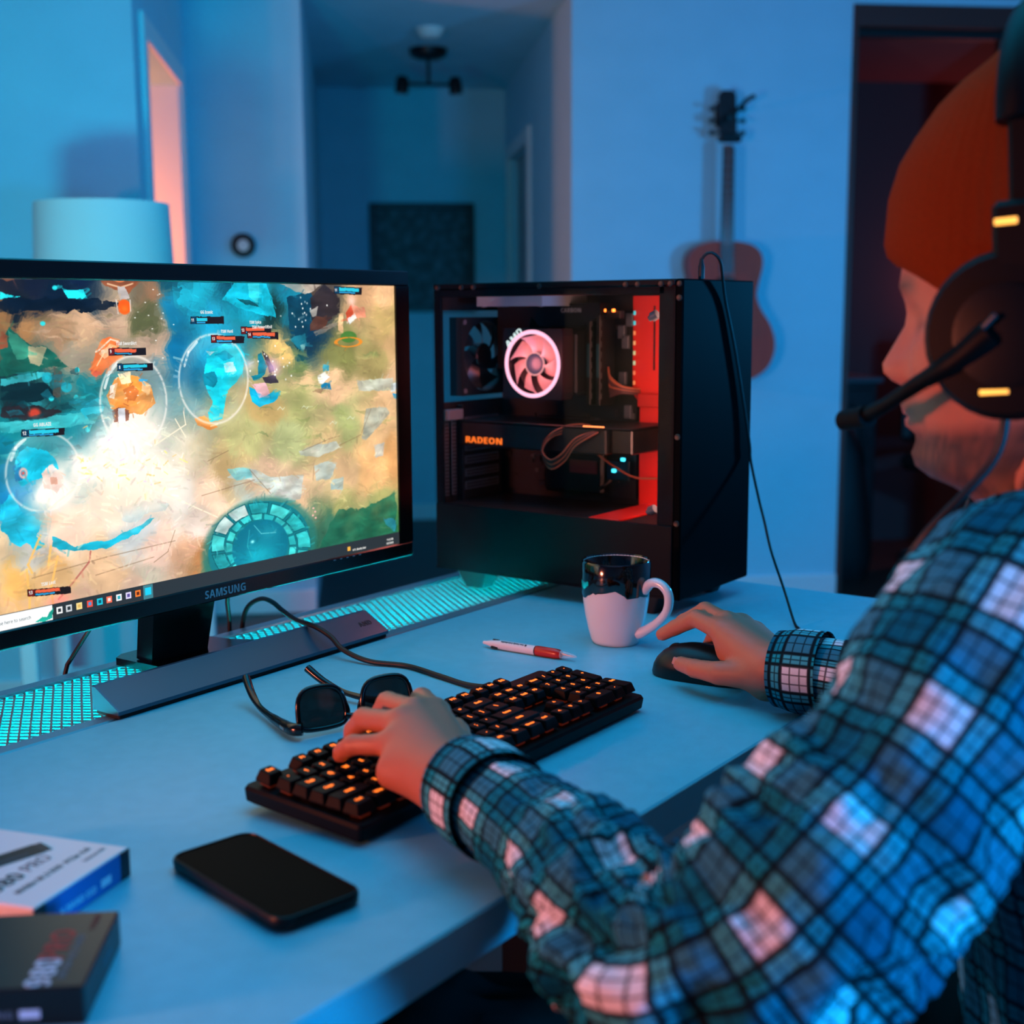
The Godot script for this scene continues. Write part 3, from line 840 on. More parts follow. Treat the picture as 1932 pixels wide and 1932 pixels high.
	["p", [150, 160, 95], 0.35, 4.0, [690, 157, 732, 154, 739, 164]], ["p", [150, 160, 95], 0.35, 4.0, [952, 288, 999, 289, 1022, 296]], ["p", [125, 145, 80], 0.35, 4.0, [768, 177, 803, 172, 819, 183]],
	["p", [185, 175, 115], 0.35, 4.0, [589, 181, 626, 175, 637, 187]], ["p", [95, 130, 75], 0.35, 4.0, [699, 202, 747, 201, 750, 207]], ["p", [150, 160, 95], 0.35, 4.0, [749, 250, 802, 249, 775, 255]],
	["p", [125, 145, 80], 0.35, 4.0, [709, 272, 755, 268, 744, 282]], ["p", [150, 160, 95], 0.35, 4.0, [562, 165, 594, 158, 622, 171]], ["p", [185, 175, 115], 0.35, 4.0, [592, 210, 630, 208, 619, 215]],
	["p", [150, 160, 95], 0.35, 4.0, [775, 166, 835, 163, 825, 175]], ["p", [95, 130, 75], 0.35, 4.0, [596, 293, 614, 290, 644, 299]], ["p", [150, 160, 95], 0.35, 4.0, [754, 216, 789, 216, 820, 224]],
	["p", [185, 175, 115], 0.35, 4.0, [899, 230, 933, 224, 949, 238]], ["p", [95, 130, 75], 0.35, 4.0, [635, 137, 691, 133, 666, 145]], ["p", [185, 175, 115], 0.35, 4.0, [556, 210, 599, 209, 609, 217]],
	["p", [185, 175, 115], 0.35, 4.0, [550, 285, 573, 279, 603, 294]], ["p", [95, 130, 75], 0.35, 4.0, [742, 205, 794, 204, 780, 211]], ["p", [150, 160, 95], 0.35, 4.0, [805, 266, 858, 263, 869, 278]],
	["p", [20, 185, 212], 0.95, 1.5, [525, 32, 551, 6, 565, -10, 595, -4, 639, -3, 655, 26, 665, 65, 622, 59, 568, 47]], ["p", [60, 215, 228], 0.80, 1.5, [592, -4, 625, -7, 617, 41, 596, 26]], ["p", [15, 75, 85], 0.90, 1.5, [563, 29, 596, 32, 623, 45, 584, 40]],
	["p", [12, 62, 86], 0.95, 1.5, [696, 26, 763, 15, 774, 25, 749, 111, 721, 132, 700, 89]], ["p", [180, 165, 150], 0.85, 1.5, [661, -5, 806, -5, 771, 12, 748, 21, 711, 10]], ["p", [45, 38, 42], 0.90, 1.5, [763, 25, 803, -1, 849, 25, 848, 58, 783, 90, 763, 68]],
	["p", [90, 55, 42], 0.90, 1.5, [759, 81, 778, 62, 815, 73, 802, 88, 760, 94]], ["p", [190, 185, 175], 0.70, 1.5, [757, 53, 785, 45, 778, 62, 766, 66]], ["p", [150, 135, 120], 0.70, 1.5, [768, 96, 838, 75, 841, 82, 777, 105]],
	["p", [30, 120, 140], 0.80, 1.5, [699, 110, 745, 98, 748, 124, 728, 132]], ["p", [110, 165, 165], 0.90, 1.5, [730, 123, 744, 119, 742, 132, 733, 134]], ["p", [214, 70, 40], 0.95, 1.5, [867, 58, 884, 41, 894, 58, 873, 78]],
	["p", [225, 140, 110], 0.95, 1.5, [884, 41, 927, 47, 930, 67, 893, 69]], ["p", [240, 190, 140], 0.90, 1.5, [845, 60, 861, 58, 856, 100, 843, 93]], ["p", [235, 240, 240], 0.90, 1.5, [873, 71, 894, 58, 900, 69, 879, 82]],
	["e", [70, 125, 55], 0.95, 2.0, [874, 108, 25, 12, 0.00]], ["e", [240, 140, 40], 0.90, 2.0, [873, 119, 44, 11, 0.25]], ["g", [255, 210, 190], 0.80, 0.0, [885, 31, 16, 16]],
	["p", [20, 120, 140], 1.00, 1.5, [613, 137, 624, 133, 636, 161, 626, 179, 611, 183]], ["p", [50, 46, 52], 1.00, 1.5, [625, 129, 641, 142, 654, 172, 642, 176]], ["p", [24, 150, 175], 1.00, 1.5, [594, 178, 625, 173, 622, 183, 599, 187]],
	["p", [50, 45, 55], 0.95, 1.5, [622, 183, 659, 179, 665, 194, 630, 196]], ["p", [20, 175, 215], 1.00, 1.5, [587, 200, 623, 218, 661, 213, 672, 217, 651, 233, 614, 242, 592, 228]], ["p", [240, 180, 200], 0.85, 1.5, [593, 196, 630, 194, 643, 216, 614, 223]],
	["g", [240, 190, 240], 0.60, 0.0, [653, 162, 23, 23]], ["g", [255, 225, 235], 0.60, 0.0, [589, 159, 19, 14]], ["p", [60, 165, 190], 1.00, 1.5, [793, 164, 812, 164, 813, 176, 794, 178]],
	["p", [235, 235, 228], 1.00, 1.5, [776, 186, 799, 178, 811, 191, 795, 204, 779, 201]], ["p", [20, 120, 165], 1.00, 1.5, [785, 204, 814, 203, 819, 216, 788, 215]], ["p", [150, 120, 90], 0.80, 1.5, [760, 218, 797, 211, 787, 223]],
	["p", [230, 240, 240], 1.00, 1.5, [1008, 214, 1025, 212, 1022, 231, 1006, 233]], ["p", [20, 140, 190], 1.00, 1.5, [1011, 235, 1026, 236, 1025, 248, 1015, 247]], ["p", [170, 175, 160], 0.85, 1.5, [923, 263, 989, 265, 1001, 279, 921, 332, 908, 326]],
	["p", [185, 190, 175], 0.80, 1.5, [898, 202, 1016, 200, 1015, 228, 901, 225]], ["p", [190, 195, 180], 0.85, 1.5, [716, 337, 774, 329, 828, 327, 841, 341, 773, 355, 721, 346]], ["p", [175, 190, 185], 0.85, 1.5, [759, 374, 804, 365, 826, 376, 806, 404, 765, 404]],
	["p", [165, 195, 195], 0.80, 1.5, [809, 407, 848, 406, 844, 433, 808, 429]], ["p", [185, 200, 195], 0.85, 1.5, [521, 371, 555, 359, 594, 362, 650, 390, 649, 417, 620, 405, 579, 383]], ["p", [120, 200, 205], 0.80, 1.5, [522, 356, 580, 357, 587, 380, 545, 379]],
	["p", [195, 205, 200], 0.80, 1.5, [636, 383, 728, 388, 717, 436, 677, 442, 628, 415]], ["p", [200, 200, 190], 0.80, 1.5, [946, 346, 982, 342, 975, 372, 951, 374]], ["l", [120, 92, 66], 0.55, 1.2, [727, 338, 806, 320, 838, 316]],
	["l", [120, 92, 66], 0.55, 1.2, [759, 374, 755, 402]], ["l", [120, 92, 66], 0.55, 1.2, [580, 362, 634, 416]], ["l", [120, 92, 66], 0.55, 1.2, [456, 400, 593, 384]],
	["l", [120, 92, 66], 0.55, 1.2, [838, 336, 905, 319, 940, 264]], ["l", [120, 92, 66], 0.55, 1.2, [389, 457, 370, 495, 337, 510]], ["l", [120, 92, 66], 0.55, 1.2, [209, 513, 338, 500]],
	["l", [120, 92, 66], 0.55, 1.2, [82, 497, 233, 484, 388, 477]], ["l", [120, 92, 66], 0.55, 1.2, [473, 336, 527, 320]], ["l", [235, 225, 160], 0.45, 1.3, [920, 451, 931, 453, 939, 456]],
	["l", [235, 225, 160], 0.45, 1.3, [578, 442, 589, 444, 593, 446]], ["l", [235, 225, 160], 0.45, 1.3, [978, 531, 986, 534, 1000, 536]], ["l", [235, 225, 160], 0.45, 1.3, [628, 344, 637, 343, 645, 348]],
	["l", [235, 225, 160], 0.45, 1.3, [634, 195, 643, 197, 648, 198]], ["l", [235, 225, 160], 0.45, 1.3, [807, 432, 820, 430, 826, 437]], ["l", [235, 225, 160], 0.45, 1.3, [892, 472, 903, 474, 908, 476]],
	["l", [235, 225, 160], 0.45, 1.3, [673, 213, 684, 216, 689, 216]], ["l", [235, 225, 160], 0.45, 1.3, [617, 487, 624, 485, 630, 491]], ["l", [235, 225, 160], 0.45, 1.3, [734, 294, 742, 291, 748, 297]],
	["l", [235, 225, 160], 0.45, 1.3, [786, 318, 796, 320, 805, 322]], ["l", [235, 225, 160], 0.45, 1.3, [726, 359, 740, 359, 743, 363]], ["l", [235, 225, 160], 0.45, 1.3, [736, 394, 747, 397, 749, 398]],
	["l", [235, 225, 160], 0.45, 1.3, [636, 393, 647, 391, 650, 397]], ["l", [235, 225, 160], 0.45, 1.3, [569, 392, 579, 389, 582, 396]], ["l", [235, 225, 160], 0.45, 1.3, [994, 178, 1008, 180, 1017, 181]],
	["l", [235, 225, 160], 0.45, 1.3, [685, 328, 694, 328, 701, 331]], ["l", [235, 225, 160], 0.45, 1.3, [756, 450, 770, 452, 775, 454]], ["l", [235, 225, 160], 0.45, 1.3, [602, 382, 610, 383, 617, 385]],
	["l", [235, 225, 160], 0.45, 1.3, [833, 451, 844, 451, 850, 455]], ["l", [235, 225, 160], 0.45, 1.3, [954, 428, 968, 426, 971, 432]], ["l", [235, 225, 160], 0.45, 1.3, [594, 390, 604, 391, 608, 394]],
	["l", [235, 225, 160], 0.45, 1.3, [989, 226, 996, 222, 1006, 229]], ["l", [235, 225, 160], 0.45, 1.3, [961, 529, 976, 533, 981, 534]], ["l", [235, 225, 160], 0.45, 1.3, [850, 473, 859, 470, 866, 478]],
	["l", [235, 225, 160], 0.45, 1.3, [686, 484, 698, 486, 704, 488]], ["l", [230, 240, 215], 0.60, 1.4, [661, 249, 668, 244, 675, 250, 680, 246]], ["l", [230, 240, 215], 0.60, 1.4, [728, 251, 735, 246, 743, 252, 748, 248]],
	["l", [230, 240, 215], 0.60, 1.4, [810, 289, 818, 284, 826, 290, 831, 286]], ["l", [230, 240, 215], 0.60, 1.4, [864, 282, 873, 277, 881, 283, 886, 279]], ["p", [30, 100, 75], 0.80, 10.0, [832, 473, 916, 477, 1014, 459, 1020, 571, 765, 555, 799, 503]],
	["p", [45, 150, 190], 0.60, 4.0, [976, 509, 1018, 517, 1010, 543, 985, 530]], ["p", [24, 185, 220], 0.95, 4.0, [32, 364, 53, 349, 75, 387, 109, 401, 97, 426, 106, 446, 96, 449, 47, 428, 29, 408]], ["p", [24, 185, 215], 0.95, 2.0, [126, 432, 169, 455, 235, 455, 293, 442, 330, 430, 342, 429, 307, 450, 234, 468, 168, 462, 123, 450]],
	["p", [150, 200, 215], 0.50, 10.0, [250, 400, 356, 393, 380, 411, 283, 428]], ["l", [170, 80, 75], 0.70, 3.0, [201, 469, 197, 487, 165, 515, 131, 542]], ["l", [250, 190, 100], 0.85, 4.0, [103, 427, 76, 473, 83, 488]],
	["l", [250, 190, 100], 0.85, 4.0, [122, 448, 114, 484]], ["l", [250, 190, 100], 0.85, 4.0, [134, 468, 117, 521, 120, 549]], ["l", [250, 190, 100], 0.85, 4.0, [73, 481, 75, 532, 73, 559]],
	["g", [250, 120, 120], 0.60, 0.0, [131, 544, 27, 13]], ["g", [255, 170, 120], 0.70, 0.0, [120, 397, 27, 20]], ["g", [255, 240, 222], 1.50, 0.0, [305, 258, 72, 59]],
	["g", [255, 250, 240], 1.60, 0.0, [270, 290, 66, 47]], ["g", [255, 246, 232], 1.40, 0.0, [221, 321, 104, 41]], ["g", [255, 248, 238], 1.60, 0.0, [133, 358, 48, 36]],
	["g", [255, 244, 226], 1.30, 0.0, [322, 355, 89, 42]], ["g", [255, 225, 200], 0.60, 0.0, [273, 393, 172, 48]], ["l", [255, 200, 230], 0.70, 2.0, [328, 359, 323, 358]],
	["l", [255, 245, 170], 0.70, 2.2, [244, 320, 250, 316]], ["l", [255, 200, 230], 0.70, 2.8, [339, 366, 343, 364]], ["l", [255, 245, 230], 0.70, 2.8, [360, 336, 351, 328]],
	["l", [255, 245, 120], 0.70, 2.0, [425, 333, 408, 325]], ["l", [255, 200, 120], 0.70, 1.8, [330, 321, 339, 319]], ["l", [255, 200, 230], 0.70, 3.4, [250, 278, 261, 271]],
	["l", [255, 245, 230], 0.70, 2.1, [283, 365, 291, 374]], ["l", [255, 245, 170], 0.70, 2.8, [370, 375, 365, 383]], ["l", [255, 245, 120], 0.70, 1.3, [267, 357, 267, 365]],
	["l", [255, 245, 120], 0.70, 2.0, [347, 328, 354, 332]], ["l", [255, 225, 170], 0.70, 1.5, [306, 319, 303, 324]], ["l", [255, 245, 170], 0.70, 2.7, [185, 326, 197, 332]],
	["l", [255, 245, 170], 0.70, 1.0, [425, 356, 427, 352]], ["l", [255, 245, 120], 0.70, 2.6, [284, 343, 269, 342]], ["l", [255, 200, 230], 0.70, 1.3, [320, 326, 328, 333]],
	["l", [255, 245, 170], 0.70, 1.0, [325, 306, 330, 310]], ["l", [255, 225, 120], 0.70, 2.4, [284, 347, 291, 352]], ["l", [255, 200, 230], 0.70, 1.9, [273, 316, 282, 313]],
	["l", [255, 245, 230], 0.70, 3.4, [322, 329, 324, 328]], ["l", [255, 245, 230], 0.70, 2.5, [239, 326, 253, 321]], ["l", [255, 225, 230], 0.70, 3.3, [361, 358, 365, 358]],
	["l", [255, 225, 120], 0.70, 2.8, [193, 321, 201, 321]], ["l", [255, 225, 170], 0.70, 1.3, [311, 338, 324, 332]], ["l", [255, 200, 120], 0.70, 2.0, [370, 333, 380, 326]],
	["l", [255, 245, 170], 0.70, 2.4, [323, 326, 313, 319]], ["l", [255, 225, 120], 0.70, 2.6, [205, 310, 204, 310]], ["l", [255, 245, 120], 0.70, 1.1, [378, 351, 370, 345]],
	["l", [255, 245, 170], 0.70, 1.3, [331, 330, 316, 323]], ["l", [255, 225, 120], 0.70, 3.2, [185, 301, 196, 309]], ["l", [255, 245, 230], 0.70, 3.0, [229, 324, 234, 317]],
	["l", [255, 200, 170], 0.70, 1.7, [234, 366, 230, 372]], ["l", [255, 200, 120], 0.70, 1.8, [223, 339, 233, 348]], ["l", [255, 245, 170], 0.70, 3.2, [206, 326, 211, 330]],
	["l", [255, 245, 230], 0.70, 2.9, [238, 329, 249, 322]], ["l", [255, 245, 170], 0.70, 2.2, [239, 298, 249, 292]], ["l", [255, 225, 170], 0.70, 2.9, [211, 311, 209, 305]],
	["l", [255, 200, 120], 0.70, 2.2, [347, 350, 331, 347]], ["l", [255, 245, 170], 0.70, 1.5, [308, 360, 320, 357]], ["l", [255, 245, 230], 0.70, 3.2, [393, 343, 408, 348]],
	["l", [255, 225, 120], 0.70, 2.3, [287, 322, 273, 324]], ["l", [255, 225, 120], 0.70, 2.4, [266, 330, 264, 337]], ["l", [255, 225, 120], 0.70, 2.2, [196, 305, 191, 311]],
	["l", [255, 200, 120], 0.70, 1.6, [400, 316, 391, 319]], ["l", [255, 245, 120], 0.70, 3.0, [212, 334, 200, 331]], ["l", [255, 245, 120], 0.70, 2.1, [373, 307, 378, 312]],
	["l", [255, 200, 120], 0.70, 2.4, [347, 365, 360, 364]], ["l", [255, 225, 170], 0.70, 2.5, [253, 321, 242, 326]], ["l", [255, 200, 230], 0.70, 2.0, [203, 344, 199, 339]],
	["l", [255, 200, 120], 0.70, 1.1, [330, 345, 340, 348]], ["l", [255, 200, 120], 0.70, 1.8, [352, 291, 352, 285]], ["l", [255, 245, 230], 0.70, 2.8, [250, 283, 246, 279]],
	["l", [255, 200, 170], 0.70, 3.4, [352, 336, 362, 339]], ["l", [255, 225, 230], 0.70, 3.1, [310, 334, 323, 337]], ["l", [255, 225, 170], 0.70, 3.1, [325, 391, 324, 382]],
	["l", [255, 225, 230], 0.70, 2.9, [211, 310, 208, 311]], ["l", [255, 200, 170], 0.70, 1.4, [146, 322, 159, 330]], ["l", [255, 200, 120], 0.70, 1.9, [246, 317, 238, 322]],
	["l", [255, 200, 120], 0.70, 2.0, [199, 252, 208, 249]], ["l", [255, 200, 230], 0.70, 3.1, [202, 346, 207, 339]], ["l", [255, 240, 210], 0.80, 2.2, [288, 347, 493, 446]],
	["l", [255, 240, 210], 0.80, 2.2, [350, 295, 425, 262, 421, 237]], ["l", [255, 240, 210], 0.80, 2.2, [401, 250, 424, 286]], ["l", [255, 240, 210], 0.80, 2.2, [221, 331, 121, 384]],
	["p", [250, 150, 60], 0.90, 1.5, [251, 198, 270, 171, 293, 163, 322, 167, 350, 189, 357, 218, 329, 236, 289, 233, 259, 222]], ["p", [200, 110, 50], 0.90, 1.5, [288, 190, 309, 182, 322, 195, 313, 212, 294, 207]], ["p", [255, 225, 180], 0.90, 1.5, [278, 162, 305, 158, 307, 177, 284, 180]],
	["p", [235, 190, 140], 0.90, 1.5, [331, 175, 349, 185, 343, 203, 327, 195]], ["p", [255, 240, 220], 0.90, 1.5, [259, 183, 275, 178, 267, 205, 256, 203]], ["p", [150, 95, 75], 0.90, 1.5, [261, 226, 275, 221, 299, 228, 296, 245, 266, 246]],
	["p", [235, 235, 240], 0.90, 1.5, [275, 223, 290, 224, 289, 248, 273, 247]], ["p", [50, 160, 215], 0.90, 1.5, [324, 171, 342, 174, 338, 177, 323, 176]], ["l", [255, 235, 200], 0.70, 1.6, [313, 191, 313, 191]],
	["l", [180, 95, 45], 0.70, 1.6, [290, 226, 291, 228]], ["l", [255, 200, 130], 0.70, 1.6, [351, 209, 349, 215]], ["l", [255, 235, 200], 0.70, 1.6, [252, 237, 244, 238]],
	["l", [180, 95, 45], 0.70, 1.6, [265, 195, 256, 199]], ["l", [255, 200, 130], 0.70, 1.6, [269, 206, 273, 207]], ["l", [255, 235, 200], 0.70, 1.6, [295, 205, 290, 206]],
	["l", [255, 200, 130], 0.70, 1.6, [317, 188, 313, 187]], ["l", [180, 95, 45], 0.70, 1.6, [268, 238, 265, 238]], ["l", [255, 235, 200], 0.70, 1.6, [260, 161, 268, 158]],
	["l", [180, 95, 45], 0.70, 1.6, [309, 178, 302, 184]], ["l", [255, 235, 200], 0.70, 1.6, [337, 185, 347, 185]], ["l", [255, 235, 200], 0.70, 1.6, [317, 216, 322, 214]],
	["l", [180, 95, 45], 0.70, 1.6, [307, 241, 306, 235]], ["l", [255, 235, 200], 0.70, 1.6, [273, 171, 276, 168]], ["l", [255, 235, 200], 0.70, 1.6, [293, 196, 291, 197]],
	["l", [255, 235, 200], 0.70, 1.6, [252, 236, 258, 241]], ["l", [180, 95, 45], 0.70, 1.6, [297, 219, 287, 215]], ["l", [180, 95, 45], 0.70, 1.6, [325, 168, 331, 163]],
	["l", [255, 200, 130], 0.70, 1.6, [267, 234, 268, 236]], ["l", [180, 95, 45], 0.70, 1.6, [296, 213, 297, 208]], ["l", [255, 200, 130], 0.70, 1.6, [281, 172, 290, 170]],
	["p", [240, 120, 60], 0.92, 1.5, [234, 119, 249, 101, 264, 97, 286, 106, 281, 120, 291, 134, 261, 147, 242, 163, 223, 155, 229, 137]], ["p", [255, 190, 140], 0.92, 1.5, [240, 126, 264, 109, 270, 120, 251, 134]], ["p", [235, 105, 75], 0.92, 1.5, [221, 151, 245, 156, 231, 166, 223, 162]],
	["p", [255, 225, 190], 0.92, 1.5, [245, 121, 272, 113, 268, 116, 247, 127]], ["l", [255, 225, 200], 0.90, 2.5, [234, 122, 241, 119, 266, 101, 282, 105]], ["l", [255, 220, 170], 0.80, 2.0, [235, 146, 252, 123]],
	["p", [24, 205, 225], 0.95, 1.5, [486, 126, 524, 115, 567, 118, 579, 140, 572, 174, 555, 189, 533, 203, 523, 228, 514, 258, 484, 262, 480, 245, 492, 226, 485, 210, 473, 185, 477, 155]], ["p", [15, 125, 150], 0.95, 1.5, [471, 170, 500, 166, 507, 186, 496, 196, 473, 191]], ["p", [180, 235, 240], 0.95, 1.5, [522, 151, 549, 148, 556, 168, 529, 171]],
	["p", [18, 150, 180], 0.95, 1.5, [502, 134, 530, 127, 549, 139, 522, 147]], ["p", [215, 240, 240], 0.95, 1.5, [481, 125, 502, 128, 491, 136]], ["p", [255, 150, 60], 0.90, 1.5, [446, 253, 470, 249, 502, 273, 486, 276, 453, 266]],
	["p", [26, 190, 220], 0.95, 3.0, [67, 289, 88, 274, 128, 285, 147, 314, 125, 330, 104, 332, 73, 342, 59, 314]], ["p", [20, 110, 170], 0.90, 3.0, [58, 305, 76, 298, 78, 329, 62, 328]], ["p", [250, 215, 200], 0.90, 1.5, [113, 320, 132, 309, 148, 319, 157, 342, 141, 359, 117, 347]],
	["p", [225, 165, 140], 0.90, 1.5, [129, 329, 141, 330, 142, 343, 130, 343]], ["e", [240, 180, 170], 0.95, 2.0, [78, 318, 8, 9, 0.45]], ["e", [225, 80, 70], 0.90, 2.0, [78, 318, 3, 3, 0.00]],
	["e", [255, 245, 235], 0.90, 3.0, [310, 213, 74, 83, 0.04]], ["e", [255, 240, 230], 0.20, 16.0, [310, 213, 73, 82, 0.30]], ["l", [255, 255, 250], 0.72, 5.0, [249, 185, 259, 161, 277, 144]],
	["e", [255, 245, 235], 0.80, 3.0, [499, 181, 87, 86, 0.04]], ["e", [255, 240, 230], 0.18, 16.0, [499, 181, 85, 85, 0.30]], ["l", [255, 255, 250], 0.64, 5.0, [428, 153, 439, 128, 460, 110]],
	["e", [255, 245, 235], 0.80, 3.0, [117, 320, 73, 68, 0.04]], ["e", [255, 240, 230], 0.18, 16.0, [117, 320, 72, 67, 0.30]], ["l", [255, 255, 250], 0.64, 5.0, [57, 294, 67, 275, 85, 262]],
	["e", [255, 245, 235], 0.45, 3.0, [363, 343, 56, 39, 0.04]], ["e", [255, 240, 230], 0.10, 16.0, [363, 343, 55, 38, 0.30]], ["l", [255, 255, 250], 0.36, 5.0, [316, 327, 323, 316, 337, 309]],
	["e", [255, 255, 250], 0.90, 1.0, [762, 49, 2, 2, 0.00]], ["e", [255, 255, 250], 0.90, 1.0, [260, 220, 2, 1, 0.00]], ["e", [255, 255, 250], 0.90, 1.0, [322, 301, 2, 1, 0.00]],
	["e", [255, 255, 250], 0.90, 1.0, [686, 190, 2, 2, 0.00]], ["e", [255, 255, 250], 0.90, 1.0, [737, 39, 2, 2, 0.00]], ["e", [255, 255, 250], 0.90, 1.0, [658, 179, 2, 2, 0.00]],
	["e", [255, 255, 250], 0.90, 1.0, [718, 85, 2, 2, 0.00]], ["e", [255, 255, 250], 0.90, 1.0, [753, 38, 2, 2, 0.00]], ["e", [255, 255, 250], 0.90, 1.0, [710, 58, 2, 2, 0.00]],
	["e", [255, 255, 250], 0.90, 1.0, [728, 70, 2, 2, 0.00]], ["e", [255, 255, 250], 0.90, 1.0, [303, 195, 2, 1, 0.00]], ["e", [255, 255, 250], 0.90, 1.0, [351, 60, 2, 1, 0.00]],
	["e", [255, 255, 250], 0.90, 1.0, [370, 41, 2, 1, 0.00]], ["e", [255, 255, 250], 0.90, 1.0, [379, 137, 2, 1, 0.00]], ["e", [255, 255, 250], 0.90, 1.0, [370, 312, 2, 1, 0.00]],
	["e", [255, 255, 250], 0.90, 1.0, [656, 179, 2, 2, 0.00]], ["e", [255, 255, 250], 0.90, 1.0, [613, 151, 2, 2, 0.00]], ["e", [255, 255, 250], 0.90, 1.0, [811, 42, 2, 2, 0.00]],
	["e", [255, 255, 250], 0.90, 1.0, [242, 243, 2, 1, 0.00]], ["e", [255, 255, 250], 0.90, 1.0, [750, 61, 2, 2, 0.00]], ["e", [255, 255, 250], 0.90, 1.0, [407, 77, 2, 1, 0.00]],
	["e", [255, 255, 250], 0.90, 1.0, [384, 56, 2, 1, 0.00]], ["e", [255, 255, 250], 0.90, 1.0, [365, 105, 2, 1, 0.00]], ["e", [255, 255, 250], 0.90, 1.0, [319, 202, 2, 1, 0.00]],
	["e", [255, 255, 250], 0.90, 1.0, [698, 157, 2, 2, 0.00]], ["e", [255, 255, 250], 0.90, 1.0, [321, 64, 2, 1, 0.00]], ["e", [255, 255, 250], 0.90, 1.0, [662, 169, 2, 2, 0.00]],
	["e", [255, 255, 250], 0.90, 1.0, [735, 26, 2, 2, 0.00]], ["e", [255, 255, 250], 0.90, 1.0, [378, 22, 2, 1, 0.00]], ["e", [255, 255, 250], 0.90, 1.0, [660, 122, 2, 2, 0.00]],
	["e", [255, 255, 250], 0.90, 1.0, [392, 326, 2, 1, 0.00]], ["e", [255, 255, 250], 0.90, 1.0, [692, 162, 2, 2, 0.00]], ["e", [255, 255, 250], 0.90, 1.0, [652, 152, 2, 2, 0.00]],
	["e", [255, 255, 250], 0.90, 1.0, [737, 75, 2, 2, 0.00]], ["e", [255, 255, 250], 0.90, 1.0, [740, 48, 2, 2, 0.00]], ["e", [255, 255, 250], 0.90, 1.0, [680, 147, 2, 2, 0.00]],
	["e", [255, 255, 250], 0.90, 1.0, [636, 141, 2, 2, 0.00]], ["e", [255, 255, 250], 0.90, 1.0, [745, 57, 2, 2, 0.00]], ["e", [255, 255, 250], 0.90, 1.0, [253, 345, 2, 1, 0.00]],
	["e", [255, 255, 250], 0.90, 1.0, [321, 323, 2, 1, 0.00]], ["e", [255, 255, 250], 0.90, 1.0, [353, 266, 2, 1, 0.00]], ["e", [255, 255, 250], 0.90, 1.0, [362, 259, 2, 1, 0.00]],
	["e", [255, 255, 250], 0.90, 1.0, [747, 72, 2, 2, 0.00]], ["e", [255, 255, 250], 0.90, 1.0, [702, 183, 2, 2, 0.00]], ["e", [255, 255, 250], 0.90, 1.0, [367, 307, 2, 1, 0.00]],
	["e", [255, 255, 250], 0.90, 1.0, [630, 137, 2, 2, 0.00]], ["e", [255, 255, 250], 0.90, 1.0, [358, 84, 2, 1, 0.00]], ["e", [255, 255, 250], 0.90, 1.0, [380, 66, 2, 1, 0.00]],
	["e", [255, 255, 250], 0.90, 1.0, [374, 24, 2, 1, 0.00]], ["e", [255, 255, 250], 0.90, 1.0, [591, 169, 2, 2, 0.00]], ["e", [255, 255, 250], 0.90, 1.0, [678, 63, 2, 2, 0.00]],
	["e", [255, 255, 250], 0.90, 1.0, [682, 164, 2, 2, 0.00]], ["e", [255, 255, 250], 0.90, 1.0, [364, 14, 2, 1, 0.00]], ["e", [255, 255, 250], 0.90, 1.0, [740, 59, 2, 2, 0.00]],
	["e", [255, 255, 250], 0.90, 1.0, [321, 302, 2, 1, 0.00]], ["e", [255, 255, 250], 0.90, 1.0, [657, 173, 2, 2, 0.00]], ["e", [255, 255, 250], 0.90, 1.0, [739, 85, 2, 2, 0.00]],
	["e", [255, 255, 250], 0.90, 1.0, [328, 54, 2, 1, 0.00]], ["e", [255, 255, 250], 0.90, 1.0, [747, 35, 2, 2, 0.00]], ["e", [255, 255, 250], 0.90, 1.0, [345, 37, 2, 1, 0.00]],
	["e", [40, 120, 110], 0.80, 10.0, [606, 522, 155, 101, 0.00]], ["e", [24, 120, 130], 1.00, 2.0, [603, 519, 137, 90, 0.00]], ["p", [52, 190, 190], 1.00, 0.8, [742, 549, 735, 567, 723, 583, 691, 566, 701, 555, 706, 541]],
	["l", [12, 80, 92], 0.80, 1.6, [742, 549, 735, 567, 723, 583, 691, 566, 701, 555, 706, 541, 742, 549]], ["p", [38, 165, 172], 1.00, 0.8, [717, 587, 698, 599, 674, 607, 656, 584, 673, 578, 687, 569]], ["l", [12, 80, 92], 0.80, 1.6, [717, 587, 698, 599, 674, 607, 656, 584, 673, 578, 687, 569, 717, 587]],
	["p", [70, 200, 198], 1.00, 0.8, [666, 609, 639, 611, 611, 610, 609, 587, 630, 588, 650, 585]], ["l", [12, 80, 92], 0.80, 1.6, [666, 609, 639, 611, 611, 610, 609, 587, 630, 588, 650, 585, 666, 609]], ["p", [44, 178, 180], 1.00, 0.8, [602, 609, 574, 602, 549, 593, 562, 574, 582, 581, 602, 586]],
	["l", [12, 80, 92], 0.80, 1.6, [602, 609, 574, 602, 549, 593, 562, 574, 582, 581, 602, 586, 602, 609]], ["p", [52, 190, 190], 1.00, 0.8, [541, 589, 519, 575, 500, 559, 526, 549, 540, 561, 556, 571]], ["l", [12, 80, 92], 0.80, 1.6, [541, 589, 519, 575, 500, 559, 526, 549, 540, 561, 556, 571, 541, 589]],
	["p", [38, 165, 172], 1.00, 0.8, [495, 554, 483, 536, 476, 518, 508, 519, 513, 532, 522, 545]], ["l", [12, 80, 92], 0.80, 1.6, [495, 554, 483, 536, 476, 518, 508, 519, 513, 532, 522, 545, 495, 554]], ["p", [70, 200, 198], 1.00, 0.8, [475, 512, 475, 495, 480, 478, 511, 488, 507, 501, 507, 514]],
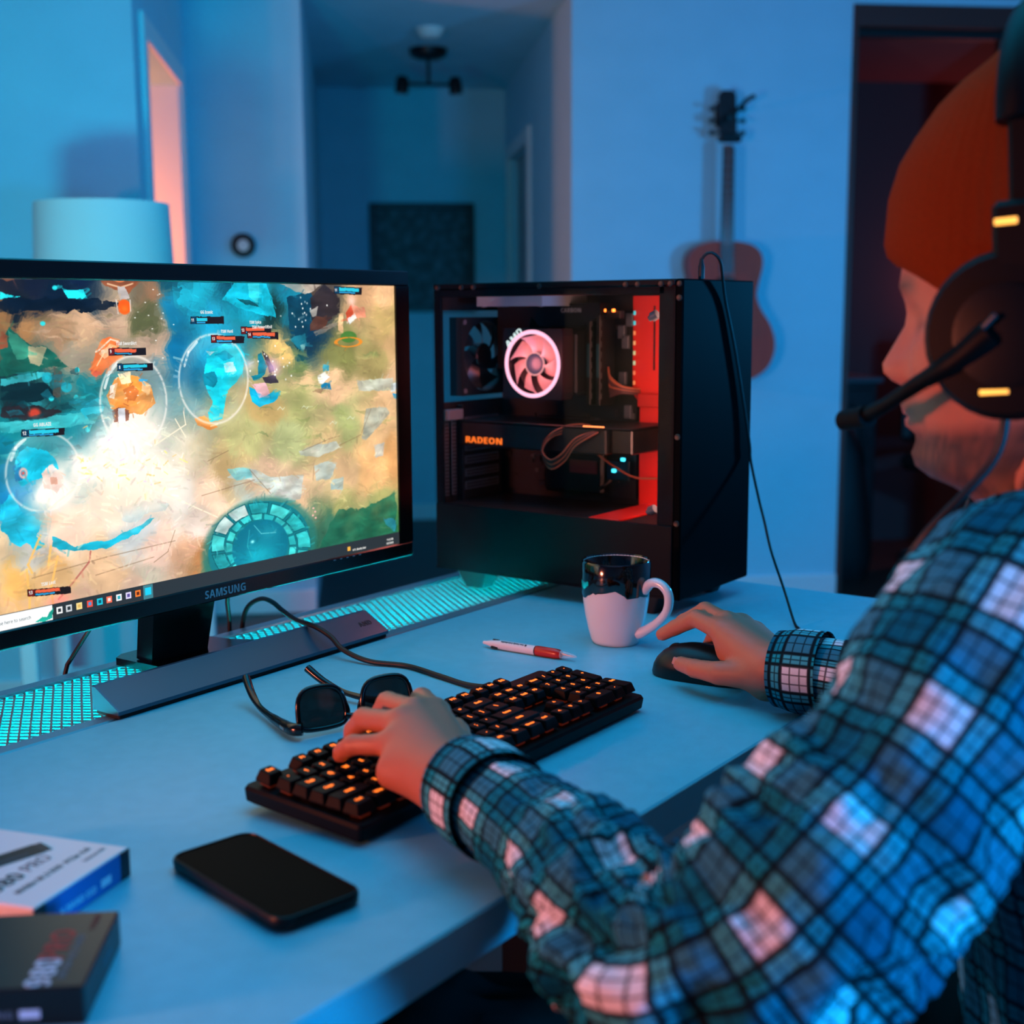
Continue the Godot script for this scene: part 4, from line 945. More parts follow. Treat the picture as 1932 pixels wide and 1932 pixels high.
	["l", [12, 80, 92], 0.80, 1.6, [475, 512, 475, 495, 480, 478, 511, 488, 507, 501, 507, 514, 475, 512]], ["p", [185, 205, 200], 1.00, 0.8, [483, 473, 495, 458, 512, 446, 535, 465, 522, 473, 513, 484]], ["l", [12, 80, 92], 0.80, 1.6, [483, 473, 495, 458, 512, 446, 535, 465, 522, 473, 513, 484, 483, 473]],
	["p", [185, 205, 200], 1.00, 0.8, [518, 443, 540, 435, 564, 430, 574, 453, 556, 456, 539, 462]], ["l", [12, 80, 92], 0.80, 1.6, [518, 443, 540, 435, 564, 430, 574, 453, 556, 456, 539, 462, 518, 443]], ["p", [38, 165, 172], 1.00, 0.8, [573, 430, 600, 430, 628, 434, 622, 456, 601, 453, 581, 452]],
	["l", [12, 80, 92], 0.80, 1.6, [573, 430, 600, 430, 628, 434, 622, 456, 601, 453, 581, 452, 573, 430]], ["p", [70, 200, 198], 1.00, 0.8, [637, 437, 664, 446, 688, 458, 666, 474, 648, 465, 628, 458]], ["l", [12, 80, 92], 0.80, 1.6, [637, 437, 664, 446, 688, 458, 666, 474, 648, 465, 628, 458, 637, 437]],
	["p", [44, 178, 180], 1.00, 0.8, [696, 463, 715, 479, 730, 498, 697, 503, 686, 490, 672, 478]], ["l", [12, 80, 92], 0.80, 1.6, [696, 463, 715, 479, 730, 498, 697, 503, 686, 490, 672, 478, 696, 463]], ["p", [52, 190, 190], 1.00, 0.8, [734, 504, 742, 524, 743, 543, 706, 537, 705, 522, 700, 508]],
	["l", [12, 80, 92], 0.80, 1.6, [734, 504, 742, 524, 743, 543, 706, 537, 705, 522, 700, 508, 734, 504]], ["p", [66, 210, 206], 1.00, 0.8, [702, 535, 696, 556, 678, 549, 682, 532]], ["l", [12, 86, 98], 0.70, 1.2, [702, 535, 696, 556, 678, 549, 682, 532, 702, 535]],
	["p", [44, 180, 184], 1.00, 0.8, [694, 559, 677, 576, 663, 565, 676, 552]], ["l", [12, 86, 98], 0.70, 1.2, [694, 559, 677, 576, 663, 565, 676, 552, 694, 559]], ["p", [56, 196, 196], 1.00, 0.8, [673, 578, 649, 588, 640, 575, 660, 567]],
	["l", [12, 86, 98], 0.70, 1.2, [673, 578, 649, 588, 640, 575, 660, 567, 673, 578]], ["p", [66, 210, 206], 1.00, 0.8, [644, 589, 615, 591, 612, 577, 636, 575]], ["l", [12, 86, 98], 0.70, 1.2, [644, 589, 615, 591, 612, 577, 636, 575, 644, 589]],
	["p", [44, 180, 184], 1.00, 0.8, [609, 590, 580, 584, 584, 571, 608, 576]], ["l", [12, 86, 98], 0.70, 1.2, [609, 590, 580, 584, 584, 571, 608, 576, 609, 590]], ["p", [56, 196, 196], 1.00, 0.8, [574, 582, 548, 569, 559, 559, 580, 570]],
	["l", [12, 86, 98], 0.70, 1.2, [574, 582, 548, 569, 559, 559, 580, 570, 574, 582]], ["p", [66, 210, 206], 1.00, 0.8, [544, 566, 525, 547, 540, 542, 555, 557]], ["l", [12, 86, 98], 0.70, 1.2, [544, 566, 525, 547, 540, 542, 555, 557, 544, 566]],
	["p", [44, 180, 184], 1.00, 0.8, [522, 544, 512, 523, 530, 523, 538, 539]], ["l", [12, 86, 98], 0.70, 1.2, [522, 544, 512, 523, 530, 523, 538, 539, 522, 544]], ["p", [56, 196, 196], 1.00, 0.8, [511, 519, 512, 498, 529, 503, 529, 519]],
	["l", [12, 86, 98], 0.70, 1.2, [511, 519, 512, 498, 529, 503, 529, 519, 511, 519]], ["p", [66, 210, 206], 1.00, 0.8, [513, 495, 523, 477, 538, 485, 530, 500]], ["l", [12, 86, 98], 0.70, 1.2, [513, 495, 523, 477, 538, 485, 530, 500, 513, 495]],
	["p", [44, 180, 184], 1.00, 0.8, [526, 474, 545, 461, 556, 472, 540, 483]], ["l", [12, 86, 98], 0.70, 1.2, [526, 474, 545, 461, 556, 472, 540, 483, 526, 474]], ["p", [56, 196, 196], 1.00, 0.8, [549, 459, 575, 452, 581, 465, 560, 470]],
	["l", [12, 86, 98], 0.70, 1.2, [549, 459, 575, 452, 581, 465, 560, 470, 549, 459]], ["p", [66, 210, 206], 1.00, 0.8, [580, 452, 610, 453, 608, 466, 585, 465]], ["l", [12, 86, 98], 0.70, 1.2, [580, 452, 610, 453, 608, 466, 585, 465, 580, 452]],
	["p", [44, 180, 184], 1.00, 0.8, [615, 454, 644, 463, 636, 474, 613, 467]], ["l", [12, 86, 98], 0.70, 1.2, [615, 454, 644, 463, 636, 474, 613, 467, 615, 454]], ["p", [56, 196, 196], 1.00, 0.8, [649, 465, 674, 481, 660, 488, 640, 476]],
	["l", [12, 86, 98], 0.70, 1.2, [649, 465, 674, 481, 660, 488, 640, 476, 649, 465]], ["p", [66, 210, 206], 1.00, 0.8, [678, 484, 694, 505, 676, 508, 663, 491]], ["l", [12, 86, 98], 0.70, 1.2, [678, 484, 694, 505, 676, 508, 663, 491, 678, 484]],
	["p", [44, 180, 184], 1.00, 0.8, [696, 509, 702, 531, 682, 529, 678, 511]], ["l", [12, 86, 98], 0.70, 1.2, [696, 509, 702, 531, 682, 529, 678, 511, 696, 509]], ["e", [12, 112, 136], 1.00, 2.0, [603, 521, 76, 55, 0.00]],
	["g", [22, 195, 214], 0.80, 0.0, [597, 542, 60, 36]], ["g", [30, 150, 170], 0.60, 0.0, [623, 495, 43, 24]], ["l", [120, 225, 230], 0.60, 1.5, [586, 474, 605, 494, 645, 497]],
	["g", [150, 255, 255], 0.90, 0.0, [581, 507, 6, 4]], ["l", [60, 190, 200], 0.50, 2.0, [574, 483, 567, 514, 577, 537]], ["e", [255, 190, 180], 0.90, 1.0, [754, 461, 3, 2, 0.00]],
	["e", [255, 190, 180], 0.90, 1.0, [759, 469, 3, 2, 0.00]], ["e", [255, 190, 180], 0.90, 1.0, [752, 476, 3, 2, 0.00]], ["e", [255, 190, 180], 0.90, 1.0, [760, 482, 3, 2, 0.00]],
	["b", [0, 0, 0], 0.00, 0.0, []], ["p", [28, 22, 24], 1.00, 0.5, [79, 246, 163, 249, 162, 261, 78, 258]], ["p", [12, 60, 90], 1.00, 0.5, [81, 247, 92, 247, 91, 258, 80, 258]],
	["p", [40, 195, 220], 1.00, 0.5, [93, 248, 151, 250, 150, 256, 93, 254]], ["p", [40, 150, 205], 1.00, 0.5, [93, 255, 139, 256, 139, 259, 93, 257]], ["p", [28, 22, 24], 1.00, 0.5, [261, 116, 341, 118, 341, 131, 260, 129]],
	["p", [110, 25, 22], 1.00, 0.5, [262, 116, 273, 117, 272, 128, 261, 128]], ["p", [228, 95, 60], 1.00, 0.5, [274, 118, 321, 119, 321, 125, 274, 124]], ["p", [40, 150, 205], 1.00, 0.5, [274, 125, 311, 126, 311, 128, 274, 127]],
	["p", [28, 22, 24], 1.00, 0.5, [278, 144, 356, 146, 356, 159, 277, 157]], ["p", [12, 60, 90], 1.00, 0.5, [279, 145, 290, 145, 289, 157, 279, 156]], ["p", [40, 195, 220], 1.00, 0.5, [291, 146, 343, 147, 343, 153, 291, 152]],
	["p", [40, 150, 205], 1.00, 0.5, [291, 153, 332, 154, 332, 157, 291, 156]], ["p", [28, 22, 24], 1.00, 0.5, [447, 63, 529, 63, 529, 77, 447, 76]], ["p", [12, 60, 90], 1.00, 0.5, [449, 63, 460, 63, 459, 76, 448, 76]],
	["p", [40, 195, 220], 1.00, 0.5, [461, 65, 487, 65, 487, 71, 461, 71]], ["p", [40, 150, 205], 1.00, 0.5, [461, 72, 482, 72, 482, 75, 461, 75]], ["p", [28, 22, 24], 1.00, 0.5, [495, 98, 579, 101, 578, 115, 495, 112]],
	["p", [110, 25, 22], 1.00, 0.5, [497, 98, 508, 99, 507, 112, 496, 111]], ["p", [228, 95, 60], 1.00, 0.5, [509, 100, 556, 102, 556, 108, 509, 106]], ["p", [40, 150, 205], 1.00, 0.5, [509, 107, 547, 109, 546, 112, 509, 111]],
	["p", [28, 22, 24], 1.00, 0.5, [571, 83, 651, 84, 650, 98, 570, 97]], ["p", [110, 25, 22], 1.00, 0.5, [572, 84, 583, 84, 582, 97, 572, 96]], ["p", [228, 95, 60], 1.00, 0.5, [584, 85, 633, 85, 633, 92, 584, 91]],
	["p", [40, 150, 205], 1.00, 0.5, [584, 92, 623, 93, 623, 96, 584, 95]], ["p", [28, 22, 24], 1.00, 0.5, [587, 91, 669, 95, 669, 109, 586, 105]], ["p", [110, 25, 22], 1.00, 0.5, [589, 92, 599, 92, 599, 105, 588, 105]],
	["p", [228, 95, 60], 1.00, 0.5, [601, 94, 661, 96, 660, 103, 601, 100]], ["p", [40, 150, 205], 1.00, 0.5, [601, 101, 648, 103, 648, 106, 600, 104]], ["p", [28, 22, 24], 1.00, 0.5, [834, 3, 919, 4, 918, 20, 833, 18]],
	["p", [12, 60, 90], 1.00, 0.5, [835, 4, 847, 4, 846, 18, 835, 17]], ["p", [40, 195, 220], 1.00, 0.5, [848, 5, 910, 6, 910, 13, 848, 12]], ["p", [40, 150, 205], 1.00, 0.5, [848, 13, 897, 14, 897, 17, 848, 16]],
	["p", [28, 22, 24], 1.00, 0.5, [72, 515, 156, 523, 156, 536, 72, 527]], ["p", [110, 25, 22], 1.00, 0.5, [74, 516, 85, 517, 84, 528, 73, 527]], ["p", [228, 95, 60], 1.00, 0.5, [87, 518, 135, 522, 135, 528, 86, 523]],
	["p", [40, 150, 205], 1.00, 0.5, [86, 524, 125, 528, 125, 531, 86, 527]],
]
const SCREEN_NAMES := [
	["12", -0.7736, 0.2995, 0.0036],
	["GG ABLAZE", -0.7524, 0.3069, 0.0036],
	["9", -0.6641, 0.3785, 0.0036],
	["TSM SwordArt", -0.6436, 0.3865, 0.0036],
	["8", -0.6537, 0.3613, 0.0036],
	["11", -0.5510, 0.4106, 0.0036],
	["GG Iconic", -0.5302, 0.4194, 0.0036],
	["13", -0.5218, 0.3891, 0.0036],
	["TSM Huni", -0.5008, 0.3973, 0.0036],
	["13", -0.4763, 0.3982, 0.0036],
	["TSM Spica", -0.4561, 0.4073, 0.0036],
	["14", -0.4665, 0.3930, 0.0036],
	["TSM PowerOfEvil", -0.4457, 0.4015, 0.0036],
	["11", -0.3170, 0.4464, 0.0036],
	["13", -0.7778, 0.1360, 0.0036],
	["TSM Lost", -0.7565, 0.1423, 0.0036],
]


func desk() -> void:
	var t := thing("desk", "pale grey desk with a metal mesh cable channel along its back", "desk", D(0, 0, 0))
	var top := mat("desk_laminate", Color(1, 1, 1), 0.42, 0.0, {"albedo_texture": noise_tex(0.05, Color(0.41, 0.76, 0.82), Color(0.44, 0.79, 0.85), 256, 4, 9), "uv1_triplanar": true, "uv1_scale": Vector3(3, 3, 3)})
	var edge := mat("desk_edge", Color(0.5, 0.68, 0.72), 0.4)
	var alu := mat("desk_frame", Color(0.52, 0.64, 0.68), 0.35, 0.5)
	var L := 1.981
	var mx := 0.281 - L / 2
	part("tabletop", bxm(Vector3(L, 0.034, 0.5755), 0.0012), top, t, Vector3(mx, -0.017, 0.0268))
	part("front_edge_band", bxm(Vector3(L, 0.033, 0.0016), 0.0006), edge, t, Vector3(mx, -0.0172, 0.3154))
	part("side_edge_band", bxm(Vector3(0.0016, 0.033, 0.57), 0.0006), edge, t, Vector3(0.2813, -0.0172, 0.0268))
	part("channel_rail", bxm(Vector3(L, 0.03, 0.021), 0.002), alu, t, Vector3(mx, -0.015, -0.2745))
	part("channel_rail", bxm(Vector3(L, 0.03, 0.022), 0.002), alu, t, Vector3(mx, -0.015, -0.447))
	part("channel_end", bxm(Vector3(0.02, 0.03, 0.15), 0.002), alu, t, Vector3(0.27, -0.0155, -0.3605))
	# expanded metal: slanting strands that cross in flat diamonds, joined into one sheet
	var st := mk()
	var dz := 0.153
	var run := 0.11
	var x := -1.75
	while x < 0.36:
		for s in [-1.0, 1.0]:
			var a := Vector3(x - s * run / 2, -0.0042 - s * 0.0004, -0.3605 - dz / 2)
			var b := Vector3(x + s * run / 2, -0.0042 - s * 0.0004, -0.3605 + dz / 2)
			if maxf(a.x, b.x) > 0.262 or minf(a.x, b.x) < -1.69:
				continue
			var d := b - a
			var bas := Basis(d.normalized(), Vector3.UP, d.normalized().cross(Vector3.UP))
			bas = bas.rotated(d.normalized(), 0.5)
			box(st, (a + b) / 2, Vector3(d.length(), 0.0012, 0.0026), 0.0, bas)
		x += 0.0125
	var mesh := part("mesh_sheet", done(st), mat("mesh_metal", Color(0.5, 0.52, 0.53), 0.35, 0.5), t)
	mesh.set_meta("kind", "stuff")
	var tray := mat("tray_white", Color(0.86, 0.87, 0.87), 0.5)
	part("tray_bottom", bxm(Vector3(L - 0.06, 0.003, 0.19), 0.0), tray, t, Vector3(mx, -0.098, -0.36))
	part("tray_back", bxm(Vector3(L - 0.06, 0.066, 0.003), 0.0), tray, t, Vector3(mx, -0.063, -0.453))
	part("tray_front", bxm(Vector3(L - 0.06, 0.066, 0.003), 0.0), tray, t, Vector3(mx, -0.063, -0.267))
	for sx in [-1.0, 1.0]:
		for z in [-0.4, 0.25]:
			part("leg", bxm(Vector3(0.06, DY - 0.036, 0.06), 0.004), mat("leg_black", Color(0.03, 0.032, 0.035), 0.5), t, Vector3(mx + sx * (L / 2 - 0.09), -0.035 - (DY - 0.036) / 2, z))
	# cyan light strip in the channel
	var cyan := lin(0.0, 0.78, 0.9)
	var ls := thing("led_strip", "cyan light strip stuck inside the desk's mesh channel", "light strip", D(mx, -0.04, -0.272))
	part("tape", bxm(Vector3(L - 0.1, 0.012, 0.0015)), mat("led_tape", Color(0.9, 0.9, 0.9), 0.5), ls, Vector3(0, 0, 0.0012))
	part("diodes", bxm(Vector3(L - 0.12, 0.006, 0.0012)), glow("cyan_diodes", cyan, 2.0), ls, Vector3(0, 0, -0.0005))
	area(ls.position + Vector3(0, 0, -0.003), ls.position + Vector3(0, -0.04, -0.1), Vector2(L - 0.12, 0.008), cyan, 2.4, "strip_light", ls)
	# a cyan floor light behind the desk, washing the left wall
	light_panel("studio_lamp", "cyan light panel on a stand behind the desk", W(-0.66, 0.88, 1.78), W(-1.56, 1.3, 4.0), Vector2(0.24, 0.14), lin(0.0, 0.74, 1.0), 1.9, 1.0)


# ---- the picture on the screen: a painted field with patches, strokes and glows laid over it
func paint_screen() -> ImageTexture:
	var w := 1024
	var h := 576
	var lw := 128
	var lh := 72
	var low := []
	low.resize(lw * lh)
	var pts := []
	for q in SCREEN_FIELD:
		pts.append([float(q[0]), float(q[1]), Color(q[2] / 255.0, q[3] / 255.0, q[4] / 255.0)])
	for j in lh:
		for i in lw:
			var px := i * 8.0 + 4.0
			var py := j * 8.0 + 4.0
			var sum := Color(0, 0, 0, 0)
			for q in pts:
				var dx: float = px - q[0]
				var dy: float = py - q[1]
				var d2 := dx * dx + dy * dy + 60.0
				sum += (q[2] as Color) * (1.0 / (d2 * d2))
			low[j * lw + i] = sum * (1.0 / sum.a)
	var n := FastNoiseLite.new()
	n.seed = 5
	n.frequency = 0.009
	n.fractal_octaves = 4
	n.fractal_gain = 0.42
	var im := Image.create(w, h, false, Image.FORMAT_RGB8)
	for y in h:
		for x in w:
			var a := n.get_noise_2d(x, y)
			var b := n.get_noise_2d(x + 500, y * 1.3)
			var c: Color = low[clampi(int((y + b * 34.0) / 8.0), 0, lh - 1) * lw + clampi(int((x + a * 34.0) / 8.0), 0, lw - 1)]
			im.set_pixel(x, y, c * (1.0 + 0.16 * n.get_noise_2d(x * 1.1 + 90, y * 1.7)))
	for o in SCREEN_PAINT:
		var col := Color(o[1][0] / 255.0, o[1][1] / 255.0, o[1][2] / 255.0)
		var al: float = o[2]
		var soft: float = maxf(o[3], 0.3)
		var d: Array = o[4]
		match o[0]:
			"b":
				dab_screen(im, n)
			"p":
				var poly := PackedVector2Array()
				for i in range(0, d.size(), 2):
					poly.append(Vector2(d[i], d[i + 1]))
				paint_poly(im, poly, col, al, soft, n)
			"e", "g":
				var c := Vector2(d[0], d[1])
				var r := Vector2(maxf(d[2], 1.0), maxf(d[3], 1.0))
				var reach := 1.15 if o[0] == "e" else 2.2
				for y in range(maxi(0, int(c.y - r.y * reach - 3)), mini(h, int(c.y + r.y * reach + 4))):
					for x in range(maxi(0, int(c.x - r.x * reach - 3)), mini(w, int(c.x + r.x * reach + 4))):
						var q := (Vector2(x, y) - c) / r
						var f := q.length()
						var k := 0.0
						if o[0] == "g":
							k = al * exp(-f * f * 1.6) * (1.0 + 0.5 * n.get_noise_2d(x * 2.0, y * 2.0))
						else:
							var e := soft / r.x
							k = al * (1.0 - smoothstep(1.0 - e, 1.0 + e, f))
							if d[4] > 0:
								k *= smoothstep(1.0 - d[4] - e, 1.0 - d[4] + e, f)
						if k > 0.01:
							im.set_pixel(x, y, im.get_pixel(x, y).lerp(col, minf(k, 1.0)))
			"l":
				for i in range(0, d.size() - 2, 2):
					var a := Vector2(d[i], d[i + 1])
					var b := Vector2(d[i + 2], d[i + 3])
					for y in range(maxi(0, int(minf(a.y, b.y) - soft - 1)), mini(h, int(maxf(a.y, b.y) + soft + 2))):
						for x in range(maxi(0, int(minf(a.x, b.x) - soft - 1)), mini(w, int(maxf(a.x, b.x) + soft + 2))):
							var q := Geometry2D.get_closest_point_to_segment(Vector2(x, y), a, b)
							var k := al * clampf(soft / 2.0 + 0.7 - q.distance_to(Vector2(x, y)), 0.0, 1.0)
							if k > 0.01:
								im.set_pixel(x, y, im.get_pixel(x, y).lerp(col, k))
	# task bar with its search box and icons
	im.fill_rect(Rect2i(0, 549, w, 27), Color("2a3136"))
	im.fill_rect(Rect2i(0, 550, 118, 26), Color("f2f5f4"))
	paint_poly(im, PackedVector2Array([Vector2(84, 574), Vector2(96, 566), Vector2(106, 568), Vector2(118, 552), Vector2(118, 575)]), Color("1f9c8a"), 1.0, 2.0, n)
	var icons := [[132, "e8e8e8", "2a3136"], [151, "c8ccd0", "2a3136"], [172, "f0d28a", "d8b060"], [194, "e04a3a", "4a90d0"], [215, "1fc0d8", "0a5868"], [235, "e86a50", "e8d8d0"], [256, "e8e8ea", "2aa0b0"], [277, "d8d0f0", "584a90"], [298, "f07828", "5a2408"]]
	for q in icons:
		im.fill_rect(Rect2i(q[0] - 6, 556, 12, 12), Color(q[1]))
		im.fill_rect(Rect2i(q[0] - 3, 559, 6, 6), Color(q[2]))
	im.fill_rect(Rect2i(310, 550, 22, 26), Color("3f7a86"))
	im.fill_rect(Rect2i(314, 555, 14, 14), Color("1ec8e8"))
	im.fill_rect(Rect2i(855, 559, 9, 9), Color("f0b040"))
	return ImageTexture.create_from_image(im)


func dab_screen(im: Image, n: FastNoiseLite) -> void:
	var w := im.get_width()
	var h := im.get_height()
	# brush pass: short dabs that take up the colour beneath them
	var br := RandomNumberGenerator.new()
	br.seed = 77
	for k in 3400:
		var a := Vector2(br.randf_range(0, w), br.randf_range(0, 545))
		var way := n.get_noise_2d(a.x * 0.6, a.y * 0.6) * 5.0 + br.randf_range(-0.4, 0.4)
		var b := a + Vector2(cos(way), sin(way) * 0.6) * br.randf_range(6.0, 22.0)
		var base := im.get_pixel(clampi(int(a.x), 0, w - 1), clampi(int(a.y), 0, h - 1))
		var lift := br.randf_range(0.87, 1.16)
		var c := Color(base.r * lift, base.g * lift * br.randf_range(0.95, 1.05), base.b * lift)
		var wd := br.randf_range(1.5, 4.5)
		for y in range(maxi(0, int(minf(a.y, b.y) - wd - 1)), mini(h, int(maxf(a.y, b.y) + wd + 2))):
			for x in range(maxi(0, int(minf(a.x, b.x) - wd - 1)), mini(w, int(maxf(a.x, b.x) + wd + 2))):
				var q := Geometry2D.get_closest_point_to_segment(Vector2(x, y), a, b)
				var m := 0.45 * clampf(wd / 2.0 + 0.7 - q.distance_to(Vector2(x, y)), 0.0, 1.0)
				if m > 0.02:
					im.set_pixel(x, y, im.get_pixel(x, y).lerp(c, m))


func paint_poly(im: Image, poly: PackedVector2Array, col: Color, al: float, soft: float, n: FastNoiseLite) -> void:
	var lo := poly[0]
	var hi := poly[0]
	for q in poly:
		lo = lo.min(q)
		hi = hi.max(q)
	for y in range(maxi(0, int(lo.y - 2)), mini(im.get_height(), int(hi.y + 3))):
		for x in range(maxi(0, int(lo.x - 2)), mini(im.get_width(), int(hi.x + 3))):
			var p := Vector2(x, y) + Vector2(n.get_noise_2d(x * 3.0, y * 3.0), n.get_noise_2d(y * 3.0, x * 3.0)) * minf(soft * 2.0, 8.0)
			if not Geometry2D.is_point_in_polygon(p, poly):
				continue
			var k := al * (1.0 + 0.25 * n.get_noise_2d(x * 2.0 + 300.0, y * 2.0)) if soft > 0.6 else al
			var shade := 1.0 + (0.3 * n.get_noise_2d(x * 1.5, y * 4.0 + 700.0) if soft > 0.6 else 0.0)
			im.set_pixel(x, y, im.get_pixel(x, y).lerp(col * shade, clampf(k, 0.0, 1.0)))


func monitor() -> void:
	var t := thing("monitor", "black widescreen monitor showing a bright fantasy battle game", "monitor", D(-0.5085, 0, -0.325))
	var gloss := mat("bezel_gloss", Color(0.012, 0.014, 0.017), 0.22)
	var matte := mat("monitor_plastic", Color(0.02, 0.022, 0.026), 0.45)
	var w := 0.661
	var y0 := 0.083
	var y1 := 0.473
	var sx0 := -0.825 + 0.5085
	var sx1 := -0.205 + 0.5085
	var st := mk()
	box(st, Vector3(0, (y1 + 0.453) / 2, -0.009), Vector3(w, y1 - 0.453, 0.022), 0.0015)
	box(st, Vector3(0, (y0 + 0.103) / 2, -0.009), Vector3(w, 0.103 - y0, 0.022), 0.0015)
	box(st, Vector3((sx1 + w / 2) / 2, 0.278, -0.009), Vector3(w / 2 - sx1, 0.35, 0.022), 0.0)
	box(st, Vector3((sx0 - w / 2) / 2, 0.278, -0.009), Vector3(w / 2 + sx0, 0.35, 0.022), 0.0)
	part("bezel", done(st), gloss, t)
	st = mk()
	loft(st, [rot_ring(rrect(0.018, w - 0.004, y1 - y0 - 0.004, 0.01)), rot_ring(rrect(0.035, w - 0.06, y1 - y0 - 0.06, 0.03)), rot_ring(rrect(0.056, w - 0.2, y1 - y0 - 0.14, 0.05))])
	part("back_housing", done(st), matte, t, Vector3(0, (y0 + y1) / 2, 0))
	var sm := mat("screen_image", Color(0.01, 0.01, 0.01), 0.3, 0.0, {"emission_enabled": true, "emission": Color.WHITE, "emission_operator": BaseMaterial3D.EMISSION_OP_MULTIPLY, "emission_energy_multiplier": 1.2, "emission_texture": paint_screen()})
	st = mk()
	quad(st, Vector3(sx0, 0.103, -0.0008), Vector3(sx1, 0.103, -0.0008), Vector3(sx1, 0.453, -0.0008), Vector3(sx0, 0.453, -0.0008))
	var scr := part("screen", done(st), sm, t)
	var ink := glow("screen_text", Color(0.95, 0.95, 0.93), 1.0)
	for q in SCREEN_NAMES:
		letters(q[0], q[3], ink, scr, Vector3(q[1] + 0.5085, q[2], -0.0006), Basis.IDENTITY, "caption", 0.0001, true, 0.8)
	var slot := mat("bezel_letters", Color(0.6, 0.72, 0.76), 0.5)
	for q in [["11°C  Mostly clear", -0.285, 0.1077], ["11:42 PM", -0.2235, 0.1115], ["3/27/2022", -0.2235, 0.1065]]:
		letters(q[0], 0.0026, ink, scr, Vector3(q[1] + 0.5085, q[2], -0.0006), Basis.IDENTITY, "caption", 0.0001, true, 0.85)
	letters("Type here to search", 0.0034, mat("search_grey", Color(0.5, 0.5, 0.5), 0.6), scr, Vector3(-0.80 + 0.5085, 0.1105, -0.0006), Basis.IDENTITY, "caption", 0.0001)
	letters("SAMSUNG", 0.0095, slot, t, Vector3(-0.012, 0.0928, 0.0021), Basis.IDENTITY, "lettering", 0.0003, true, 1.0)
	for i in 5:
		part("button_mark", bxm(Vector3(0.004, 0.0008, 0.0004)), slot, t, Vector3(-0.335 + 0.5085 + 0.012 * i, 0.1005, 0.0021))
	# stand: a broad leaning neck on a curved foot
	st = mk()
	plate(st, PackedVector2Array([Vector2(-0.03, 0.0), Vector2(0.055, 0.0), Vector2(0.068, 0.14), Vector2(-0.034, 0.14)]), -0.014, 0.014, Transform3D(Basis(Vector3.RIGHT, 0.16), Vector3(-0.045, 0.008, -0.075)))
	part("stand_neck", done(st), gloss, t)
	var foot := PackedVector2Array([Vector2(-0.085, 0.115), Vector2(-0.07, 0.125), Vector2(0.05, 0.125), Vector2(0.052, 0.1), Vector2(0.058, 0.07), Vector2(0.072, 0.04), Vector2(0.09, 0.01), Vector2(0.1, -0.012), Vector2(0.098, -0.019), Vector2(-0.09, -0.019), Vector2(-0.096, -0.01), Vector2(-0.082, 0.04)])
	st = mk()
	plate(st, foot, 0.0, 0.009, Transform3D(Basis(Vector3(1, 0, 0), Vector3(0, 0, -1), Vector3(0, 1, 0)), Vector3(0, 0.0002, 0)))
	part("stand_foot", done(st), gloss, t)
	area(t.position + Vector3(0, 0.278, 0.001), t.position + Vector3(0, 0.25, 1), Vector2(0.61, 0.34), lin(1.0, 0.8, 0.66), 0.03, "screen_light", t)

	# the aluminium bar lying in front of the stand
	var b := thing("light_bar", "wedge-shaped aluminium bar lying in front of the monitor stand", "light bar", D(-0.516, 0, -0.281), 0.012)
	st = mk()
	var sec := [Vector2(0.022, 0.005), Vector2(0.022, 0.009), Vector2(-0.016, 0.031), Vector2(-0.021, 0.031), Vector2(-0.021, 0.005)]
	var rings := []
	for x in [-0.214, -0.212, 0.212, 0.214]:
		var o := PackedVector3Array()
		for q in sec:
			var sh: float = 0.0 if absf(x) < 0.2135 else 0.0012
			o.append(Vector3(x, q.y - sh * (1.0 if q.y > 0.02 else 0.0), q.x * (1.0 - sh * 20.0)))
		rings.append(o)
	for o in rings:
		o.reverse()
	loft_flat(st, rings)
	part("shell", done(st), mat("brushed_aluminium", Color(0.24, 0.37, 0.45), 0.34, 0.55), b)
	part("base", bxm(Vector3(0.424, 0.005, 0.038), 0.001), mat("rubber", Color(0.015, 0.015, 0.017), 0.8), b, Vector3(0, 0.0026, 0.001))
	letters("AND", 0.008, mat("engraving", Color(0.12, 0.14, 0.15), 0.5), b, Vector3(0.19, 0.0205, 0.0028), Basis(Vector3.RIGHT, -1.045), "lettering", 0.0004, true)


func rot_ring(r: PackedVector3Array) -> PackedVector3Array:
	# from the xz plane about y to the xy plane about -z, so that heights become depths behind the face
	var o := PackedVector3Array()
	for q in r:
		o.append(Vector3(q.x, q.z, -q.y))
	return o


func loft_flat(st: SurfaceTool, rings: Array) -> void:
	for j in rings.size() - 1:
		var n: int = rings[j].size()
		for i in n:
			var k := (i + 1) % n
			quad(st, rings[j][i], rings[j][k], rings[j + 1][k], rings[j + 1][i])
	for e in 2:
		var r: PackedVector3Array = rings[0] if e == 0 else rings[rings.size() - 1]
		for i in range(1, r.size() - 1):
			if e == 0:
				tri(st, r[0], r[i + 1], r[i])
			else:
				tri(st, r[0], r[i], r[i + 1])


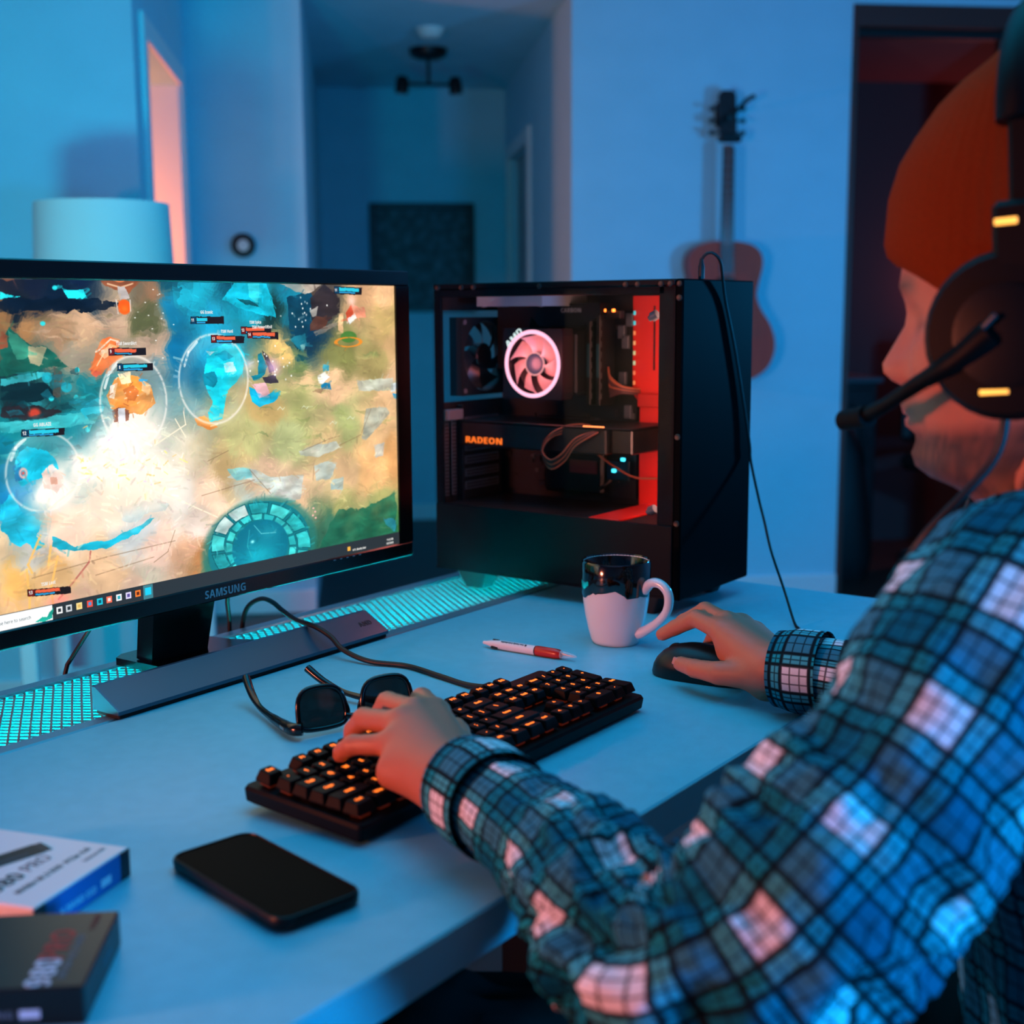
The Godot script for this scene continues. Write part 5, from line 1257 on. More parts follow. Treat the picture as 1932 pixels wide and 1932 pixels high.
func computer() -> void:
	var t := thing("computer_tower", "black tower computer with a glass side and red cable cover", "computer", D(0, 0, 0))
	var steel := mat("case_black", Color(0.018, 0.036, 0.052), 0.45, 0.0, {"metallic_specular": 0.22})
	var inner := mat("case_inside", Color(0.018, 0.018, 0.02), 0.6)
	var red := mat("case_red", Color(0.9, 0.15, 0.11), 0.38)
	var dark := mat("pc_dark", Color(0.03, 0.032, 0.036), 0.45)
	var grey := mat("pc_grey", Color(0.36, 0.39, 0.42), 0.45, 0.3)
	var silver := mat("steel", Color(0.6, 0.6, 0.6), 0.3, 1.0)
	var W_ := 0.21
	# shell
	part("front_panel", bxm(Vector3(W_, 0.435, 0.012), 0.002), mat("front_black", Color(0.012, 0.016, 0.022), 0.55, 0.0, {"metallic_specular": 0.1}), t, Vector3(W_ / 2, 0.2425, -0.006))
	part("top_panel", bxm(Vector3(W_, 0.009, 0.416), 0.0015), steel, t, Vector3(W_ / 2, 0.4555, -0.22))
	part("bottom_panel", bxm(Vector3(W_, 0.003, 0.416), 0.0), steel, t, Vector3(W_ / 2, 0.0265, -0.22))
	part("right_side_panel", bxm(Vector3(0.002, 0.424, 0.414), 0.0), steel, t, Vector3(W_ - 0.001, 0.239, -0.22))
	part("shroud_panel", bxm(Vector3(0.003, 0.1, 0.415), 0.001), steel, t, Vector3(0.0015, 0.0775, -0.2205))
	part("glass_frame_front", bxm(Vector3(0.006, 0.323, 0.026), 0.001), steel, t, Vector3(0.004, 0.289, -0.0245))
	part("glass_frame_rear", bxm(Vector3(0.006, 0.323, 0.014), 0.001), steel, t, Vector3(0.004, 0.289, -0.4205))
	part("glass_frame_top", bxm(Vector3(0.006, 0.011, 0.39), 0.001), steel, t, Vector3(0.004, 0.4455, -0.224))
	part("glass_pane", bxm(Vector3(0.003, 0.322, 0.414), 0.0005), mat("tinted_glass", Color(0.05, 0.055, 0.06, 0.1), 0.02, 0.0, {"transparency": BaseMaterial3D.TRANSPARENCY_ALPHA, "metallic_specular": 0.13}), t, Vector3(-0.0018, 0.2895, -0.2205))
	part("shroud_top", bxm(Vector3(0.2, 0.003, 0.405), 0.0), inner, t, Vector3(0.106, 0.1235, -0.22))
	part("board_tray", bxm(Vector3(0.002, 0.32, 0.405), 0.0), inner, t, Vector3(0.17, 0.285, -0.22))
	for q in [[0.02, -0.36], [0.19, -0.36], [0.02, -0.06], [0.19, -0.06]]:
		var fm := mk()
		loft(fm, [rrect(0.0, 0.028, 0.034, 0.005), rrect(0.018, 0.038, 0.05, 0.005), rrect(0.025, 0.04, 0.055, 0.005)])
		part("foot", done(fm), mat("rubber", Color(0.015, 0.015, 0.017), 0.8), t, Vector3(q[0], 0.0, q[1]))
	for z in [-0.418, -0.373, -0.35, -0.232, -0.089, -0.07, -0.034, -0.02, -0.006]:
		part("rivet", lathe([[0.0, 0.0], [0.0042, 0.0], [0.0038, 0.001], [0.0022, 0.0006], [0.0, 0.0006]], 12), dark, t, Vector3(0.0, 0.4535, z), Vector3(0, 0, PI / 2))
	for y in [0.435, 0.25, 0.132]:
		part("rivet", lathe([[0.0, 0.0], [0.0045, 0.0], [0.004, 0.001], [0.0022, 0.0006], [0.0, 0.0006]], 12), dark, t, Vector3(0.0, y, -0.006), Vector3(0, 0, PI / 2))
	for y in [0.414, 0.148]:
		part("thumbscrew", lathe([[0.0, -0.002], [0.0065, 0.0], [0.0068, 0.009], [0.004, 0.01], [0.004, 0.014], [0.0, 0.014]], 14), grey, t, Vector3(0.012, y, -0.046), Vector3(-PI / 2 - 0.5, 0, 0))
	# rear wall with slot covers and the tall vertical grille
	part("rear_wall", bxm(Vector3(0.2, 0.03, 0.003), 0.0), inner, t, Vector3(0.106, 0.435, -0.4265))
	part("rear_wall", bxm(Vector3(0.03, 0.3, 0.003), 0.0), inner, t, Vector3(0.19, 0.28, -0.4265))
	part("rear_wall", bxm(Vector3(0.2, 0.16, 0.002), 0.0), inner, t, Vector3(0.106, 0.2, -0.4275))
	part("rear_post", bxm(Vector3(0.006, 0.15, 0.012), 0.001), dark, t, Vector3(0.052, 0.2, -0.418))
	for i in 6:
		var y := 0.147 + 0.0203 * i
		var sl := part("slot_cover", bxm(Vector3(0.088, 0.013, 0.002), 0.0006), grey, t, Vector3(0.108, y, -0.42))
		var hs := mk()
		for k in 14:
			for r in 2:
				box(hs, Vector3(-0.038 + k * 0.0058, -0.0025 + r * 0.005, 0.0011), Vector3(0.0038, 0.0032, 0.0006))
		var holes := part("slot_holes", done(hs), inner, sl)
		holes.set_meta("kind", "stuff")
	for i in 2:
		var g := part("slot_cover", bxm(Vector3(0.011, 0.118, 0.002), 0.0006), grey, t, Vector3(0.018 + i * 0.018, 0.195, -0.42))
		var hs := mk()
		for k in 20:
			for r in 2:
				box(hs, Vector3(-0.0023 + r * 0.0046, -0.055 + k * 0.0058, 0.0011), Vector3(0.0032, 0.0038, 0.0006))
		var holes := part("slot_holes", done(hs), inner, g)
		holes.set_meta("kind", "stuff")
	part("slot_bracket", bxm(Vector3(0.036, 0.016, 0.012), 0.001), mat("pale_steel", Color(0.55, 0.57, 0.6), 0.4, 0.5), t, Vector3(0.026, 0.262, -0.412))
	# motherboard
	var pcb := mat("circuit_board", Color(1, 1, 1), 0.45, 0.0, {"albedo_texture": noise_tex(0.12, Color(0.015, 0.017, 0.02), Color(0.07, 0.075, 0.08), 256, 3, 31), "uv1_triplanar": true, "uv1_scale": Vector3(9, 9, 9)})
	var mb := part("motherboard", bxm(Vector3(0.002, 0.305, 0.244), 0.0), pcb, t, Vector3(0.163, 0.287, -0.288))
	rng.seed = 19
	for i in 90:
		var s := Vector3(rng.randf_range(0.0015, 0.006), rng.randf_range(0.003, 0.01), rng.randf_range(0.003, 0.01))
		var z := rng.randf_range(-0.12, 0.118)
		var y := rng.randf_range(-0.148, 0.145)
		if z < 0.06 and y > -0.01:
			continue
		var tone := rng.randf()
		part("chip", bxm(s, 0.0004), mat("chip_pale", Color(0.3, 0.32, 0.33), 0.4) if tone > 0.75 else dark, mb, Vector3(-0.001 - s.x / 2, y, z))
	for q in [[0.118, 0.112], [0.1, 0.098], [0.085, 0.105], [-0.02, 0.11], [0.03, 0.1]]:
		part("chip", bxm(Vector3(0.008, 0.02, 0.012), 0.001), grey, mb, Vector3(-0.005, q[0], q[1]))
	var vrm := mk()
	plate(vrm, PackedVector2Array([Vector2(-0.39, 0.43), Vector2(-0.2, 0.43), Vector2(-0.2, 0.412), Vector2(-0.235, 0.395), Vector2(-0.31, 0.395), Vector2(-0.325, 0.41), Vector2(-0.335, 0.37), Vector2(-0.375, 0.33), Vector2(-0.39, 0.33)]), 0.0, 0.05, Transform3D(Basis(Vector3(0, 0, 1), Vector3(0, 1, 0), Vector3(-1, 0, 0)), Vector3(0.162, 0, 0)))
	var vh := part("heat_sink", done(vrm), mat("heatsink_black", Color(0.03, 0.033, 0.04), 0.35, 0.4), t)
	letters("CARBON", 0.0065, mat("pale_print", Color(0.62, 0.68, 0.72), 0.5), vh, Vector3(0.1116, 0.4195, -0.252), Basis(Vector3.UP, -PI / 2), "lettering", 0.0005, true)
	part("chipset_cover", bxm(Vector3(0.016, 0.075, 0.11), 0.004), mats["heatsink_black"], t, Vector3(0.152, 0.175, -0.27))
	part("chipset_emblem", bxm(Vector3(0.001, 0.02, 0.05), 0.0), mat("dim_red", Color(0.35, 0.03, 0.02), 0.4), t, Vector3(0.1435, 0.18, -0.25))
	part("m2_cover", bxm(Vector3(0.01, 0.02, 0.1), 0.002), mat("blue_steel", Color(0.2, 0.25, 0.3), 0.3, 0.7), t, Vector3(0.14, 0.212, -0.3))
	for y in [0.148, 0.252]:
		part("expansion_slot", bxm(Vector3(0.011, 0.008, 0.1), 0.001), dark, t, Vector3(0.156, y, -0.29))
	var blue := mk()
	box(blue, Vector3(0.15, 0.178, -0.19), Vector3(0.006, 0.03, 0.04), 0.001)
	part("audio_block", done(blue), mat("blue_block", Color(0.04, 0.12, 0.2), 0.3, 0.3), t)
	for q in [[0.196, -0.176], [0.178, -0.192]]:
		var o := part("status_light", bxm(Vector3(0.004, 0.005, 0.007), 0.001), glow("cyan_led", lin(0.05, 0.75, 1.0), 3.0), t, Vector3(0.14, q[0], q[1]))
	# board-edge lights, cyan above and warm below
	for i in 9:
		var c := [lin(0.05, 0.7, 0.75), lin(0.05, 0.7, 0.75), lin(1.0, 0.25, 0.08), lin(1.0, 0.4, 0.15), lin(0.7, 0.65, 0.3), lin(0.6, 0.7, 0.4), lin(1.0, 0.2, 0.08), lin(1.0, 0.25, 0.08), lin(1.0, 0.2, 0.06)]
		part("edge_light", bxm(Vector3(0.004, 0.006, 0.002), 0.0005), glow("edge_led_%d" % i, c[i], 1.1), t, Vector3(0.153, 0.415 - i * 0.0148, -0.1655))
	for z in [-0.201, -0.185]:
		part("diagnostic_light", bxm(Vector3(0.003, 0.004, 0.004), 0.0005), glow("orange_led", lin(1.0, 0.16, 0.02), 9.0), t, Vector3(0.125, 0.419, z))
	part("power_block", bxm(Vector3(0.014, 0.012, 0.034), 0.001), dark, t, Vector3(0.136, 0.413, -0.193))
	# memory
	for i in 2:
		var z := -0.222 + i * 0.017
		var r := part("memory_stick", bxm(Vector3(0.042, 0.134, 0.007), 0.001), dark, t, Vector3(0.135, 0.345, z))
		part("memory_label", bxm(Vector3(0.0006, 0.05, 0.0052), 0.0), mat("teal_label", Color(0.16, 0.34, 0.36), 0.4), r, Vector3(-0.0213, 0.0, 0))
		for k in 8:
			part("memory_chip", bxm(Vector3(0.006, 0.009, 0.0014), 0.0003), mat("chip_black", Color(0.07, 0.07, 0.075), 0.35), r, Vector3(-0.016, 0.055 - k * 0.0155, 0.0042))
		part("memory_slot", bxm(Vector3(0.012, 0.14, 0.006), 0.001), inner, t, Vector3(0.157, 0.345, z - 0.0085))
		part("memory_tab", bxm(Vector3(0.002, 0.02, 0.003), 0.0), mat("pale_steel", Color(0.55, 0.57, 0.6), 0.4, 0.5), t, Vector3(0.1505, 0.342, z - 0.0085))
	# processor cooler with its lit ring
	var ck := part("cooler_fins", bxm(Vector3(0.06, 0.092, 0.104), 0.003), mat("fin_metal", Color(0.16, 0.16, 0.17), 0.4, 0.7), t, Vector3(0.12, 0.341, -0.28))
	for i in 12:
		part("fin", bxm(Vector3(0.052, 0.096, 0.0012)), mats["fin_metal"], ck, Vector3(0.002, 0, -0.049 + i * 0.0089))
	var cs := part("cooler_shroud", holed_plate(0.054, 0.052, 0.047, -0.014, 0.014), mat("cooler_plastic", Color(0.05, 0.06, 0.075), 0.4), t, Vector3(0.064, 0.341, -0.2795), Vector3(0, -PI / 2, 0))
	for rr in [[0.0485, 0.0018], [0.0455, 0.0012]]:
		var rg := mk()
		loft(rg, sweep(circle_path(rr[0], 48), [rr[1]], 8, Vector3(0, 0, 1)), false, false)
		part("light_ring", done(rg), glow("pink_ring", lin(1.0, 0.45, 0.62), 1.8), cs, Vector3(0, 0, 0.0145))
	letters("AMD", 0.009, glow("ring_text", lin(0.75, 0.95, 0.95), 1.2), cs, Vector3(-0.0335, 0.0385, 0.0146), Basis(Vector3.FORWARD, -0.72), "lettering", 0.0008, true, 1.3)
	var hub := part("fan_hub", lathe([[0.0, 0.0], [0.015, 0.0], [0.016, 0.004], [0.016, 0.012], [0.014, 0.014], [0.0, 0.0145]], 28), mat("hub_blue", Color(0.16, 0.24, 0.32), 0.35), cs, Vector3(0, 0, -0.004), Vector3(PI / 2, 0, 0))
	var hr := mk()
	loft(hr, sweep(circle_path(0.0165, 36), [0.0013], 8, Vector3(0, 0, 1)), false, false)
	part("hub_ring", done(hr), glow("hub_ring_led", lin(1.0, 0.42, 0.42), 0.9), cs, Vector3(0, 0, 0.008))
	for i in 7:
		part("fan_blade", blade(0.0155, 0.045, 0.75, 0.012), mat("clear_blade", Color(0.82, 0.78, 0.79), 0.3, 0.0, {"backlight_enabled": true, "backlight": Color(0.4, 0.4, 0.4)}), cs, Vector3(0, 0, -0.003), Vector3(0, 0, TAU * i / 7))
	part("fan_back", lathe([[0.0, 0.0], [0.046, 0.0], [0.046, 0.001], [0.0, 0.001]], 32), mat("fan_cavity", Color(0.3, 0.28, 0.28), 0.6), cs, Vector3(0, 0, -0.013), Vector3(PI / 2, 0, 0))
	omni(t.position + Vector3(0.035, 0.341, -0.2795), lin(1.0, 0.2, 0.18), 0.017, 0.03, "ring_light", t)
	# case fans: one at the back, one under the roof
	var rf := case_fan(t, "rear_fan", Vector3(0.094, 0.35, -0.412), Vector3.ZERO, mat("smoke_plastic", Color(0.09, 0.12, 0.13), 0.3), mat("smoke_blade", Color(0.12, 0.16, 0.17), 0.3))
	case_fan(t, "roof_fan", Vector3(0.1, 0.438, -0.315), Vector3(PI / 2, 0, 0), mat("pale_fan", Color(0.6, 0.66, 0.68), 0.4), mat("pale_blade", Color(0.5, 0.56, 0.58), 0.4))
	# graphics card
	var gc := part("graphics_card", bxm(Vector3(0.115, 0.038, 0.27), 0.002), mat("card_black", Color(0.03, 0.036, 0.045), 0.4), t, Vector3(0.1035, 0.2315, -0.283))
	part("card_backplate", bxm(Vector3(0.117, 0.0016, 0.31), 0.0005), dark, t, Vector3(0.1035, 0.2515, -0.262))
	part("card_nose", bxm(Vector3(0.1, 0.036, 0.036), 0.002), mat("card_nose", Color(0.05, 0.02, 0.02), 0.35), t, Vector3(0.107, 0.2315, -0.129))
	letters("RADEON", 0.0095, glow("orange_letters", lin(1.0, 0.17, 0.015), 1.5), gc, Vector3(-0.0578, -0.009, -0.0855), Basis(Vector3.UP, -PI / 2), "lettering", 0.0006, true, 1.35)
	for i in 8:
		part("meter_light", bxm(Vector3(0.003, 0.002, 0.0026), 0.0004), glow("meter_led", lin(1.0, 0.22, 0.06), 5.0), t, Vector3(0.0475, 0.2527, -0.186 + i * 0.0046))
	part("power_socket", bxm(Vector3(0.016, 0.012, 0.036), 0.001), dark, t, Vector3(0.058, 0.246, -0.17))
	# power leads: a loop off the card, and the fan of wires into the board
	var orange := mat("orange_wire", Color(0.6, 0.3, 0.18), 0.45)
	var brown := mat("brown_wire", Color(0.08, 0.05, 0.045), 0.45)
	for i in 7:
		var k := i * 0.0017
		part("power_lead", tube([Vector3(0.044 - k * 0.3, 0.246, -0.168 + k), Vector3(0.03, 0.236 - k, -0.19), Vector3(0.025 + k, 0.212 - k, -0.212), Vector3(0.026, 0.203 - k * 1.3, -0.232), Vector3(0.03 + k, 0.216, -0.248 - k * 0.8), Vector3(0.04, 0.236 + k * 0.6, -0.236), Vector3(0.06, 0.244 + k, -0.205), Vector3(0.09, 0.246, -0.18)], 0.0013, 44, 6), orange if i in [0, 3, 6] else brown, t)
	for i in 9:
		var k := i * 0.003
		part("board_lead", tube([Vector3(0.135, 0.335 - k * 1.6, -0.2 + k * 0.35), Vector3(0.13, 0.322 - k * 1.3, -0.194), Vector3(0.135, 0.308 - k * 0.5, -0.178), Vector3(0.15, 0.303 - k * 0.35, -0.162), Vector3(0.168, 0.302 - k * 0.3, -0.156)], 0.0013, 26, 6), mat("peach_wire", Color(0.75, 0.42, 0.28), 0.45) if i in [0, 1, 4] else mat("pinkish_wire", Color(0.35, 0.2, 0.2), 0.45), t)
	part("front_lead", tube([Vector3(0.11, 0.21, -0.21), Vector3(0.115, 0.19, -0.18), Vector3(0.13, 0.172, -0.15), Vector3(0.15, 0.17, -0.12)], 0.0016, 26, 6), orange, t)
	part("front_lead", tube([Vector3(0.13, 0.15, -0.21), Vector3(0.12, 0.157, -0.196), Vector3(0.125, 0.166, -0.188)], 0.003, 16, 6), brown, t)
	# red cable cover: a wide upper plate, a narrow lower one and a leg across the shroud
	var rb := mk()
	plate(rb, PackedVector2Array([Vector2(-0.171, 0.44), Vector2(-0.1, 0.44), Vector2(-0.1, 0.126), Vector2(-0.158, 0.126), Vector2(-0.158, 0.28), Vector2(-0.171, 0.296)]), 0.0, 0.004, Transform3D(Basis(Vector3(0, 0, 1), Vector3(0, 1, 0), Vector3(-1, 0, 0)), Vector3(0.162, 0, 0)))
	var rp := part("cable_cover", done(rb), red, t)
	part("cable_cover_step", bxm(Vector3(0.012, 0.02, 0.056), 0.001), mat("case_red_step", Color(0.75, 0.1, 0.07), 0.4), rp, Vector3(0.154, 0.286, -0.129))
	part("cable_cover_slot", bxm(Vector3(0.0012, 0.095, 0.0026), 0.0), inner, rp, Vector3(0.1576, 0.378, -0.134))
	part("cable_cover_foot", bxm(Vector3(0.158, 0.003, 0.05), 0.0005), red, t, Vector3(0.083, 0.1268, -0.125))
	# a red light strip behind the front pillar, shining on the cover
	part("light_strip", bxm(Vector3(0.003, 0.28, 0.004)), glow("red_strip", lin(1.0, 0.3, 0.2), 1.2), t, Vector3(0.011, 0.285, -0.03))
	area(t.position + Vector3(0.0135, 0.285, -0.0325), t.position + Vector3(0.16, 0.285, -0.14), Vector2(0.004, 0.28), lin(1.0, 0.4, 0.3), 0.05, "strip_light", t)
	part("front_wall", bxm(Vector3(0.19, 0.31, 0.002), 0.0), inner, t, Vector3(0.105, 0.285, -0.0125))
	part("status_strip", bxm(Vector3(0.004, 0.25, 0.003), 0.0), mat("pc_dark", Color(0.03, 0.032, 0.036), 0.45), t, Vector3(0.165, 0.29, -0.17))


func circle_path(r: float, n: int) -> PackedVector3Array:
	var o := PackedVector3Array()
	for i in n + 1:
		o.append(Vector3(cos(TAU * i / n) * r, sin(TAU * i / n) * r, 0))
	return o


# A square plate with a round opening, in the xy plane.
func holed_plate(hw: float, hh: float, r: float, z0: float, z1: float) -> ArrayMesh:
	var st := mk()
	var n := 48
	for i in n:
		var c := []
		var e := []
		for k in [i, i + 1]:
			var a: float = TAU * k / n
			var d := Vector2(cos(a), sin(a))
			c.append(d * r)
			e.append(d * minf(hw / maxf(absf(d.x), 1e-5), hh / maxf(absf(d.y), 1e-5)))
		quad(st, v3(c[0], z1), v3(e[0], z1), v3(e[1], z1), v3(c[1], z1))
		quad(st, v3(c[1], z0), v3(e[1], z0), v3(e[0], z0), v3(c[0], z0))
		quad(st, v3(e[0], z0), v3(e[1], z0), v3(e[1], z1), v3(e[0], z1))
		quad(st, v3(c[1], z0), v3(c[0], z0), v3(c[0], z1), v3(c[1], z1))
	return done(st)


func v3(p: Vector2, z: float) -> Vector3:
	return Vector3(p.x, p.y, z)


# A swept, pitched fan blade in the xy plane.
func blade(r0: float, r1: float, sweep_angle: float, pitch: float) -> ArrayMesh:
	var st := mk()
	st.set_smooth_group(0)
	var n := 6
	for side in 2:
		for i in n:
			var q := []
			for k in [i, i + 1]:
				var f := float(k) / n
				var r := lerpf(r0, r1, f)
				var a := f * 0.5
				for e in [0.0, sweep_angle]:
					q.append(Vector3(cos(a + e) * r, sin(a + e) * r, (pitch if e > 0 else 0.0) + (0.0008 if side == 1 else 0.0)))
			if side == 1:
				tri(st, q[0], q[2], q[3])
				tri(st, q[0], q[3], q[1])
			else:
				tri(st, q[0], q[3], q[2])
				tri(st, q[0], q[1], q[3])
	return done(st)


func case_fan(t: Node3D, called: String, at: Vector3, rot: Vector3, m: Material, bm: Material) -> MeshInstance3D:
	var f := part(called, holed_plate(0.06, 0.06, 0.0545, -0.012, 0.012), m, t, at, rot)
	part("hub", lathe([[0.0, -0.01], [0.02, -0.01], [0.02, 0.008], [0.018, 0.01], [0.0, 0.0105]], 24), m, f, Vector3.ZERO, Vector3(PI / 2, 0, 0))
	for i in 7:
		part("fan_blade", blade(0.019, 0.053, 0.62, 0.012), bm, f, Vector3(0, 0, -0.006), Vector3(0, 0, TAU * i / 7))
	for i in 4:
		part("corner_screw", lathe([[0.0, 0.0], [0.004, 0.0], [0.004, 0.001], [0.0, 0.0014]], 10), mat("pc_grey", Color(0.36, 0.39, 0.42), 0.45, 0.3), f, Vector3(0.0525 * (1 if i % 2 == 0 else -1), 0.0525 * (1 if i < 2 else -1), 0.012), Vector3(PI / 2, 0, 0))
	return f


const LIE := Basis(Vector3(1, 0, 0), Vector3(0, 0, -1), Vector3(0, 1, 0))


func keycap(w: float, d: float) -> ArrayMesh:
	var st := mk()
	var bw := w - 0.0009
	var bd := d - 0.0009
	loft_flat(st, [rrect(0.0, bw, bd, 0.001, 2), rrect(0.0012, bw, bd, 0.001, 2), shift(rrect(0.0088, bw - 0.0046, bd - 0.0042, 0.0012, 2), -0.0006), shift(rrect(0.0094, bw - 0.0058, bd - 0.0054, 0.0012, 2), -0.0006)])
	return done(st)


func shift(r: PackedVector3Array, dz: float) -> PackedVector3Array:
	var o := PackedVector3Array()
	for q in r:
		o.append(q + Vector3(0, 0, dz))
	return o


func keyboard() -> void:
	var u := 0.01905
	var t := thing("keyboard", "black mechanical keyboard with glowing orange legends", "keyboard", D(-0.607, 0.0, 0.1045))
	t.rotation.x = 0.045
	t.position.y += 0.0035
	var plastic := mat("keyboard_plastic", Color(0.012, 0.018, 0.021), 0.5, 0.0, {"metallic_specular": 0.25})
	var capm := mat("keycap_plastic", Color(0.008, 0.011, 0.013), 0.5, 0.0, {"metallic_specular": 0.22})
	var lit := glow("key_legend", lin(1.0, 0.17, 0.015), 2.6)
	var st := mk()
	loft(st, [rrect(0.001, 0.43, 0.126, 0.004), rrect(0.004, 0.438, 0.134, 0.005), rrect(0.014, 0.44, 0.136, 0.005), rrect(0.017, 0.437, 0.133, 0.005)])
	part("base", done(st), plastic, t)
	for s in [-1.0, 1.0]:
		part("foot", bxm(Vector3(0.03, 0.008, 0.008), 0.002), plastic, t, Vector3(s * 0.17, -0.002, -0.052))
	var rows := [
		[0.0, [["Esc", 0, 1], ["F1", 2, 1], ["F2", 3, 1], ["F3", 4, 1], ["F4", 5, 1], ["F5", 6.5, 1], ["F6", 7.5, 1], ["F7", 8.5, 1], ["F8", 9.5, 1], ["F9", 11, 1], ["F10", 12, 1], ["F11", 13, 1], ["F12", 14, 1], ["Prt", 15.25, 1], ["Scr", 16.25, 1], ["Brk", 17.25, 1]]],
		[1.28, [["`", 0, 1], ["1", 1, 1], ["2", 2, 1], ["3", 3, 1], ["4", 4, 1], ["5", 5, 1], ["6", 6, 1], ["7", 7, 1], ["8", 8, 1], ["9", 9, 1], ["0", 10, 1], ["-", 11, 1], ["=", 12, 1], ["Back", 13, 2], ["Ins", 15.25, 1], ["Hm", 16.25, 1], ["PU", 17.25, 1], ["Num", 18.5, 1], ["/", 19.5, 1], ["*", 20.5, 1], ["-", 21.5, 1]]],
		[2.28, [["Tab", 0, 1.5], ["Q", 1.5, 1], ["W", 2.5, 1], ["E", 3.5, 1], ["R", 4.5, 1], ["T", 5.5, 1], ["Y", 6.5, 1], ["U", 7.5, 1], ["I", 8.5, 1], ["O", 9.5, 1], ["P", 10.5, 1], ["[", 11.5, 1], ["]", 12.5, 1], ["\\", 13.5, 1.5], ["Del", 15.25, 1], ["End", 16.25, 1], ["PD", 17.25, 1], ["7", 18.5, 1], ["8", 19.5, 1], ["9", 20.5, 1], ["+", 21.5, 1, 2]]],
		[3.28, [["Caps", 0, 1.75], ["A", 1.75, 1], ["S", 2.75, 1], ["D", 3.75, 1], ["F", 4.75, 1], ["G", 5.75, 1], ["H", 6.75, 1], ["J", 7.75, 1], ["K", 8.75, 1], ["L", 9.75, 1], [";", 10.75, 1], ["'", 11.75, 1], ["Enter", 12.75, 2.25], ["4", 18.5, 1], ["5", 19.5, 1], ["6", 20.5, 1]]],
		[4.28, [["Shift", 0, 2.25], ["Z", 2.25, 1], ["X", 3.25, 1], ["C", 4.25, 1], ["V", 5.25, 1], ["B", 6.25, 1], ["N", 7.25, 1], ["M", 8.25, 1], [",", 9.25, 1], [".", 10.25, 1], ["/", 11.25, 1], ["Shift", 12.25, 2.75], ["^", 16.25, 1], ["1", 18.5, 1], ["2", 19.5, 1], ["3", 20.5, 1], ["Ent", 21.5, 1, 2]]],
		[5.28, [["Ctrl", 0, 1.25], ["Win", 1.25, 1.25], ["Alt", 2.5, 1.25], ["", 3.75, 6.25], ["Alt", 10, 1.25], ["Fn", 11.25, 1.25], ["Menu", 12.5, 1.25], ["Ctrl", 13.75, 1.25], ["<", 15.25, 1], ["v", 16.25, 1], [">", 17.25, 1], ["0", 18.5, 2], [".", 20.5, 1]]],
	]
	var shapes := {}
	var sw := bxm(Vector3(0.012, 0.003, 0.012), 0.0005)
	var swm := mat("switch_red", Color(0.25, 0.03, 0.02), 0.5, 0.0, {"emission_enabled": true, "emission": lin(1.0, 0.1, 0.02), "emission_energy_multiplier": 0.05})
	var tilt := [0.1, 0.06, 0.03, -0.01, -0.05, -0.06]
	for r in 6:
		for q in rows[r][1]:
			var deep: float = q[3] if q.size() > 3 else 1.0
			var key := "%s_%s" % [q[2], deep]
			if not shapes.has(key):
				shapes[key] = keycap(q[2] * u, deep * u)
			var x: float = -0.2144 + (q[1] + q[2] / 2.0) * u
			var z: float = -0.0595 + (rows[r][0] + deep / 2.0) * u
			var k := part("key", shapes[key], capm, t, Vector3(x, 0.0205 + absf(r - 3.0) * 0.0003, z), Vector3(tilt[r], 0, 0))
			part("switch", sw, swm, k, Vector3(0, -0.0022, 0))
			if q[0] != "":
				var word: String = q[0]
				var hgt := 0.0046 if word.length() == 1 else (0.0036 if word.length() < 4 else 0.0032)
				letters(word, hgt, lit, k, Vector3(0, 0.00945, -0.0012 - (deep - 1) * 0.004), LIE, "legend", 0.0003, true)


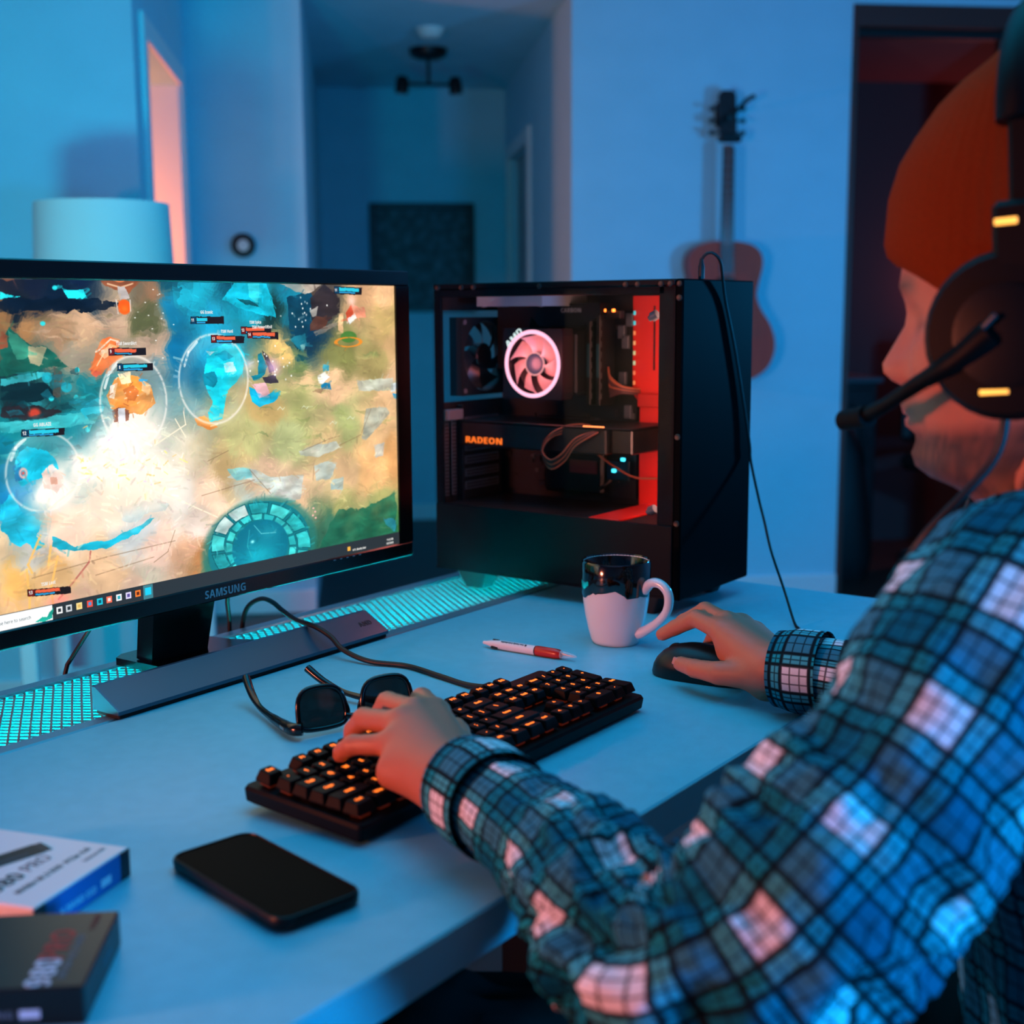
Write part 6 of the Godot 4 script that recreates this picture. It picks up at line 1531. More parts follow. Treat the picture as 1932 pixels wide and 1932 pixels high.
func peripherals() -> void:
	keyboard()
	var cord := mat("cord_black", Color(0.014, 0.015, 0.017), 0.5)
	var kc := part("keyboard_cable", tube([D(-0.44, 0.014, 0.033), D(-0.428, 0.004, -0.03), D(-0.416, 0.0034, -0.085), D(-0.405, 0.0034, -0.142), D(-0.418, 0.0045, -0.19), D(-0.418, 0.012, -0.232), D(-0.413, 0.024, -0.258), D(-0.414, 0.0335, -0.284), D(-0.411, 0.036, -0.318), D(-0.403, 0.042, -0.35), D(-0.392, 0.0475, -0.38), D(-0.382, 0.047, -0.41), D(-0.376, 0.037, -0.437), D(-0.371, 0.022, -0.456), D(-0.369, 0.0, -0.4655), D(-0.369, -0.014, -0.467)], 0.0032, 110, 10), cord, self)
	tag(kc, "thick black cable running from the keyboard over the aluminium bar", "cable")
	var c2 := part("power_cord", tube([D(-0.388, 0.15, -0.4), D(-0.388, 0.06, -0.468), D(-0.384, 0.0, -0.474), D(-0.384, -0.2, -0.478), D(-0.384, -DY + 0.01, -0.478)], 0.003, 40, 8), cord, self)
	tag(c2, "black cord hanging straight behind the monitor stand", "cable")
	var c3 := part("power_cord", tube([D(-0.6, 0.16, -0.395), D(-0.6, 0.07, -0.46), D(-0.612, 0.03, -0.474), D(-0.638, -0.005, -0.478), D(-0.66, -0.15, -0.48), D(-0.66, -DY + 0.01, -0.48)], 0.0026, 40, 8), cord, self)
	tag(c3, "thin black cord curving down under the monitor's left half", "cable")

	# mug
	var m := thing("coffee_mug", "white mug with a dark brown dripping glaze around its rim", "mug", D(-0.155, 0, -0.006))
	var white := mat("mug_white", Color(0.9, 0.885, 0.88), 0.18, 0.0, {"clearcoat_enabled": true, "clearcoat": 0.4, "clearcoat_roughness": 0.08})
	var brown := mat("mug_glaze", Color(0.045, 0.022, 0.014), 0.12, 0.0, {"clearcoat_enabled": true, "clearcoat": 0.6, "clearcoat_roughness": 0.05})
	part("body", lathe([[0.0, 0.0], [0.028, 0.0], [0.0295, 0.001], [0.0318, 0.006], [0.0355, 0.02], [0.039, 0.036], [0.0418, 0.055], [0.0432, 0.075], [0.0436, 0.095], [0.0436, 0.105], [0.0424, 0.107], [0.041, 0.105], [0.0408, 0.08], [0.037, 0.04], [0.03, 0.012], [0.0, 0.01]], 56), white, m)
	var st := mk()
	var n := 72
	var lo := PackedVector3Array()
	var mid := PackedVector3Array()
	var hi := PackedVector3Array()
	var top := PackedVector3Array()
	var ins := PackedVector3Array()
	var deep := PackedVector3Array()
	noise.frequency = 1.0
	for i in n:
		var a := TAU * i / n
		var drip := 0.071 - 0.0045 * sin(a * 3.0 + 0.6) - 0.004 * absf(sin(a * 4.0 + 1.0)) - 0.005 * maxf(0.0, noise.get_noise_2d(cos(a) * 3.0, sin(a) * 3.0))
		var dir := Vector3(cos(a), 0, -sin(a))
		lo.append(dir * 0.04325 + Vector3(0, drip, 0))
		mid.append(dir * 0.0440 + Vector3(0, drip + 0.002, 0))
		hi.append(dir * 0.0441 + Vector3(0, 0.1045, 0))
		top.append(dir * 0.0424 + Vector3(0, 0.1074, 0))
		ins.append(dir * 0.0405 + Vector3(0, 0.104, 0))
		deep.append(dir * 0.0395 + Vector3(0, 0.06, 0))
	loft(st, [lo, mid, hi, top, ins, deep], false, false)
	part("glaze", done(st), brown, m)
	st = mk()
	loft(st, sweep(smooth_path([Vector3(0, 0.072, 0.04), Vector3(0.0, 0.083, 0.052), Vector3(0, 0.082, 0.066), Vector3(0, 0.07, 0.076), Vector3(0, 0.05, 0.074), Vector3(0, 0.033, 0.06), Vector3(0, 0.02, 0.042), Vector3(0, 0.016, 0.033)], 40), [0.0072, 0.006, 0.0056, 0.0056, 0.0056, 0.0056, 0.0062, 0.0075], 14, Vector3.RIGHT, 1.2))
	part("handle", done(st), white, m)
	part("coffee", lathe([[0.0, 0.0], [0.0398, 0.0], [0.0398, 0.0006], [0.0, 0.0006]], 40), mat("coffee", Color(0.02, 0.01, 0.006), 0.08), m, Vector3(0, 0.075, 0))

	# pen
	var p := thing("pen", "white pen with a red grip and clear tip beside the mug", "pen", D(-0.268, 0.0062, -0.06))
	p.rotation.y = 0.058 - PI / 2
	# local: x runs from the clip end to the tip
	var pw := mat("pen_white", Color(0.88, 0.85, 0.86), 0.3)
	var ax := Vector3(0, 0, -PI / 2)
	part("barrel", lathe([[0.0, -0.069], [0.0022, -0.069], [0.0026, -0.064], [0.0042, -0.058], [0.0056, -0.045], [0.006, -0.03], [0.006, 0.008]], 20), pw, p, Vector3.ZERO, ax)
	part("collar", lathe([[0.0056, 0.008], [0.0057, 0.0095]], 20), mat("rubber", Color(0.015, 0.015, 0.017), 0.8), p, Vector3.ZERO, ax)
	part("grip", lathe([[0.006, 0.0095], [0.0062, 0.012], [0.0061, 0.036], [0.0056, 0.042], [0.004, 0.045]], 20), mat("pen_red", Color(0.72, 0.1, 0.03), 0.25), p, Vector3.ZERO, ax)
	part("tip", lathe([[0.0052, 0.0445], [0.0042, 0.052], [0.0022, 0.062], [0.0011, 0.066], [0.0, 0.066]], 20), mat("clear_plastic", Color(0.9, 0.95, 0.98, 0.25), 0.05, 0.0, {"transparency": BaseMaterial3D.TRANSPARENCY_ALPHA}), p, Vector3.ZERO, ax)
	part("refill", rodm(Vector3(0.044, 0, 0), Vector3(0.062, 0, 0), 0.0012, 0.0005, 8), mat("steel", Color(0.6, 0.6, 0.6), 0.3, 1.0), p)
	part("refill", rodm(Vector3(0.044, 0.0022, 0.001), Vector3(0.053, 0.0012, 0.001), 0.0009, 0.0006, 8), mat("steel", Color(0.6, 0.6, 0.6), 0.3, 1.0), p)
	part("slider", bxm(Vector3(0.01, 0.003, 0.0022), 0.0006), mat("rubber", Color(0.015, 0.015, 0.017), 0.8), p, Vector3(-0.053, 0.0036, -0.0045), Vector3(-0.7, 0, 0))
	part("slider", bxm(Vector3(0.01, 0.003, 0.0022), 0.0006), mat("rubber", Color(0.015, 0.015, 0.017), 0.8), p, Vector3(-0.05, -0.003, 0.0045), Vector3(-0.7, 0, 0))
	# the print runs backwards along the barrel, upside down to the viewer
	var face := Basis(Vector3(-1, 0, 0), Vector3(0, -0.55, 0.83), Vector3(0, 0.83, 0.55))
	letters("Your Family Orthodontics", 0.0022, mat("print_ink", Color(0.06, 0.05, 0.07), 0.5), p, Vector3(-0.024, 0.0052, 0.0031), face, "lettering", 0.0003, true, 0.85)
	part("print_dot", lathe([[0.0, 0.0], [0.0015, 0.0], [0.0015, 0.0003], [0.0, 0.0003]], 14), mat("print_ink", Color(0.06, 0.05, 0.07), 0.5), p, Vector3(-0.0045, 0.0050, 0.0033), Vector3(0.58, 0, 0))

	# mouse
	var ms := thing("computer_mouse", "black computer mouse under the user's right hand", "mouse", D(-0.238, 0, 0.164))
	ms.rotation.y = 0.1
	st = mk()
	var rings := []
	for q in [[0.0, 0.97], [0.004, 1.0], [0.012, 0.99], [0.02, 0.93], [0.028, 0.8], [0.034, 0.6], [0.038, 0.33], [0.039, 0.06]]:
		var o := PackedVector3Array()
		for i in 36:
			var a := TAU * i / 36
			var x := cos(a)
			var z := -sin(a)
			var k := 1.0 - 0.12 * exp(-pow(z * 1.3, 2))
			o.append(Vector3(signf(x) * pow(absf(x), 0.75) * 0.034 * q[1] * k, q[0] + 0.0006, signf(z) * pow(absf(z), 0.75) * 0.062 * pow(q[1], 0.75) + 0.006 * (q[0] / 0.039)))
		rings.append(o)
	loft(st, rings)
	part("shell", done(st), mat("mouse_black", Color(0.016, 0.019, 0.021), 0.42), ms)
	part("wheel", lathe([[0.0, -0.0035], [0.01, -0.0035], [0.0105, 0.0], [0.01, 0.0035], [0.0, 0.0035]], 20), mat("rubber", Color(0.015, 0.015, 0.017), 0.8), ms, Vector3(0, 0.0265, -0.034), Vector3(0, 0, PI / 2))
	part("side_button", bxm(Vector3(0.002, 0.005, 0.018), 0.0008), mat("bezel_gloss", Color(0.012, 0.014, 0.017), 0.22), ms, Vector3(-0.0298, 0.022, -0.004), Vector3(0, 0, -0.3))

	sunglasses()

	# the headset's plug and wire at the computer
	var w := thing("audio_wire", "thin black audio wire plugged into the tower's top, trailing to the desk", "cable", D(0, 0, 0))
	part("plug", lathe([[0.0015, 0.46], [0.0042, 0.4605], [0.0045, 0.476], [0.0036, 0.48], [0.0022, 0.488], [0.0, 0.489]], 14), cord, w, Vector3(0.06, 0, -0.006))
	part("wire", tube([Vector3(0.06, 0.486, -0.006), Vector3(0.062, 0.494, 0.0), Vector3(0.068, 0.4945, 0.008), Vector3(0.08, 0.484, 0.012), Vector3(0.095, 0.465, 0.008), Vector3(0.115, 0.43, 0.0035), Vector3(0.144, 0.37, 0.0035), Vector3(0.175, 0.29, 0.004), Vector3(0.195, 0.225, 0.006), Vector3(0.196, 0.2, 0.008), Vector3(0.182, 0.15, 0.028), Vector3(0.165, 0.119, 0.046), Vector3(0.14, 0.08, 0.07), Vector3(0.09, 0.04, 0.113), Vector3(0.05, 0.006, 0.147), Vector3(0.035, 0.0022, 0.16), Vector3(0.0, 0.0022, 0.185), Vector3(-0.06, 0.0022, 0.24), Vector3(-0.11, 0.0022, 0.288), Vector3(-0.135, 0.0022, 0.306)], 0.0021, 150, 8), cord, w)


func sunglasses() -> void:
	var t := thing("sunglasses", "black sunglasses lying upside down, temples open, behind the keyboard", "sunglasses", D(-0.606, 0.0, -0.036))
	t.rotation.y = -0.42
	var fr := mat("acetate_black", Color(0.012, 0.013, 0.015), 0.18)
	var lens := mat("lens_dark", Color(0.03, 0.055, 0.06, 0.82), 0.06, 0.0, {"transparency": BaseMaterial3D.TRANSPARENCY_ALPHA})
	var outline := [Vector2(-0.0275, 0.012), Vector2(-0.024, 0.0185), Vector2(-0.012, 0.0205), Vector2(0.008, 0.0205), Vector2(0.021, 0.0185), Vector2(0.0255, 0.012), Vector2(0.025, -0.002), Vector2(0.02, -0.0145), Vector2(0.01, -0.02), Vector2(-0.008, -0.021), Vector2(-0.02, -0.018), Vector2(-0.0265, -0.008)]
	var c := Curve2D.new()
	var n := outline.size()
	for i in n + 1:
		var tng: Vector2 = (outline[(i + 1) % n] - outline[(i + n - 1) % n]) / 6.0
		c.add_point(outline[i % n], -tng, tng)
	c.bake_interval = 0.0015
	var loop := PackedVector2Array()
	for i in 40:
		loop.append(c.sample_baked(c.get_baked_length() * i / 40.0, true))
	var lean := Basis(Vector3.RIGHT, -0.22)
	var sides := [-1.0, 1.0]
	var front := mk()
	for s in sides:
		var xf := Transform3D(lean * Basis(Vector3.UP, -s * 0.1), lean * Vector3(s * 0.0345, 0.0255, -0.002) + Vector3(0, 0.002, 0.002))
		var poly := PackedVector2Array()
		for q in loop:
			poly.append(Vector2(q.x * -s, -q.y))
		# rim: a bead swept round the lens
		var path := PackedVector3Array()
		for i in loop.size() + 1:
			var q := poly[i % poly.size()]
			path.append(xf * Vector3(q.x, q.y, 0))
		loft(front, sweep(path, [0.0027], 8, Vector3(0, 0, 1)), false, false)
		var st := mk()
		plate(st, poly, -0.0008, 0.0008, xf)
		part("lens", done(st), lens, t)
	loft(front, sweep(smooth_path([lean * Vector3(-0.011, 0.013, 0) + Vector3(0, 0.002, 0), lean * Vector3(0, 0.0115, 0.0012) + Vector3(0, 0.002, 0), lean * Vector3(0.011, 0.013, 0) + Vector3(0, 0.002, 0)], 10), [0.0034], 8))
	loft(front, sweep(smooth_path([lean * Vector3(-0.0095, 0.03, -0.002), lean * Vector3(-0.006, 0.02, -0.004), lean * Vector3(-0.008, 0.013, -0.002)], 10), [0.0022], 8))
	loft(front, sweep(smooth_path([lean * Vector3(0.0095, 0.03, -0.002), lean * Vector3(0.006, 0.02, -0.004), lean * Vector3(0.008, 0.013, -0.002)], 10), [0.0022], 8))
	part("frame", done(front), fr, t)
	for s in sides:
		var st := mk()
		# the far temple is half folded in
		var fold := 0.0 if s < 0 else 0.46
		var tpts := []
		for q in [[0.061, 0.0115, 0.006], [0.0675, 0.0105, 0.0], [0.0695, 0.009, -0.02], [0.0705, 0.008, -0.06], [0.0705, 0.0095, -0.095], [0.0695, 0.017, -0.122], [0.068, 0.029, -0.143]]:
			tpts.append(Vector3(s * q[0] + minf(0.0, q[2]) * fold, q[1], q[2]))
		loft(st, sweep(smooth_path(tpts, 40), [0.0068, 0.006, 0.005, 0.0036, 0.0032, 0.0042, 0.0046], 10, Vector3.UP, 1.0))
		var tp := part("temple", done(st), fr, t)
		part("emblem", bxm(Vector3(0.0006, 0.003, 0.011), 0.0002), mat("steel", Color(0.6, 0.6, 0.6), 0.3, 1.0), tp, Vector3(s * 0.0752, 0.0095, -0.014))


func boxes_and_phone() -> void:
	# phone in a case
	var ph := thing("smartphone", "dark smartphone lying face up on the desk in front of the keyboard", "phone", D(-0.919, 0, 0.16))
	ph.rotation.y = -0.186
	var st := mk()
	loft(st, [rrect(0.0004, 0.066, 0.146, 0.009), rrect(0.002, 0.072, 0.152, 0.012), rrect(0.0085, 0.0735, 0.1535, 0.0125), rrect(0.0108, 0.0715, 0.1515, 0.012), rrect(0.0112, 0.0695, 0.1495, 0.0115), rrect(0.0096, 0.0685, 0.1485, 0.011)])
	part("case", done(st), mat("phone_case", Color(0.012, 0.02, 0.022), 0.4, 0.0, {"metallic_specular": 0.35}), ph)
	st = mk()
	loft(st, [rrect(0.0098, 0.0675, 0.1475, 0.0105), rrect(0.0103, 0.067, 0.147, 0.0105)])
	part("glass", done(st), mat("phone_glass", Color(0.006, 0.009, 0.011), 0.5, 0.0, {"metallic_specular": 0.1}), ph)
	part("port", bxm(Vector3(0.01, 0.003, 0.001), 0.0004), mat("rubber", Color(0.015, 0.015, 0.017), 0.8), ph, Vector3(0.003, 0.0052, 0.0766))
	for i in 4:
		part("speaker_slot", bxm(Vector3(0.003, 0.0012, 0.0008), 0.0), mat("rubber", Color(0.015, 0.015, 0.017), 0.8), ph, Vector3(-0.012 - i * 0.0045, 0.0052, 0.0766))
	part("rivet", lathe([[0.0, 0.0], [0.0016, 0.0], [0.0014, 0.0008], [0.0, 0.001]], 10), mat("steel", Color(0.6, 0.6, 0.6), 0.3, 1.0), ph, Vector3(-0.0305, 0.0085, 0.0705), Vector3(0.6, 0, 0.6))

	# white drive box with a blue side
	var wb := thing("product_box", "white flat cardboard box with a blue side, dark print on its lid", "box", D(-1.037, 0, 0.0137))
	wb.rotation.y = 0.309
	var card := mat("card_white", Color(0.9, 0.9, 0.89), 0.4)
	part("body", bxm(Vector3(0.108, 0.0225, 0.14), 0.0012), card, wb, Vector3(0, 0.0114, 0))
	part("blue_side", bxm(Vector3(0.084, 0.0215, 0.0008), 0.0), mat("card_blue", Color(0.03, 0.38, 0.64), 0.4), wb, Vector3(0.0, 0.0112, 0.0702))
	part("side_corner", bxm(Vector3(0.0115, 0.0215, 0.0008), 0.0), mat("card_navy", Color(0.02, 0.05, 0.12), 0.4), wb, Vector3(0.0482, 0.0112, 0.0702))
	part("side_corner", bxm(Vector3(0.0115, 0.0215, 0.0008), 0.0), mat("card_navy", Color(0.02, 0.05, 0.12), 0.4), wb, Vector3(-0.0482, 0.0112, 0.0702))
	var ink := mat("navy_ink", Color(0.07, 0.07, 0.12), 0.5)
	letters("980", 0.0135, ink, wb, Vector3(-0.026, 0.0228, 0.024), LIE, "lettering", 0.0002, true)
	letters("PRO", 0.0105, mat("plum_ink", Color(0.3, 0.1, 0.2), 0.5), wb, Vector3(0.008, 0.0228, 0.023), LIE, "lettering", 0.0002)
	letters("NVMe M.2 SSD  PCIe 4.0", 0.0052, ink, wb, Vector3(0.002, 0.0228, 0.043), LIE, "lettering", 0.0002, true)
	letters("Interne SSD", 0.0034, mat("grey_ink", Color(0.3, 0.32, 0.36), 0.5), wb, Vector3(0.034, 0.0228, 0.054), LIE, "lettering", 0.0002)
	letters("V-NAND SSD", 0.005, mat("card_white_ink", Color(0.75, 0.8, 0.85), 0.5), wb, Vector3(-0.008, 0.008, 0.0708), Basis.IDENTITY, "lettering", 0.0002, true)
	part("side_emblem", bxm(Vector3(0.012, 0.006, 0.0002), 0.0), mat("card_white_ink", Color(0.75, 0.8, 0.85), 0.5), wb, Vector3(0.024, 0.0085, 0.0708))
	var pic := part("printed_drive", bxm(Vector3(0.095, 0.0004, 0.02), 0.0), mat("print_dark", Color(0.05, 0.055, 0.07), 0.5), wb, Vector3(-0.012, 0.0228, -0.012), Vector3(0, -0.42, 0))
	part("printed_band", bxm(Vector3(0.05, 0.0004, 0.0012), 0.0), mat("grey_ink", Color(0.3, 0.32, 0.36), 0.5), pic, Vector3(0.012, 0.0002, 0.004))
	part("printed_end", bxm(Vector3(0.006, 0.0004, 0.018), 0.0), mat("print_grey", Color(0.16, 0.15, 0.17), 0.5), pic, Vector3(0.0505, 0.0, 0))

	# black drive box
	var bb := thing("product_box", "black flat cardboard box with white and red lettering", "box", D(-1.121, 0, 0.1287))
	bb.rotation.y = 0.713
	part("body", bxm(Vector3(0.1, 0.0245, 0.14), 0.0012), mat("card_black_box", Color(0.022, 0.026, 0.032), 0.35), bb, Vector3(0, 0.0124, 0))
	var wi := mat("card_white_ink", Color(0.75, 0.8, 0.85), 0.5)
	var ri := mat("red_ink", Color(0.62, 0.05, 0.05), 0.5)
	letters("980", 0.0155, wi, bb, Vector3(-0.031, 0.0248, 0.042), LIE, "lettering", 0.0002, true)
	letters("PRO", 0.0155, ri, bb, Vector3(0.004, 0.0248, 0.042), LIE, "lettering", 0.0002, true)
	letters("NVMe M.2 SSD", 0.0042, mat("grey_print", Color(0.35, 0.4, 0.43), 0.5), bb, Vector3(-0.012, 0.0248, 0.054), LIE, "lettering", 0.0002, true, 1.4)
	letters("V-NAND", 0.004, mat("dim_red_ink", Color(0.35, 0.04, 0.05), 0.5), bb, Vector3(0.034, 0.0248, 0.058), LIE, "lettering", 0.0002, true)
	var side := Basis(Vector3.UP, -PI / 2)
	part("side_emblem", bxm(Vector3(0.0004, 0.0055, 0.012), 0.0), wi, bb, Vector3(-0.0502, 0.0085, 0.038))
	letters("SAMSUNG", 0.005, mat("grey_print", Color(0.35, 0.4, 0.43), 0.5), bb, Vector3(-0.0504, 0.0085, 0.012), side, "lettering", 0.0002, true)
	letters("980 PRO", 0.004, mat("grey_print", Color(0.35, 0.4, 0.43), 0.5), bb, Vector3(0.01, 0.012, 0.0704), Basis.IDENTITY, "lettering", 0.0002, true)


var man := Vector3.ZERO
var hands := []


func Q(x: float, y: float, z: float) -> Vector3:
	return D(x, y, z) - man


# One hand: palm bones blended together, each finger a chain of its own.
func hand_distance(p: Vector3, h: Dictionary) -> float:
	var d := 1e9
	for b in h.palm:
		d = smin(d, cap(p, b[0], b[1], b[2], b[3]), 0.016)
	var all := d
	for f in h.fingers:
		var e := 1e9
		for b in f:
			e = smin(e, cap(p, b[0], b[1], b[2], b[3]), 0.003)
		all = minf(all, smin(d, e, 0.007))
	return all


func hand(wrist: Vector3, arm: Vector3, mcp: Array, fingers: Array, thumb: Array, extra: Array) -> Dictionary:
	var palm := [[arm, wrist, 0.029, 0.023]]
	for i in 4:
		var k: Vector3 = mcp[i]
		palm.append([wrist.lerp(k, 0.12) + (k - (mcp[1] as Vector3)) * 0.35, k, 0.0185, 0.0122 if i < 3 else 0.0108])
	for e in extra:
		palm.append(e)
	var out := []
	var rad := [[0.0112, 0.0101, 0.009, 0.008], [0.0114, 0.0103, 0.0092, 0.0081], [0.0108, 0.0098, 0.0088, 0.0078], [0.0096, 0.0086, 0.0078, 0.007]]
	for i in 4:
		var chain := []
		var pts: Array = [mcp[i]] + fingers[i]
		for k in pts.size() - 1:
			chain.append([pts[k], pts[k + 1], rad[i][k], rad[i][k + 1]])
		out.append(chain)
	var th := []
	var tr := [0.0165, 0.0125, 0.0102, 0.0086]
	for k in thumb.size() - 1:
		th.append([thumb[k], thumb[k + 1], tr[k], tr[k + 1]])
	out.append(th)
	return {"palm": palm, "fingers": out}


func person() -> void:
	man = Vector3(-0.52, 0.0, 0.72)
	var t := thing("person", "person in a plaid flannel shirt and rust beanie, typing and using the mouse", "person", man)
	var st := mk()
	# left hand on the keys
	tint = Color(0.48, 0.16, 0.086)
	var lh := hand(Q(-0.776, 0.052, 0.232), Q(-0.806, 0.05, 0.32),
		[Q(-0.698, 0.073, 0.144), Q(-0.717, 0.077, 0.137), Q(-0.739, 0.073, 0.139), Q(-0.761, 0.063, 0.149)],
		[[Q(-0.668, 0.071, 0.103), Q(-0.656, 0.054, 0.085), Q(-0.652, 0.0435, 0.077)], [Q(-0.693, 0.07, 0.084), Q(-0.686, 0.052, 0.066), Q(-0.684, 0.0435, 0.06)], [Q(-0.728, 0.065, 0.087), Q(-0.723, 0.05, 0.07), Q(-0.72, 0.043, 0.064)], [Q(-0.767, 0.056, 0.109), Q(-0.764, 0.047, 0.095), Q(-0.762, 0.042, 0.09)]],
		[Q(-0.745, 0.05, 0.205), Q(-0.698, 0.05, 0.17), Q(-0.668, 0.047, 0.145), Q(-0.65, 0.045, 0.128)],
		[[Q(-0.775, 0.046, 0.215), Q(-0.779, 0.047, 0.165), 0.018, 0.014]])
	var f1 := func(p: Vector3) -> float: return hand_distance(p, lh)
	nets(st, f1, Q(-0.86, 0.0, 0.03), Q(-0.63, 0.115, 0.33), 0.0034)
	# right hand on the mouse
	var rh := hand(Q(-0.304, 0.042, 0.284), Q(-0.3, 0.046, 0.37),
		[Q(-0.268, 0.066, 0.2), Q(-0.246, 0.071, 0.195), Q(-0.226, 0.066, 0.204), Q(-0.211, 0.056, 0.216)],
		[[Q(-0.24, 0.069, 0.154), Q(-0.234, 0.053, 0.124), Q(-0.235, 0.0425, 0.107)], [Q(-0.214, 0.073, 0.152), Q(-0.21, 0.055, 0.122), Q(-0.213, 0.043, 0.107)], [Q(-0.193, 0.059, 0.168), Q(-0.187, 0.036, 0.15), Q(-0.189, 0.021, 0.142)], [Q(-0.186, 0.044, 0.188), Q(-0.182, 0.026, 0.172), Q(-0.184, 0.016, 0.165)]],
		[Q(-0.306, 0.034, 0.258), Q(-0.31, 0.031, 0.22), Q(-0.302, 0.029, 0.186), Q(-0.287, 0.027, 0.16)],
		[[Q(-0.3, 0.026, 0.27), Q(-0.272, 0.046, 0.215), 0.019, 0.016], [Q(-0.28, 0.03, 0.275), Q(-0.225, 0.042, 0.225), 0.018, 0.014]])
	var f2 := func(p: Vector3) -> float: return hand_distance(p, rh)
	nets(st, f2, Q(-0.345, -0.004, 0.09), Q(-0.16, 0.115, 0.38), 0.0034)
	# trunk, neck and limbs, mostly under clothes
	var bones := [
		[Q(-0.52, -0.22, 0.74), Q(-0.515, 0.1, 0.68), 0.125, 0.12], [Q(-0.64, 0.17, 0.65), Q(-0.39, 0.17, 0.65), 0.055, 0.055],
		[Q(-0.512, 0.2, 0.645), Q(-0.511, 0.345, 0.59), 0.07, 0.056],
		[Q(-0.7, 0.18, 0.64), Q(-0.878, 0.03, 0.478), 0.05, 0.036], [Q(-0.878, 0.03, 0.478), Q(-0.806, 0.048, 0.315), 0.036, 0.028],
		[Q(-0.33, 0.18, 0.645), Q(-0.24, 0.01, 0.53), 0.05, 0.036], [Q(-0.24, 0.01, 0.53), Q(-0.3, 0.044, 0.365), 0.036, 0.028],
		[Q(-0.6, -0.24, 0.73), Q(-0.785, -0.2, 0.24), 0.08, 0.055], [Q(-0.785, -0.2, 0.24), Q(-0.78, -0.68, 0.24), 0.055, 0.036],
		[Q(-0.44, -0.24, 0.73), Q(-0.36, -0.2, 0.3), 0.085, 0.055], [Q(-0.36, -0.2, 0.3), Q(-0.36, -0.68, 0.36), 0.055, 0.036],
	]
	var f3 := func(p: Vector3) -> float:
		var d := 1e9
		for b in bones:
			d = smin(d, cap(p, b[0], b[1], b[2], b[3]), 0.05)
		return d
	nets(st, f3, Q(-0.97, -0.73, 0.14), Q(-0.14, 0.42, 0.9), 0.018)
	head_shape(st)
	var skin := mat("skin", Color(1, 1, 1), 0.5, 0.0, {"vertex_color_use_as_albedo": true, "subsurf_scatter_enabled": true, "subsurf_scatter_strength": 0.06})
	part("body", done(st), skin, t)
	# fingernails
	var nails := mk()
	for n in [[Q(-0.2915, 0.0305, 0.1555), Vector3(-0.85, 0.35, -0.3)]]:
		var nd: Vector3 = (n[1] as Vector3).normalized()
		var bs := Basis.looking_at(nd, Vector3.UP)
		box(nails, n[0], Vector3(0.0085, 0.0085, 0.0024), 0.0012, bs)
	part("thumbnail", done(nails), mat("nail", Color(0.75, 0.5, 0.45), 0.3), t)
	clothes(t)
	beanie(t)


# The head is built ring by ring in its own axes: forward, left, up from between the ears.
const HEAD := Vector3(-0.509, 0.414, 0.579)


func head_frame() -> Transform3D:
	var yaw := deg_to_rad(3.0)
	var pitch := deg_to_rad(-4.0)
	var b := Basis(Vector3.UP, yaw) * Basis(Vector3.RIGHT, pitch)
	return Transform3D(b, Q(HEAD.x, HEAD.y, HEAD.z))


func HD(f: float, l: float, u: float) -> Vector3:
	return head_frame() * Vector3(-l, u, -f)


